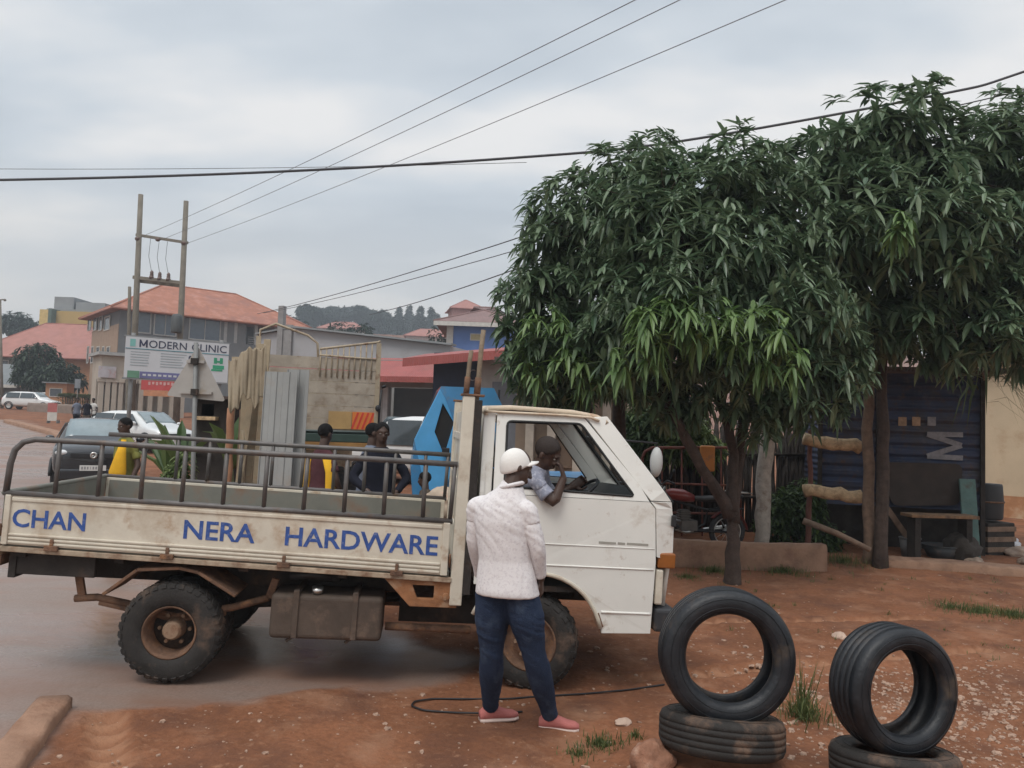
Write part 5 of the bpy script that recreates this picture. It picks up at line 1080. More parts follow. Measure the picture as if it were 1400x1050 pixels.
# ------------------------------------------------------------------ cars
CW = mat('white_car_paint', (.70, .70, .69), .3, var=.03, coat=.5); CS = mat('silver_white_car_paint', (.72, .73, .72), .28, .1, .03, coat=.5); CB = mat('black_car_paint', (.011, .012, .016), .25, var=.1, coat=.6); CG = mat('grey_green_car_paint', (.18, .21, .19), .35, var=.05, coat=.4)
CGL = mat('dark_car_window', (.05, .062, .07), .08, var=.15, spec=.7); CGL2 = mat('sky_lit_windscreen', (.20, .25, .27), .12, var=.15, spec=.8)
PLATE = mat('white_plate', (.62, .62, .6), .5); LAMPC = mat('clear_lamp', (.6, .6, .6), .12, coat=.6); REDL = mat('red_lamp', (.3, .02, .02), .2)
def car(label, loc, rz, paint, L_=4.3, W_=1.70, H_=1.52, kind='hatch', plate=True, badge=False, front_trim=None):
    """body lofted across stations nose to tail; x forward"""
    r = thing('parked_car', label, 'car', loc, rz); h = L_/2; zb = .24
    bonnet, cowl, rooff, roofr, tail = {'hatch': (.84, h-.95, h-1.75, -h+.55, .95), 'wagon': (.88, h-1.05, h-1.75, -h+.35, 1.0), 'sedan': (.82, h-1.15, h-1.95, -h+1.15, .98), 'van': (.98, h-.65, h-1.35, -h+.2, 1.0), 'suv': (1.0, h-.95, h-1.55, -h+.25, 1.05)}[kind]
    belt = tail-.02
    # stations: x, half width, top of body side, roof half-width, roof z
    st = [(h, W_*.33, bonnet-.22, W_*.28, bonnet-.20), (h-.04, W_*.42, bonnet-.13, W_*.36, bonnet-.09), (h-.18, W_*.475, bonnet-.05, W_*.40, bonnet-.01), (h-.5, W_*.495, bonnet, W_*.42, bonnet+.05), (cowl, W_*.5, belt-.03, W_*.42, belt+.05),
          ((cowl+rooff)/2, W_*.5, belt-.01, W_*.395, (belt+.05+H_)/2+.06), (rooff, W_*.5, belt, W_*.37, H_-.02), ((rooff+roofr)/2, W_*.5, belt+.01, W_*.37, H_), (roofr, W_*.495, belt+.02, W_*.36, H_-.04)]
    if kind == 'sedan': st += [(-h+.62, W_*.49, belt+.0, W_*.40, belt+.06), (-h+.12, W_*.465, belt-.04, W_*.40, belt+.02), (-h, W_*.42, belt-.12, W_*.36, belt-.10)]
    else: st += [(-h+.10, W_*.48, belt, W_*.385, belt+.18), (-h, W_*.46, belt-.06, W_*.40, belt-.02)]
    m = MB(); vs = []
    for x, w_, zt, rw, rz_ in st: vs += [(x, -w_*.90, zb), (x, -w_*1.0, zb+.18), (x, -w_, zt-.12), (x, -w_*.97, zt), (x, -rw, rz_-.03), (x, -rw*.7, rz_), (x, 0, rz_+.012), (x, rw*.7, rz_), (x, rw, rz_-.03), (x, w_*.97, zt), (x, w_, zt-.12), (x, w_*1.0, zb+.18), (x, w_*.90, zb)]
    n = 13; k = len(st); m.add(vs, [(i*n+j, (i+1)*n+j, (i+1)*n+j+1, i*n+j+1) for i in range(k-1) for j in range(n-1)]+[tuple(range(n)), tuple((k-1)*n+j for j in reversed(range(n)))]+[(i*n, i*n+n-1, (i+1)*n+n-1, (i+1)*n) for i in range(k-1)], True)
    m.build('body', paint, r, sub=1)
    # glass: windscreen, rear window, side windows, all a few mm proud of the body
    a, b = st[4], st[6]; m = MB()
    def wsp(t, y): x = a[0]+(b[0]-a[0])*t; z = a[4]+(b[4]-a[4])*t+.05*math.sin(PI*t); w_ = (a[3]+(b[3]-a[3])*t); return (x+.02*(1-(y*y)), y*w_*.90, z+.02-.012*y*y)
    vs = [wsp(t/6*.88+.06, -1+2*j/8) for t in range(7) for j in range(9)]; m.add(vs, [(i*9+j, i*9+j+1, (i+1)*9+j+1, (i+1)*9+j) for i in range(6) for j in range(8)], True); o = m.build('windscreen', CGL2, r); md = o.modifiers.new('s', 'SOLIDIFY'); md.thickness = .012
    for sd in (-1, 1):
        xs_ = [cowl-.30, rooff-.02, (rooff+roofr)/2-.02] ; segs = [(cowl-.22, rooff-.02, True), (rooff-.06, (rooff+roofr)/2+.12, False), ((rooff+roofr)/2+.04, roofr+.10, False)]
        for x1, x0, tri in segs:
            if x1-x0 < .15: continue
            y0, y1 = W_*.495, W_*.385; zl, zh = belt+.05, H_-.13; m = MB()
            A = (x1, sd*(y0+.012), zl); B_ = (x0, sd*(y0+.012), zl); C = (x0, sd*(y1+.018), zh); D = (x1, sd*(y1+.018), zh)
            pts = [A, B_, C] if tri else [A, B_, C, D]; m.add(pts, [tuple(range(len(pts)))]); o = m.build('side_window', CGL, r); md = o.modifiers.new('s', 'SOLIDIFY'); md.thickness = .012
    x = -h+(.30 if kind == 'sedan' else .02); m = MB(); zl, zh = belt+.10, H_-.14; xa, xb = ((-h+.72, roofr-.05) if kind == 'sedan' else (-h+.03, roofr-.12))
    m.add([(xa-.03, -W_*.36, zl), (xa-.03, W_*.36, zl), (xb-.04, W_*.33, zh), (xb-.04, -W_*.33, zh)], [(0, 1, 2, 3)]); o = m.build('rear_window', CGL, r); md = o.modifiers.new('s', 'SOLIDIFY'); md.thickness = .012
    for x in (h-.78, -h+.72):
        for sd in (-1, 1):
            m = MB(); tyre(m, (x, sd*(W_*.5-.10), .31), (0, 1, 0), .31, .20, .20, 0, 32); o = m.build('wheel', RUB, r); m = MB(); m.lathe([(.205, -.08), (.21, .08), (.17, .07), (.12, .04), (.03, .06), (.005, .06), (.005, -.05), (.19, -.06)], (x, sd*(W_*.5-.10), .31), (0, sd, 0), 24)
            m.build('rim', CHROME, o); m = MB(); m.tube([(x+.37*math.cos(t), sd*(W_*.5+.002), .31+.37*math.sin(t)) for t in [PI*i/12 for i in range(13)]], .035, 8); m.build('wheel_arch', BLK, r)
    for sd in (-1, 1):
        m = MB(); m.ball((h-.13, sd*W_*.36, bonnet-.16), (.125, .15, .075), 14, 10); m.build('headlight', LAMPC, r)
        m = MB(); m.ball((cowl-.35, sd*(W_*.5+.10), belt+.10), (.07, .10, .07), 12, 8); m.build('mirror', paint if front_trim is None else front_trim, r)
        m = MB(); m.ball((-h+.06, sd*W_*.40, belt-.10), (.07, .10, .14), 10, 8); m.build('tail_light', REDL, r)
    m = MB(); m.rings([((h+.02, 0, .40), V((.05, 0, 0)), V((0, 0, .15)), .7)], 4) if 0 else m.box((h-.10, -W_*.42, .25), (h+.05, W_*.42, .50)); m.build('bumper', front_trim or paint, r, bevel=.05, bseg=3)
    m = MB(); m.box((h-.06, -W_*.27, bonnet-.27), (h+.025, W_*.27, bonnet-.15)); m.build('grille', BLK, r, bevel=.015)
    if badge: m = MB(); m.lathe([(.035, 0), (.075, 0), (.075, .02), (.035, .02)], (h+.026, 0, bonnet-.20), (1, 0, 0), 20); m.tube([(h+.035, -.05, bonnet-.20), (h+.035, .05, bonnet-.20)], .012, 6); m.build('badge', CHROME, r)
    if plate:
        m = MB(); m.box((h+.051, -.26, .46), (h+.064, .26, .58)); p = m.build('number_plate', PLATE, r); m = MB()
        for i, w_ in enumerate((.05, .05, .045, .02, .05, .05, .05, .045)): m.box((h+.065, -.21+i*.055-w_*.3, .49), (h+.068, -.21+i*.055+w_*.3, .55))
        m.build('plate_marks', mat('faded_plate_ink', (.25, .25, .26), .6), p)
    return r
g = on(134, 19); car('dark blue-black car facing the truck bed at the edge of the wet road', g, R(-63), CB, 4.0, 1.70, 1.62, 'suv', badge=True)
g = on(192, 29.5); car('silver-white car parked behind the dark blue-black car', g, R(-28), CS, 4.5, 1.75, 1.50, 'hatch')
g = on(42, 69); car('white estate car side-on on the far dirt shoulder', g, R(2), CW, 4.5, 1.75, 1.62, 'wagon')
g = on(26, 78); car('grey-green car half hidden behind the white estate car', g, R(5), CG, 4.4, 1.7, 1.5, 'sedan')
g = on(66, 79); car('dull silver car nosing out behind the white estate car', g, R(-12), CS, 4.3, 1.7, 1.5, 'hatch')
g = on(570, 22); car('white high-roofed car seen between the tan lorry and the blue cab', g, R(158), CW, 4.3, 1.7, 1.9, 'suv')

# tan lorry seen from behind
WOOD = mat('weathered_lorry_boards', (.36, .31, .25), .85, var=.2, vs=3, dirt=[((.22, .16, .11), .4, 4.)], bump=.3, bs=18); TANM = mat('tan_lorry_paint', (.38, .31, .22), .7, var=.2, vs=4, dirt=[(RUST, .35, 6.)], bump=.2); GRN = mat('dark_green_chassis', (.03, .055, .045), .6, var=.3)
LY = 13.6; la, lb_ = at(345, 600, LY-.35), at(514, 606, LY+.2); g = V((lb_.x, lb_.y, gz(lb_.x, lb_.y))); d = V((la.x-lb_.x, la.y-lb_.y, 0)); LW = d.length
LR = thing('lorry', 'tan high-sided lorry seen from behind with orange and red warning boards', 'truck', g, math.atan2(-d.y, -d.x))   # local x: 0 = right rear corner, -LW = left; y forward
zt = at(514, 487, LY).z-g.z; zf = at(500, 590, LY).z-g.z; zr = at(514, 482, LY).z-g.z
m = MB(); nb = 6
for i in range(nb): z0 = zf+(zt-.05-zf)*i/nb; z1 = zf+(zt-.05-zf)*(i+1)/nb; m.box((-LW, -.02-.006*(i % 2), z0+.006), (0, .04, z1-.006))
m.build('tailboard', WOOD, LR)
for x in (-LW-.02, -.06): m = MB(); m.box((x, -.05, zf-.1), (x+.08, .06, zt+.25)); m.build('corner_post', TANM, LR)
for x in (-LW, -.05):
    m = MB(); [m.box((x, .06, zf+(zt-zf)*i/nb+.006), (x+.05, 4.6, zf+(zt-zf)*(i+1)/nb-.006)) for i in range(nb)]; m.build('side_board', WOOD, LR)
m = MB()
for y in (.02, 1.2): pass
n = 12; m.tube([(-LW*.50+LW*.48*i/n, -.03, zr+.02+.18*(i/n)) for i in range(n+1)]+[(.0, -.03, zr+.22)], .022, 7); m.tube([(-LW*.5, -.03, zt-.02), (0, -.03, zt-.05)], .02, 7)
for i in range(11): x = -LW*.49+LW*.47*i/10; m.tube([(x, -.03, zt-.40), (x, -.03, zr+.02+.18*(i/10))], .014, 5)
m.tube([(-LW*.98, .0, zt+.1), (-LW*.98, 0, zr+.30), (-LW*.86, 0, zr+.42), (-LW*.60, 0, zr+.25), (-LW*.52, 0, zr+.12), (-LW*.50, 0, zt-.3)], .022, 7); m.build('ladder_rack', TANM, LR)
m = MB(); m.box((-LW*.9, .1, zf-.22), (-.1, 4.8, zf-.02)); m.box((-LW, -.06, zf-.20), (0, .06, zf-.06)); m.build('chassis', GRN, LR, bevel=.01)
m = MB(); m.box((-LW*.95, -.10, zf-.34), (0, -.065, zf-.205)); m.build('rear_bar', mat('grimy_orange_bar', (.30, .16, .05), .7, var=.3), LR)
FLO = mat('warning_orange', (.62, .19, .04), .5, var=.1); FLR = mat('warning_red', (.55, .05, .03), .5); FLY = mat('warning_yellow', (.42, .27, .11), .5, var=.15)
x0, x1 = -.85, -.06; za, zb_ = zf+.03, zf+.34; m = MB(); m.box((x0, -.046, za), (x0+.40, -.030, zb_)); m.build('warning_board', FLY, LR); m = MB(); m.box((x0+.41, -.046, za), (x1, -.030, zb_)); o = m.build('warning_board', FLO, LR); m = MB()
for i in range(4): xx = x0+.46+i*.09; m.bar((xx-.05, -.049, za+.01), (xx+.05, -.049, zb_-.01), .004, .035, (1, 0, 0))
m.build('red_stripe', FLR, o)
for x in (-LW*.85, -LW*.15):
    for dx in (0, .26): m = MB(); tyre(m, (x+dx*(-1 if x > -LW/2 else 1), 1.1, .48), (1, 0, 0), .48, .28, .22, 0, 32); m.build('wheel', RUBD, LR)
m = MB(); m.box((-LW*.95, 4.9, .6), (-.1, 6.4, zf+1.2)); m.build('cab', TANM, LR, bevel=.08, bseg=3)
m = MB(); m.tube([(.02, -.05, zf-.1), (.03, -.08, zf+.45), (.05, -.08, zf+.75)], .02, 6); m.ball((.0, -.1, zf+.42), (.05, .03, .06)); m.tube([(.05, -.08, zf+.8), (.12, -.08, zf+.82)], .03, 6); m.build('lamp_stalk', BLK, LR)
# blue lorry cab facing the road, its door hanging open
BLU2 = mat('lit_blue_door', (.09, .38, .72), .4, var=.1, vs=3, coat=.2); BLU = mat('shaded_blue_cab', (.06, .25, .48), .45, var=.12, vs=3, dirt=[((.16, .2, .24), .3, 5.)], coat=.2)  # one blue paint split into a lit tone for the door, shaded for the cab
BY = 11.8; bl_ = at(575, 640, BY); g = V((bl_.x, BY, gz(bl_.x, BY))); BC = thing('blue_truck', 'small sky-blue truck cab with its door swung open behind the white cab', 'truck', g, R(8))
bx = lambda u, v: ((at(u, v, BY).x-g.x), at(u, v, BY).z-g.z)
pr = [bx(568, 605), bx(603, 528), bx(676, 530), bx(688, 555), bx(694, 640), bx(690, 700), bx(566, 700), bx(562, 640)]
m = MB(); wn = [bx(640, 590), bx(676, 590), bx(680, 640), bx(640, 640)]
m.plate([pr, wn], lambda a, b: V((a, 0, b)), lambda a, b: V((a, .05, b))); m.plate([pr, wn], lambda a, b: V((a, 1.5, b)), lambda a, b: V((a, 1.55, b)))
for i in (1, 2, 3, 4): a, b = pr[i], pr[i+1]; m.add([(a[0], .051, a[1]), (b[0], .051, b[1]), (b[0], 1.499, b[1]), (a[0], 1.499, a[1])], [(0, 1, 2, 3)])
a, b = pr[7], pr[0]; m.add([(a[0], .051, a[1]), (b[0], .051, b[1]), (b[0], 1.499, b[1]), (a[0], 1.499, a[1])], [(0, 1, 2, 3)])
m.build('cab', BLU, BC)
a, b = pr[0], pr[1]; m = MB(); m.add([(a[0], .06, a[1]), (b[0], .06, b[1]), (b[0], 1.49, b[1]), (a[0], 1.49, a[1])], [(0, 1, 2, 3)]); m.build('windscreen', CGL, BC)
m = MB(); dr = [bx(566, 600), bx(600, 533), bx(607, 545), bx(628, 600), bx(604, 680), bx(585, 690)]; dw = [bx(593, 590), bx(604, 552), bx(619, 578), bx(606, 622)]
m.plate([dr, dw], lambda a, b: V((a, -.34+.15*a, b)), lambda a, b: V((a, -.25+.15*a, b))); d_ = m.build('door', BLU2, BC, bevel=.012); m = MB(); m.plate([dw], lambda a, b: V((a, -.30+.15*a, b)), lambda a, b: V((a, -.29+.15*a, b))); m.build('door_dark_plate', TRIM, d_); m = MB(); m.plate([wn], lambda a, b: V((a, .02, b)), lambda a, b: V((a, .03, b))); m.build('side_pane', TRIM, BC); m = MB(); p = bx(608, 615); m.box((p[0]-.06, -.39, p[1]-.06), (p[0]+.05, -.33, p[1]+.04)); m.build('handle', BLK, d_, bevel=.01)  # dark plates put in the window holes as painted shade of the interior
m = MB(); m.box((bx(690, 640)[0], .1, .55), (bx(690, 640)[0]+1.5, 1.45, .75)); m.build('chassis', DARKM, BC); m = MB(); m.box((bx(690, 640)[0]+.1, .0, .8), (bx(690, 640)[0]+1.6, 1.55, 1.1)); m.build('bed', BLU, BC, bevel=.01)
for x in (.35, 2.3):
    for y in (.12, 1.43): m = MB(); tyre(m, (x, y, .36), (0, 1, 0), .36, .22, .2, 0, 32); m.build('wheel', RUBD, BC)
m = MB(); m.box((.2, .2, .75), (1.1, 1.35, 1.15)); m.build('seat', SEATM, BC, bevel=.05)

# ------------------------------------------------------------------ roadside clutter behind the truck bed
GSH = corr('grey_roof_sheet', (.24, .24, .235), 'X', 5, .5, .2, dirt=[((.30, .25, .2), .3, 2.)])
Ys = 9.9
for i, (u0, u1, v0, dy, lb) in enumerate(((355, 400, 508, 0, 'wide grey ribbed metal sheet standing upright beside the tan lorry'), (386, 416, 505, .12, 'narrower grey ribbed metal sheet tucked behind the wide upright one'))):
    a, b = on(u0, Ys+dy), on(u1, Ys+dy); top = at((u0+u1)/2, v0, Ys+dy+.1).z-a.z; wdt = b.x-a.x; o_ = MB(); n = 44; vs = []
    for j in range(n+1): x = wdt*j/n; y = .007*(1 if math.sin(x*2*PI/.16) > 0 else -1); vs += [(x, y, -.03), (x, y+.14, top)]
    o_.add(vs, [(j*2, j*2+2, j*2+3, j*2+1) for j in range(n)]); o = o_.build('metal_sheet', mat('grey_sheet_metal', (.31, .31, .30), .5, .25, .12, 2, dirt=[((.33, .28, .23), .35, 2.5)]), None, norm=False); o.location = a; md = o.modifiers.new('s', 'SOLIDIFY'); md.thickness = .012; tag(o, lb, 'metal sheet')
PLK = mat('pale_sawn_plank', (.33, .265, .18), .85, var=.2, vs=6, dirt=[((.3, .2, .12), .35, 6.)], bump=.25, bs=30); PL2 = mat('old_brown_plank', (.17, .11, .075), .85, var=.3, vs=6, bump=.3)
tex = ['knotty', 'split-ended', 'wide', 'thin', 'straight', 'warped', 'short', 'long']
ps = [(312, 640, 322, 488, 0), (324, 645, 352, 476, 0), (334, 650, 338, 480, 0), (352, 660, 366, 464, 0), (341, 655, 357, 470, 0), (342, 665, 343, 540, 1), (350, 668, 353, 500, 1), (330, 665, 331, 560, 1)]
for i, (u0, v0, u1, v1, k) in enumerate(ps):
    Y0 = 11.+.05*i; a = on(u0, Y0); b = at(u1, v1, Y0+.35); m = MB(); m.bar(a, b, .10-.03*k, .03, (0, 1, .0)); o = m.build('plank', PL2 if k else PLK, None, a, bevel=.004)
    tag(o, ('old brown board leaning beside the grey metal sheets' if k else 'pale sawn plank leaning in the bundle beside the grey metal sheets'), 'plank', 'brown boards by the metal sheets' if k else 'pale planks leaning in a bundle')
TARP = mat('tan_tarpaulin', (.29, .235, .165), .85, var=.15, vs=3, dirt=[((.25, .18, .12), .35, 5.)], bump=.3, bs=20)
n = 40; vs = []; b0 = at(312, 560, 10.9)
for i in range(n+1):
    for j in range(n+1):
        s, t = i/n, j/n; u = 312+s*52; vt = 492-22*s+4*math.sin(s*9)+2*math.sin(s*31); vb = 556-14*s+9*math.sin(s*11)+5*math.sin(s*29); p = at(u, vt+(vb-vt)*t, 10.9-.25*t*(1-s)+.012*math.sin(s*34+t*5)+.012*math.sin(s*61+t*3)+.02*math.sin(s*9+t*4)); vs.append(p-b0)
m = MB(); m.add(vs, [(i*(n+1)+j, i*(n+1)+j+1, (i+1)*(n+1)+j+1, (i+1)*(n+1)+j) for i in range(n) for j in range(n)], True); o = m.build('tarpaulin', TARP, None); o.location = b0; md = o.modifiers.new('s', 'SOLIDIFY'); md.thickness = .01; tag(o, 'tan tarpaulin draped over the leaning plank bundle', 'tarpaulin')
post('post', 'thin orange-brown pole standing in front of the dark stall', 316, 558, 690, 10.8, .055, mat('orange_pole', (.32, .16, .09), .8, var=.25, bump=.3), 0)
post('post', 'pale wooden pole between the orange pole and the plank bundle', 330, 588, 690, 10.9, .03, PLK, 3)
# dark stall behind the sign
ST = thing('stall', 'small dark timber stall behind the triangular sign', 'stall', on(300, 12.6), 0); sx = lambda u, v: (at(u, v, 12.6).x-ST.location.x, at(u, v, 12.6).z-ST.location.z)
x0, z1 = sx(270, 545); x1, _ = sx(322, 545); m = MB(); m.plate([[(x0, -.1), (x1, -.1), (x1, z1), (x0, z1)], [(sx(275, 570)[0], sx(275, 568)[1]), (sx(292, 570)[0], sx(275, 568)[1]), (sx(292, 570)[0], sx(275, 552)[1]), (sx(275, 570)[0], sx(275, 552)[1])]], lambda a, b: V((a, 0, b)), lambda a, b: V((a, .04, b))); m.box((x0, .05, -.1), (x0+.04, 1.4, z1)); m.box((x1-.04, .05, -.1), (x1, 1.4, z1)); m.box((x0, 1.36, -.1), (x1, 1.4, z1)); m.build('wall', KD, ST)
m = MB(); m.box((x0-.1, -.2, z1+.002), (x1+.1, 1.6, z1+.05)); m.build('roof', corr('rusty_sheet', (.1, .07, .06)), ST); m = MB(); p = sx(284, 572); m.box((p[0]-.20, -.15, p[1]-.03), (p[0]+.18, -.002, p[1]+.03)); m.build('counter', LOG, ST, bevel=.005)
# sacks by the cab
SACK = mat('tan_sack', (.42, .33, .25), .9, var=.2, vs=5, dirt=[((.5, .25, .2), .3, 9.)], bump=.3, bs=60)
g = on(613, 8.6); top = at(613, 585, 8.6).z-g.z; SKc = []
for i in range(4):
    z = .12+i*.30; s_ = rock('sack', ('bulging tan sack at the bottom of the pile behind the headboard', 'tan sack second from the bottom of the pile behind the headboard', 'tan sack third from the bottom of the pile behind the headboard', 'topmost tan sack of the pile behind the headboard')[i], g+V((random.gauss(0, .02), 0, z)), (.30, .26, .19), SACK, i*.35+9); s_['category'] = 'sack'
m = MB(); m.box((-.32, -.3, 0), (.32, .3, .26)) if 0 else None
PL = mat('dusty_crate_plank', (.26, .19, .13), .85, var=.2)
# banana plants round the sign
BAN = leafmat('banana_leaf', (.05, .10, .03), (.11, .16, .05), .5, .3)
def banana(label, u, Y, h, n=9, group='banana plants by the sign'):
    g = on(u, Y); r = thing('banana_plant', label, 'plant', g, group=group); P = []; D = []; L_ = []; W_ = []; dr = []
    for i in range(n): t = i*2.4+random.random(); e = random.uniform(.9, 1.35); P.append(g+V((0, 0, h*.45))); D.append((math.cos(t)*math.cos(e), math.sin(t)*math.cos(e), math.sin(e))); L_.append(h*random.uniform(.5, .75)); W_.append(h*random.uniform(.08, .11)); dr.append(random.uniform(.2, .6))
    v, q = leafset(np.array([p[:] for p in P]), np.array(D), np.array(L_), np.array(W_), np.array(dr), .4); np_mesh('leaves', v, q, BAN, r, origin=g); m = MB(); m.tube([g-V((0, 0, .05)), g+V((.02, 0, h*.25)), g+V((0, 0, h*.5))], [.09, .08, .05], 9); m.build('stem', mat('banana_stem', (.13, .13, .06), .7, var=.3, vs=8), r, g)
banana('tallest banana plant fanning out left of the sign pole', 250, 12.6, 2.0, 9); banana('shorter banana plant with leaves against the silver car', 232, 13.2, 1.7, 7); banana('banana plant squeezed between the stall and the tarpaulin', 318, 12.0, 2.1)
bush('bush', 'yellowish weedy shrub at the foot of the sign pole', on(243, 11.6), [S3(243, 655, 11.6, 16, 25, 25), S3(252, 635, 11.6, 10, 20, 18)], 150, (.12, .035), UG2)
# triangular road sign, back towards us
SGN = mat('bare_sign_back', (.37, .345, .32), .55, .1, .08, 3, dirt=[((.3, .24, .18), .35, 4.)]); GPO = mat('grey_sign_pole', (.20, .20, .195), .6, .2, .15)
TSY = 11.3; g = on(263, TSY); TS = thing('road_sign', 'back of a bare grey triangular road sign on a pole', 'sign', g); tp = lambda u, v: (at(u, v, TSY).x-g.x, at(u, v, TSY).z-g.z)
m = MB(); m.plate([rnd([tp(225, 541), tp(307, 549), tp(269, 472)], .06)], lambda a, b: V((a, .045, b)), lambda a, b: V((a, .052, b))); m.build('sign_plate', SGN, TS)
m = MB(); a, b = tp(262, 690), tp(268, 470); m.tube([(a[0]-.0, 0, -.1), (a[0]+.01, 0, 0.5), (b[0], 0, b[1]+.02)], .032, 10); m.build('pole', GPO, TS)
for v, w_ in ((494, 24), (536, 44)):
    a, b = tp(267-w_/2, v), tp(267+w_/2, v+1); m = MB(); m.box((a[0], .0, a[1]-.02), (b[0], .044, a[1]+.02)); m.mi = 1; c = tp(267, v); m.box((c[0]-.05, -.05, c[1]-.045), (c[0]+.05, -.0, c[1]+.045)); m.build('bracket', [SGN, DARKM], TS)
# ------------------------------------------------------------------ buildings
def hit(u, v, root, axis='y', val=0.):
    """where the sight line through picture point (u, v) meets the plane axis=val of a thing's own frame"""
    mi = (Matrix.Translation(root.location) @ Matrix.Rotation(root.rotation_euler.z, 4, 'Z')).inverted(); o = mi @ EYE; d = mi.to_3x3() @ ray(u, v); i = 'xyz'.index(axis); return o+d*((val-o[i])/d[i])
def frame_at(name, label, cat, u0, u1, Y0, Y1, group=None):
    a, b = on(u0, Y0), on(u1, Y1); d = b-a; r = thing(name, label, cat, V((a.x, a.y, min(a.z, b.z)-.3)), math.atan2(d.y, d.x), group); return r, math.hypot(d.x, d.y)
WFR = mat('pale_window_frame', (.50, .48, .44), .6); DGL = mat('dark_glazing', (.045, .055, .07), .12, var=.2, spec=.7); BGL = mat('blue_grey_glazing', (.07, .095, .125), .15, var=.15, spec=.7)
def window(root, x0, x1, z0, z1, face='y', val=0., fm=WFR, gm=DGL, t=.06, bars=1, sgn=-1):
    P = (lambda a, d, z: (a, val+sgn*d, z)) if face == 'y' else (lambda a, d, z: (val+sgn*d, a, z))
    def bx(m, a0, a1, d0, d1, c0, c1): p, q = P(a0, d0, c0), P(a1, d1, c1); m.box(tuple(min(p[i], q[i]) for i in range(3)), tuple(max(p[i], q[i]) for i in range(3)))
    m = MB(); bx(m, x0, x0+t, .004, .07, z0, z1); bx(m, x1-t, x1, .004, .07, z0, z1); bx(m, x0+t, x1-t, .004, .07, z0, z0+t); bx(m, x0+t, x1-t, .004, .07, z1-t, z1)
    for i in range(1, bars): x = x0+(x1-x0)*i/bars; bx(m, x-t/3, x+t/3, .02, .06, z0+t, z1-t)
    o = m.build('window', fm, root); m = MB(); bx(m, x0+t, x1-t, .006, .02, z0+t, z1-t); m.build('pane', gm, o); return o
def hip(root, x0, x1, y0, y1, z, rise, ov, m_, thick=.12, ridge=None, name='roof'):
    X0, X1, Y0, Y1 = x0-ov, x1+ov, y0-ov, y1+ov; my = (Y0+Y1)/2; r = min((Y1-Y0), (X1-X0))/2*.95 if ridge is None else ridge
    a, b = (X0+r, my, z+rise), (X1-r, my, z+rise); m = MB(); c = [(X0, Y0, z), (X1, Y0, z), (X1, Y1, z), (X0, Y1, z)]; e = [(p[0], p[1], z-thick) for p in c]
    m.add(c+[a, b]+e, [(0, 1, 5, 4), (1, 2, 5), (2, 3, 4, 5), (3, 0, 4), (0, 6, 7, 1), (1, 7, 8, 2), (2, 8, 9, 3), (3, 9, 6, 0), (9, 8, 7, 6)]); o = m.build(name, m_, root)
    m = MB(); [m.tube([p, q], .09, 6) for p, q in ((a, b), (c[0], a), (c[3], a), (c[1], b), (c[2], b))]; m.build('ridge_cap', m_, o); return o
REDR = corr('red_roof_sheet', (.34, .125, .070), 'X', 3.2, .6, dirt=[((.24, .10, .075), .48, .35), ((.42, .21, .16), .38, 1.2), ((.2, .09, .07), .3, 3.)], strength=.35)
PINKR = corr('faded_pink_roof', (.34, .145, .115), 'X', 3, .65, dirt=[((.30, .14, .13), .4, .3)], strength=.3)
GWALL = mat('dark_grey_render', (.145, .15, .155), .85, var=.08, vs=.5, dirt=[((.2, .19, .18), .3, .4)]); TANW = mat('tan_brick_cladding', (.33, .235, .17), .85, var=.1, vs=2); BEIW = mat('beige_wall', (.40, .35, .29), .85, var=.1, vs=.8, dirt=[((.3, .24, .19), .3, .7)]); PIL = mat('grey_pillar', (.33, .33, .32), .8)
# grey three-storey block with red hipped roof
A1, W1 = frame_at('apartment_block', 'grey three-storey block with red hipped roof behind the twin-pole line', 'building', 155, 408, 72, 84)
D1 = 10.5; hE = hit(155, 421, A1).z
m = MB(); m.box((0, 0, 0), (W1*.66, D1, hE)); m.box((W1*.66+.003, 2.4, 0), (W1, D1, hE)); m.box((W1*.66+.004, 0, 0), (W1, 2.38, hit(330, 470, A1).z)); m.build('wall', GWALL, A1)
m = MB(); m.box((-.06, .05, 0), (-.003, D1-.02, hit(140, 452, A1, 'x').z+.2)); m.build('side_cladding', TANW, A1)
hip(A1, 0, W1, 0, D1+1, hE, hit(235, 389, A1, 'y', D1/2).z-hE, 1.0, REDR)
for x0, x1, v0, v1 in ((187, 206, 424, 455), (211, 241, 425, 458), (259, 301, 429, 464)):
    a, b = hit(x0, v0, A1), hit(x1, v1, A1); c = hit(x0, v1, A1); window(A1, a.x, b.x, min(b.z, c.z), hit(x1, v0+3, A1).z, gm=BGL, fm=PIL, bars=2 if x1-x0 > 25 else 1, t=.12)
for u in (308, 322, 350, 378, 402): a = hit(u, 460, A1); m = MB(); m.box((a.x-.16, -.02, hit(330, 470, A1).z), (a.x+.16, .3, hE-.13)); m.build('balcony_pillar', PIL, A1)
z = hit(330, 470, A1).z; m = MB(); [m.box((W1*.67, -.05, z+.1+k*.22), (W1, -.01, z+.15+k*.22)) for k in range(4)]; m.build('balcony_rail', PIL, A1)
for k in range(3): y0 = hit(146-k*9.5, 440, A1, 'x', -.06); 
def side_row(us, v0, v1, nm):
    for u0, u1 in us:
        a, b = hit(u1, v0, A1, 'x', -.06), hit(u0, v1, A1, 'x', -.06); window(A1, min(a.y, b.y), max(a.y, b.y), b.z, a.z, 'x', -.06, fm=WFR, gm=DGL, t=.10)
side_row([(120, 126), (127.5, 133.5), (135, 141), (142.5, 151.5)], 431, 453, 0); side_row([(118.5, 122.5), (124, 129), (131, 137), (139, 143.5), (145, 151)], 473, 497, 1)
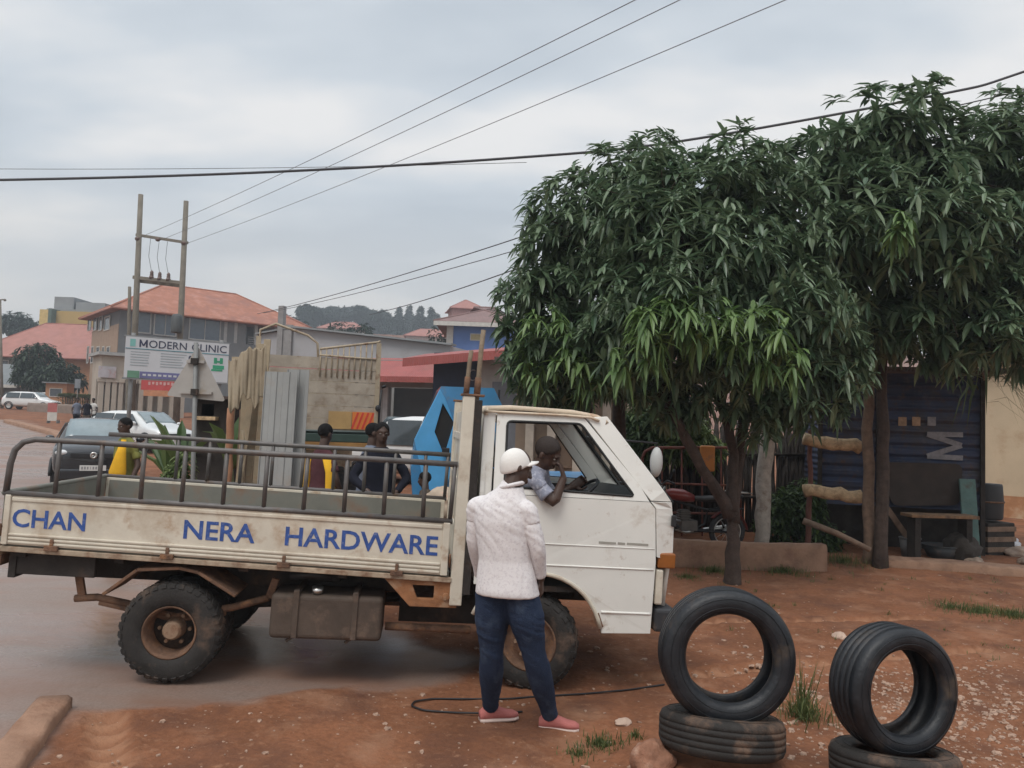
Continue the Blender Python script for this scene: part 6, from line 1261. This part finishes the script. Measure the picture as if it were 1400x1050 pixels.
# colonnade shop in front of it
A2, W2 = frame_at('colonnade_shop', 'beige ground-floor shop with a row of columns below the clinic billboard', 'building', 134, 256, 58, 62)
z2 = hit(150, 486, A2).z; zc = hit(150, 518, A2).z; m = MB(); m.box((0, 1.6, 0), (W2, 3.4, z2)); m.box((0, 0, zc), (W2, 1.597, z2)); m.build('wall', BEIW, A2); m = MB(); m.box((-.3, -.4, z2+.002), (W2+.3, 3.6, z2+.25)); m.build('roof', PIL, A2)
for u in (138, 147, 156, 165, 182, 193, 206, 220, 236, 250): a = hit(u, 540, A2); m = MB(); m.box((a.x-.16, .02, 0), (a.x+.16, .34, zc-.002)); m.box((a.x-.24, -.04, zc-.24), (a.x+.24, .42, zc-.003)); m.build('column', BEIW, A2)
for u0, u1 in ((141, 146), (150, 155), (172, 180)): a, b = hit(u0, 525, A2, 'y', 1.6), hit(u1, 550, A2, 'y', 1.6); window(A2, a.x, b.x, .4, a.z, 'y', 1.6, fm=PIL, gm=DGL)
a, b = hit(135, 500, A2, 'y', -.1), hit(158, 517, A2, 'y', -.1); SB = tag(MB().box((a.x, -.14, b.z), (b.x, -.06, a.z)).build('shop_fascia', mat('faded_poster', (.42, .40, .42), .6, var=.2, vs=1.2, dirt=[((.4, .16, .12), .35, 1.5)]), A2))
RS, WR = frame_at('shop_banner', 'red shop banner hung on the colonnade beneath the clinic billboard', 'banner', 190, 246, 57.2, 57.6); z0, z1 = hit(200, 533, RS).z, hit(200, 515, RS).z
m = MB(); m.box((0, 0, z0), (WR, .06, z1)); m.build('cloth', mat('red_banner', (.42, .055, .05), .6, var=.12, vs=1), RS); m = MB(); m.box((.2, -.012, z0-.45), (WR, .05, z0-.01)); m.build('lower_board', mat('orange_board', (.45, .2, .1), .7, var=.2), RS); m = MB()
for i in range(9): m.box((.5+i*.27, -.012, z0+.38+.05*(i % 2)), (.66+i*.27, -.002, z0+.62))
m.build('faded_marks', mat('pink_white', (.5, .3, .28), .7), RS)
# houses further off
A3, W3 = frame_at('house', 'pink-roofed house with orange and grey walls behind the roadside tree', 'building', -40, 128, 96, 96); z3 = hit(60, 489, A3).z; xs3 = hit(28, 500, A3).x
m = MB(); m.box((0, .3, 0), (xs3, 12, z3)); m.build('wall', mat('grey_green_wall', (.20, .21, .185), .85, var=.1), A3); m = MB(); m.box((xs3+.003, .0, 0), (W3, 12, z3-.05)); m.build('wall', mat('orange_wall', (.42, .215, .115), .85, var=.1), A3)
hip(A3, 0, W3, 0, 12, z3, hit(60, 442, A3, 'y', 6).z-z3, 1.1, PINKR, ridge=6)
for u0, u1, v0, v1 in ((-30, -18, 494, 506), (0, 9, 492, 505), (36, 44, 492, 504), (52, 60, 492, 504)): a, b = hit(u0, v0, A3), hit(u1, v1, A3); window(A3, a.x, b.x, b.z, a.z, 'y', .3 if u1 < 28 else 0)
A4, W4 = frame_at('shed', 'low grey-roofed shed with a white eave at the bend of the road', 'building', -60, 22, 84, 84); z4 = hit(5, 528, A4).z; m = MB(); m.box((0, .4, 0), (W4, 5, z4)); m.build('wall', mat('dark_brown_wall', (.12, .10, .085), .9, var=.2), A4)  # wall in plain dark brown
m = MB(); zt4 = hit(5, 508, A4, 'y', 3).z; m.add([(-.3, -.6, z4+.1), (W4+.2, -.6, z4+.1), (W4+.2, 5.2, zt4+1), (-.3, 5.2, zt4+1), (-.3, -.6, z4-.02), (W4+.2, -.6, z4-.02), (W4+.2, 5.2, zt4+.9), (-.3, 5.2, zt4+.9)], [(0, 1, 2, 3), (7, 6, 5, 4), (0, 4, 5, 1), (1, 5, 6, 2), (2, 6, 7, 3), (3, 7, 4, 0)]); m.build('roof', corr('grey_tin_roof', (.17, .18, .185), 'X', 3, .6), A4); m = MB(); m.box((-.3, -.66, z4-.16), (W4+.2, -.61, z4+.16)); m.build('eave_board', WFR, A4)
A5, W5 = frame_at('tower_block', 'yellow flat-topped building with a boxed sign and grey roof structure rising behind the pink roof', 'building', 51, 128, 118, 118); z5 = hit(80, 425, A5).z; m = MB(); xa = hit(76, 430, A5).x; m.box((xa, 0, 0), (W5, 9, z5)); m.build('wall', mat('yellow_ochre_wall', (.42, .295, .115), .85, var=.08, vs=.4), A5)
m = MB(); m.box((0, -1.2, hit(60, 444, A5, 'y', -1.2).z), (xa-.4, 2, hit(60, 423, A5, 'y', -1.2).z)); m.build('sign_box', mat('pale_yellow_panel', (.55, .41, .17), .8), A5); m = MB(); m.box((xa-.4, -1.25, hit(60, 444, A5, 'y', -1.2).z-.3), (xa+.1, 2, z5+.2)); m.build('corner_post', mat('green_grey_post', (.10, .14, .12), .8), A5)
GR5 = mat('hazy_grey_concrete', (.24, .25, .255), .85, var=.15, vs=.5); m = MB(); m.box((-.3, 1, z5-.02), (W5+.2, 9.3, z5+.45)); m.box((.2, 2, z5+.452), (W5*.38, 8, hit(60, 405, A5, 'y', 2).z)); m.box((W5*.42, 2, z5+.452), (W5*.95, 7, hit(100, 413, A5, 'y', 2).z)); m.build('roof', GR5, A5)
# long grey warehouse wall with red awnings in front
A6, W6 = frame_at('warehouse', 'long plain grey warehouse wall with sloping parapet behind the tan lorry', 'building', 350, 612, 45, 41); m = MB(); zl, zm, zr_ = hit(352, 458, A6).z, hit(404, 449, A6).z, hit(606, 473, A6).z; xm = hit(404, 450, A6).x
m.plate([[(0, 0), (W6, 0), (W6, zr_), (xm, zm), (xm-.02, zm-.0), (0, zl)]], lambda a, b: V((a, 0, b)), lambda a, b: V((a, 9, b))); m.build('wall', mat('pale_grey_render', (.36, .355, .365), .85, var=.05, vs=.4, dirt=[((.3, .28, .27), .25, .5)]), A6)
m = MB(); m.bar((xm, .0, zm+.06), (W6+.2, .0, zr_+.06), .7, .10); m.bar((-.2, 0, zl+.05), (xm-.1, 0, zm+.05), .5, .08); m.build('parapet_cap', GR5, A6); m = MB(); a = hit(391, 440, A6); m.box((a.x-.35, -.3, 0), (a.x+.0, -.003, a.z+.9)); m.box((a.x+.003, -.2, 0), (a.x+.55, -.004, a.z-.2)); m.build('pilaster', mat('mid_grey_render', (.25, .24, .235), .85), A6)
AWN = corr('red_awning_sheet', (.30, .075, .065), 'X', 3.2, .55, dirt=[((.22, .08, .06), .35, 1.)], strength=.4)
A7, W7 = frame_at('shop', 'grey shopfront with dark opening under a red sheet awning', 'building', 372, 606, 37, 34.5); zA, zB = hit(560, 492, A7, 'y', 0).z, hit(560, 515, A7, 'y', -1.6).z; m = MB()
d0, d1 = hit(532, 540, A7).x, hit(604, 540, A7).x; zd = hit(560, 530, A7).z
m.plate([[(0, 0), (d0, 0), (d0, zd), (d1, zd), (d1, 0), (W7, 0), (W7, zA), (0, zA)]], lambda a, b: V((a, 0, b)), lambda a, b: V((a, .25, b))); m.box((0, 3.2, 0), (W7, 3.4, zA)); m.build('wall', mat('grey_shop_wall', (.27, .26, .25), .85, var=.12, vs=.8), A7)
m = MB(); m.box((d0-.25, -.10, 0), (d0-.02, -.003, zd)); m.box((d0-1.2, -.06, 0), (d0-.95, -.003, zd+.2)); m.build('pillar', mat('white_pillar', (.42, .42, .42), .7), A7); m = MB(); m.box((d0+.01, .5, 0), (d1-.01, .56, zd)); m.build('shutter', corr('dark_shutter', (.075, .085, .09), 'Z', 6, .5), A7)
m = MB(); m.add([(-.3, -1.7, zB), (W7+.3, -1.7, zB), (W7+.3, .3, zA+.1), (-.3, .3, zA+.1), (-.3, -1.7, zB-.25), (W7+.3, -1.7, zB-.25), (W7+.3, .3, zA), (-.3, .3, zA)], [(0, 1, 2, 3), (7, 6, 5, 4), (0, 4, 5, 1), (1, 5, 6, 2), (2, 6, 7, 3), (3, 7, 4, 0)]); m.build('awning', AWN, A7)
A8, W8 = frame_at('shop', 'navy and grey shop under a slanting red awning behind the blue cab', 'building', 590, 730, 30, 28.5); zA, zB = hit(650, 482, A8, 'y', 0).z, hit(600, 505, A8, 'y', -1.5).z; xn = hit(656, 520, A8).x
m = MB(); m.box((0, 0, 0), (xn, 4, zA)); m.build('wall', mat('navy_wall', (.022, .028, .055), .8, var=.2), A8); m = MB(); m.box((xn+.003, -.2, 0), (W8, 4, zA)); m.build('wall', mat('pale_shop_wall', (.36, .35, .335), .85, var=.1), A8); a, b = hit(674, 522, A8, 'y', -.2), hit(714, 560, A8, 'y', -.2)
m = MB(); m.box((a.x, -.25, 0), (b.x, -.203, a.z)); o = m.build('door', mat('grey_metal_door', (.15, .16, .18), .5), A8); m = MB(); m.box((a.x+.25, -.26, 0), (a.x+.33, -.252, a.z-.3)); m.build('door_gap', BLK, o); m = MB(); a = hit(711, 524, A8, 'y', -.3); m.box((a.x-.12, -.3, a.z-.16), (a.x+.12, -.26, a.z+.16)); m.build('wall_plaque', mat('crimson_plaque', (.5, .05, .08), .6), A8)
zl_ = hit(577, 490, A8, 'y', -1.5).z; zr2 = hit(700, 476, A8, 'y', -1.5).z; m = MB(); m.add([(-.5, -1.6, zl_), (W8+.3, -1.6, zr2), (W8+.3, .3, zr2+.35), (-.5, .3, zl_+.35), (-.5, -1.6, zl_-.32), (W8+.3, -1.6, zr2-.32), (W8+.3, .3, zr2), (-.5, .3, zl_)], [(0, 1, 2, 3), (7, 6, 5, 4), (0, 4, 5, 1), (1, 5, 6, 2), (2, 6, 7, 3), (3, 7, 4, 0)]); m.build('awning', AWN, A8)
m = MB(); a = hit(647, 513, A8, 'y', -.02); m.tube([(a.x+.18*math.cos(t), -.03, a.z+.2*math.sin(t)) for t in [R(q) for q in range(60, 320, 20)]], .03, 6); m.build('painted_curl', mat('dull_white_paint', (.3, .3, .33), .7), A8)
A9, W9 = frame_at('house', 'blue-walled upper storey with brown hipped roof above the red awnings', 'building', 608, 700, 58, 58); z9 = hit(640, 442, A9).z; xb = hit(620, 450, A9).x; m = MB(); m.box((xb, 0, 0), (W9, 9, z9)); m.build('wall', mat('bright_blue_wall', (.13, .22, .48), .8, var=.1, vs=.6), A9); m = MB(); m.box((xb-.5, -.15, 0), (xb-.003, .4, z9)); m.build('corner_pillar', WFR, A9); m = MB(); m.box((.0, 3, 0), (xb-.51, 9, z9)); m.build('side_wall', mat('grey_green_wall', (.20, .21, .185), .85), A9)
hip(A9, 0, W9, 0, 9, z9, hit(650, 420, A9, 'y', 4.5).z-z9, 1.0, corr('brown_roof_sheet', (.20, .12, .11), 'X', 3, .65, strength=.3), ridge=4.4); m = MB(); m.box((-1.02, -1.06, z9-.35), (W9+1, -1.003, z9-.03)); m.build('fascia', WFR, A9); a, b = hit(643, 456, A9), hit(660, 466, A9); window(A9, a.x, b.x, b.z, a.z, gm=mat('curtain_yellow', (.42, .36, .2), .7))
A10, W10 = frame_at('house', 'brownish shop building with pale columns seen through the truck cab window', 'building', 700, 920, 24, 23); zt_ = hit(800, 500, A10).z; m = MB(); m.box((0, .6, 0), (W10, 5, zt_)); m.build('wall', mat('brown_plaster', (.27, .205, .15), .9, var=.15, vs=1.2, dirt=[((.4, .32, .24), .35, 1.5)]), A10)
for u in (722, 752, 788, 828, 862, 905): a = hit(u, 600, A10); m = MB(); m.box((a.x-.13, .2, 0), (a.x+.13, .45, zt_)); m.build('column', mat('pale_column', (.42, .37, .31), .85), A10)
for u0, u1 in ((762, 782), (800, 820), (838, 856)): a, b = hit(u0, 585, A10, 'y', .6), hit(u1, 640, A10, 'y', .6); window(A10, a.x, b.x, b.z, a.z, 'y', .6, fm=BRWN, gm=mat('wooden_shutter', (.2, .14, .1), .85))
m = MB(); m.box((-.4, -1, zt_+.002), (W10+.4, 5.4, zt_+.15)); m.build('roof', corr('rusty_sheet', (.1, .07, .06)), A10)
for i, (u, v, Y, w_, h_, rm, wm, lb) in enumerate(((470, 451, 210, 12, 5, 'PINKR', (.45, .42, .38), 'small white hillside house with pink roof above the warehouse'), (592, 462, 190, 13, 4, 'PINKR', (.4, .33, .3), 'low pinkish hillside house below the far pines'), (637, 425, 150, 6, 6, 'PINKR', (.38, .2, .18), 'pink tower-like house peeping over the brown roof'), (376, 447, 120, 9, 4, 'PINKR', (.4, .2, .18), 'pink-roofed outhouse at the end of the grey block'))):
    p = at(u, v, Y); r = thing('house', lb, 'building', V((p.x, p.y, p.z-h_)), .1*i); m = MB(); m.box((-w_/2, -3, -8), (w_/2, 4, h_)); m.build('wall', mat('far_wall_%s' % 'abcd'[i], wm, .9), r); hip(r, -w_/2, w_/2, -3, 4, h_, 2.2, .6, PINKR)
    for k in (-.3, .05, .3): window(r, w_*k, w_*k+1.4, h_*.35, h_*.75, 'y', -3)
# clinic billboard
CY = 28.; CB_, WC = frame_at('billboard', 'white clinic billboard with dark lettering on two posts', 'sign', 165.5, 308, 27.2, 29.); hp_ = lambda u, v: hit(u, v, CB_)
zt, zb = hp_(166, 459).z, hp_(166, 505).z; zb2 = zb-.27; BWH = mat('white_board_face', (.52, .53, .55), .5, var=.04, vs=1); INK = mat('dark_navy_ink', (.03, .035, .07), .6)
m = MB(); m.box((0, 0, zb2), (WC, .08, zt)); m.build('board', BWH, CB_); m = MB(); m.box((0, -.012, zt-.43), (WC, -.002, zt-.405)); m.build('rule', mat('teal_ink', (.05, .2, .25), .6), CB_)
for wd_, xa, xb_ in (('ODERN', WC*.215, WC*.575), ('CLINIC', WC*.625, WC*.975)):
  o = text(wd_, .42, INK, CB_, Matrix.Rotation(PI/2, 4, 'X'), .004, .0015); xx = [v.co.x for v in o.data.vertices]; zz = [v.co.z for v in o.data.vertices]
  for v in o.data.vertices: v.co = (xa+(v.co.x-min(xx))/(max(xx)-min(xx))*(xb_-xa), -.008+v.co.y*.5, zt-.35+(v.co.z-min(zz))/(max(zz)-min(zz))*.27)
zl = zt-.35; zh = zt-.08; m = MB(); xm = WC*.125; wM = WC*.077; st = .055
m.box((xm, -.008, zl), (xm+st, -.001, zh)); m.box((xm+wM-st, -.0085, zl), (xm+wM, -.001, zh))
for sx in (0, 1): m.bar((xm+(st*.5 if not sx else wM-st*.5), -.006, zh-.02), (xm+wM/2, -.006+.0003*sx, zl+.05), .006, .05, (1, 0, 0))
m.build('lettering', INK, CB_)
GN = mat('green_ink', (.04, .30, .16), .6); m = MB(); m.box((WC*.04, -.01, zt-.34), (WC*.09, -.002, zt-.08)); m.box((WC*.055, -.014, zt-.28), (WC*.075, -.0105, zt-.14)); m.build('corner_emblem', mat('pale_teal_ink', (.2, .45, .42), .6), CB_)
m = MB(); c0 = WC*.90; zc_ = zt-.75; m.box((c0-.17, -.01, zc_-.02), (c0-.06, -.002, zc_+.2)); m.box((c0+.04, -.01, zc_-.02), (c0+.15, -.002, zc_+.2)); m.box((c0-.17, -.0105, zc_+.02), (c0+.15, -.0025, zc_+.09)); m.box((c0-.2, -.01, zc_-.22), (c0+.2, -.002, zc_-.08)); m.box((c0-.25, -.01, zc_-.3), (c0+.15, -.0025, zc_-.23)); m.build('green_emblem', GN, CB_)
m = MB(); L_ink = mat('faint_ink', (.30, .34, .36), .6); random.seed(5)
for col, (a, b) in enumerate(((.05, .26), (.33, .58))):
    for k in range(6): z = zt-.53-k*.095; m.box((WC*a, -.008, z-.016), (WC*(b-random.uniform(0, .05)), -.002, z+.012))
m.build('small_text_lines', L_ink, CB_); m = MB(); m.ball((WC*.615, -.005, zt-.63), (.06, .012, .10)); m.build('dark_spot', INK, CB_)
m = MB(); m.box((WC*.03, -.014, zb2+.0), (WC*.14, -.003, zb-.02)); m.build('green_patch', mat('dull_green_ink', (.12, .25, .17), .6), CB_); m = MB(); m.box((WC*.145, -.013, zb2+.0), (WC*.80, -.003, zb-.03)); o = m.build('blue_band', mat('violet_blue_ink', (.15, .15, .30), .6, var=.2, vs=3), CB_); m = MB()
for i in range(14): m.box((WC*.17+i*.17, -.020, zb2+.09), (WC*.17+i*.17+.11, -.0135, zb2+.16))
m.build('band_marks', BWH, o); m = MB(); m.box((-.05, .0, zb2-.06), (WC+.05, .1, zb2-.002)); m.box((-.05, 0, zt+.002), (WC+.05, .1, zt+.05)); m.build('frame', GR5, CB_)
for x in (WC*.07, WC*.93): m = MB(); m.tube([(x, .15, -.2), (x, .15, zt+.15)], .07, 8); m.build('post', GPO, CB_)
# twin-pole transformer line
WP = mat('creosoted_pole', (.17, .15, .12), .85, var=.2, vs=3, bump=.3); HPY = 42.; ga, gb2 = on(180, HPY), on(240, HPY); HPo = thing('twin_pole', 'two tall wooden power poles joined by crossarms with insulators', 'power pole', ga); q = lambda u, v: at(u, v, HPY)-ga
for (ub, ut, vt) in ((180.5, 192.5, 266), (242, 254.5, 275)):
    b = q(ub, 560); m = MB(); m.tube([V((b.x, 0, -.3)), q(ut, vt)], [.19, .13], 10); m.build('pole', WP, HPo)
m = MB(); m.bar(q(186, 321), q(257, 332), .12, .14); m.build('crossarm', WP, HPo); m = MB(); m.bar(q(182, 379), q(250, 387), .14, .18); m.bar(q(181, 382)+V((0, .3, 0)), q(249, 390)+V((0, .3, 0)), .14, .18); m.build('crossarm', WP, HPo)
INS = mat('brown_insulator', (.12, .075, .06), .35)
for u, v in ((207, 382), (218, 384), (230, 385)): m = MB(); b = q(u, v); m.lathe([(.01, 0), (.13, .0), (.12, .12), (.08, .14), (.11, .2), (.08, .26), (.10, .32), (.06, .42), (.01, .46)], b+V((0, 0, .05)), (0, 0, 1), 12); m.build('insulator', INS, HPo)
for u, v in ((189, 325), (217, 326), (252, 331)): m = MB(); m.ball(q(u, v)+V((0, -.1, -.08)), (.14, .1, .12)); m.build('insulator', INS, HPo)
for a, b in (((206, 326), (208, 376)), ((218, 327), (219, 378)), ((229, 330), (231, 380))): m = MB(); pa, pb = q(*a), q(*b); m.tube([pa, lerp(pa, pb, .5)+V((-.1, -.1, 0)), pb], .012, 5); m.build('jumper_wire', BLK, HPo)
m = MB(); p = q(245, 441); m.lathe([(.01, 0), (.27, 0), (.29, .05), (.29, .9), (.2, 1.0), (.01, 1.05)], V((p.x, -.3, p.z-.6)), (0, 0, 1), 16); m.build('transformer', mat('dark_transformer', (.07, .075, .075), .6, var=.2), HPo)
post('pole', 'short weathered pole beside the twin power poles', 174, 392, 560, 44, .11, WP, 3, 'pole')
g = on(2, 70); LP = thing('street_pole', 'far pole with a stub arm at the bend of the road', 'pole', g); t = at(0, 410, 70)-g; m = MB(); m.tube([(0, 0, -.2), t], [.14, .1], 8); m.build('shaft', WP, LP); m = MB(); m.tube([t, t+V((.4, 0, .05))], .06, 6); m.ball(t+V((.45, 0, 0)), .12); m.build('arm', WP, LP)
# wires
WIRE = mat('dark_cable', (.06, .06, .065), .7); THIN = mat('grey_wire', (.17, .175, .18), .7)
def wire(label, a, b, sag, r, m_=THIN, grp='thin wires from the twin poles'):
    n = 40; m = MB(); m.tube([lerp(a, b, i/n)-V((0, 0, 4*sag*(i/n)*(1-i/n))) for i in range(n+1)], r, 6); o = m.build('overhead_wire', m_, None, a); return tag(o, label, 'wire', grp)
CP = [at(u, v, 17.5) for u, v in ((-420, 250), (0, 246), (350, 236), (700, 216), (930, 193), (1280, 130), (1400, 98), (1700, -10))]; m = MB(); pts = []
for i in range(1, len(CP)-2):
    for k in range(12):
        t = k/12; a, b, c, d = CP[i-1:i+3]; pts.append(.5*(2*b+(c-a)*t+(2*a-5*b+4*c-d)*t*t+(3*b-a-3*c+d)*t**3))
m.tube([CP[0]]+pts+[CP[-2], CP[-1]], .030, 6); tag(m.build('overhead_wire', WIRE, None, CP[0]), 'thick black overhead cable crossing the whole sky behind the mango crowns', 'wire')
wire('thin wire running just above the thick black cable on its low side', at(-200, 229, 20), at(720, 222, 20), .10, .008, THIN, None)
wire('thinner cable leaving the tallest mango crown just below the thick one', at(1180, 170, 19), at(1620, 60, 19), .15, .016, WIRE, None)
for k, (a, b) in enumerate((((190, 325), (845, -8)), ((218, 329), (905, -8)), ((252, 334), (1046, -8)))):
    pa, pb = at(*a, HPY), at(*b, 15.5); pc = pa+(pb-pa)*1.5; wire('thin power wire rising from the twin poles, ' + ('highest of the three', 'middle one of three', 'lowest of the three')[k], pa, pc, .35, .010)
for k, (a, b, r) in enumerate((((352, 429), (720, 314), .016), ((360, 428), (722, 330), .013), ((505, 430), (760, 340), .019))): pa, pb = at(*a, 46), at(*b, 22); wire('grey service wire slanting from mango crown to rooftops, ' + ('topmost of three', 'middle of three', 'lowest of three')[k], pa, pa+(pb-pa)*1.25, .25, r, WIRE, 'service wires over the warehouse')
# hillside trees and far greenery
FARL = leafmat('far_leaf', (.018, .040, .030), (.036, .065, .042), .7, .2)
def far_tree(label, u, v_top, Y, w_, h, kind, group='trees on the far hill'):
    t = at(u, v_top, Y); base = V((t.x, t.y, min(gz(t.x, t.y), t.z-h))); n = 5 if kind else 7
    if kind: bl = [(V((t.x, t.y, t.z-h*(.10+.17*i))), (w_*(.12+.085*i), w_*(.12+.085*i), h*.12)) for i in range(n)]
    else: bl = [(V((t.x+random.uniform(-.34, .34)*w_, t.y+random.uniform(-.3, .3)*w_, t.z-h*random.uniform(.16, .42))), (w_*.26, w_*.26, h*.16)) for i in range(n)]
    r = bush('pine_tree' if kind else 'hill_tree', label, base, bl, 2.2, (h*.075, h*.03), FARL, 'tree', group=group, nl=7); return r
random.seed(21)
for i, (u, vt, k) in enumerate(((430, 417, 0), (455, 415, 0), (482, 418, 0), (508, 420, 0), (528, 428, 0), (546, 422, 1), (560, 418, 1), (575, 420, 1), (590, 421, 1), (598, 430, 1), (612, 452, 0), (412, 432, 0), (400, 430, 0), (536, 440, 0), (570, 442, 0), (498, 440, 0), (604, 448, 1))):
    far_tree(('hazy round-crowned tree on the far hilltop' if not k else 'hazy pointed pine on the far hilltop'), u, vt, 300+random.uniform(-20, 25), random.uniform(10, 14) if not k else 9, random.uniform(12, 15) if not k else 16, k, 'round trees on the far hill' if not k else 'pines on the far hill')
far_tree('darker olive tree below the hill behind the warehouse roof', 481, 438, 110, 6, 7, 0, None); far_tree('dark tree peeping over the end of the grey block roof', 397, 428, 130, 6, 7, 0, None); far_tree('hazy tree rising behind the pink roof and yellow building', 38, 428, 150, 9, 11, 0, None); far_tree('grey-green tree beside the blue house wall', 612, 446, 75, 3.5, 5, 0, None)
bush('roadside_tree', 'broad dark green roadside tree beyond the white estate car', on(68, 83), [S3(52, 492, 83, 28, 28, 20), S3(84, 512, 82, 24, 26, 16), S3(40, 512, 82, 22, 22, 15), S3(70, 518, 81, 30, 30, 16), S3(100, 522, 82, 16, 16, 12), S3(60, 480, 84, 14, 14, 10)], 7, (.55, .22), leafmat('roadside_leaf', (.014, .032, .014), (.035, .06, .025), .6, .2), 'tree')
hg = on(84, 66); hA, hB = on(82, 66), on(130, 64); HD = thing('hedge', 'trimmed olive hedge beside the colonnade shop', 'hedge', hA); P = []; D = []
for _ in range(5200): t = random.random(); c = lerp(hA, hB, t); a = random.uniform(-.7, PI+.7); zz_ = random.choice((0, 1)); y = random.uniform(-.7, .7); z = random.uniform(.2, 1.45) if abs(y) > .6 else 1.45; P.append((c.x, c.y+(math.copysign(.7, y) if z < 1.4 else y), c.z+z+random.gauss(0, .05))); D.append(V((random.gauss(0, 1), random.gauss(-.3, 1), random.gauss(.6, .6))).normalized()[:])
v, q_ = leafset(np.array(P), np.array(D), rng.uniform(.1, .22, len(P)), rng.uniform(.05, .09, len(P)), rng.uniform(.1, .4, len(P))); np_mesh('foliage', v, q_, leafmat('hedge_leaf', (.05, .07, .02), (.11, .12, .04), .7, .2), HD, origin=hA); m = MB()
for i in range(14): c = lerp(hA, hB, (i+.5)/14); m.tube([c, c+V((.05, 0, .7)), c+V((0, 0, 1.3))], .05, 5)
m.build('stem', BRWN, HD, hA)
strip('low_wall', 'low grey-brown wall beneath the trimmed hedge', [(hA.x-2, hA.y-1.2), (hB.x+1, hB.y-1.2)], .3, .75, mat('grey_brown_wall', (.22, .17, .14), .9, var=.15), 'low wall', seg=1.)
g = on(72, 47); SS = thing('sandwich_sign', 'small white standing sign with a red top on the far dirt shoulder', 'sign', g); sx0, sx1 = at(65.5, 560, 47).x-g.x, at(78.5, 560, 47).x-g.x; z1 = at(72, 551, 47).z-g.z; m = MB(); m.box((sx0, -.03, .15), (sx1, .0, z1)); m.build('panel', WFR, SS); m = MB(); m.box((sx0, -.04, z1*.55), (sx1, -.032, z1)); m.build('red_top', mat('faded_red_panel', (.36, .11, .10), .7), SS)
for x in (sx0, sx1): m = MB(); m.box((x-.02, -.02, -.1), (x+.02, .3, .2)); m.build('leg', GPO, SS)
g = on(103, 62); SG = thing('notice_board', 'small grey notice board on a post above the trimmed hedge', 'sign', g); m = MB(); z1 = at(103, 518, 62).z-g.z; m.box((-.22, -.03, z1-.75), (.22, .02, z1)); m.build('panel', mat('grey_notice', (.2, .22, .24), .6), SG); m = MB(); m.tube([(0, .03, -.1), (0, .03, z1-.1)], .035, 6); m.build('post', GPO, SG)
g = on(74, 77); OK_ = thing('kiosk', 'small orange roadside kiosk beyond the white estate car', 'kiosk', g, .1); z1 = at(74, 524, 77).z-g.z; m = MB(); m.box((-1.0, 0, -.2), (1.0, 1.6, z1)); m.build('wall', mat('orange_wall', (.42, .215, .115)), OK_); m = MB(); m.box((-1.2, -.4, z1+.002), (1.2, 1.8, z1+.1)); m.build('roof', GR5, OK_); window(OK_, -.6, .6, z1*.45, z1*.8)
for lb, u, Y, face, c1, c2 in (('distant rider in dark clothes standing with the far motorbikes', 118, 40.4, -70, NAVY, BROWNC), ('distant person in white beside the far motorbikes', 127, 41.5, -100, WHT, NAVY), ('distant person in grey at the kerb by the far motorbikes', 104, 41, -40, GRYC, NAVY), ('distant person in maroon walking behind the white estate car', 38, 80, 0, MAROON, NAVY), ('distant person in pale clothes behind the silver car nose', 54, 80, 40, WHT, BROWNC)):
    stander(lb, u, 540, Y, R(face), 1.72, c1, c2, SH, vox=.04, wrk=0, group='people at the far roadside')
# air: thin haze out to the hill
hzm = bpy.data.materials.new('haze'); hzm.use_nodes = True; N = hzm.node_tree.nodes; N.remove(N['Principled BSDF']); pv = N.new('ShaderNodeVolumePrincipled'); pv.inputs['Color'].default_value = (.80, .86, .93, 1); pv.inputs['Density'].default_value = .0013; pv.inputs['Anisotropy'].default_value = .2
hzm.node_tree.links.new(pv.outputs[0], N['Material Output'].inputs['Volume'])
if HAZE:
    o = MB().box((-440, -50, -3), (440, 930, 75)).build('haze', hzm); tag(o, 'thin pale haze in the air', kind='stuff')
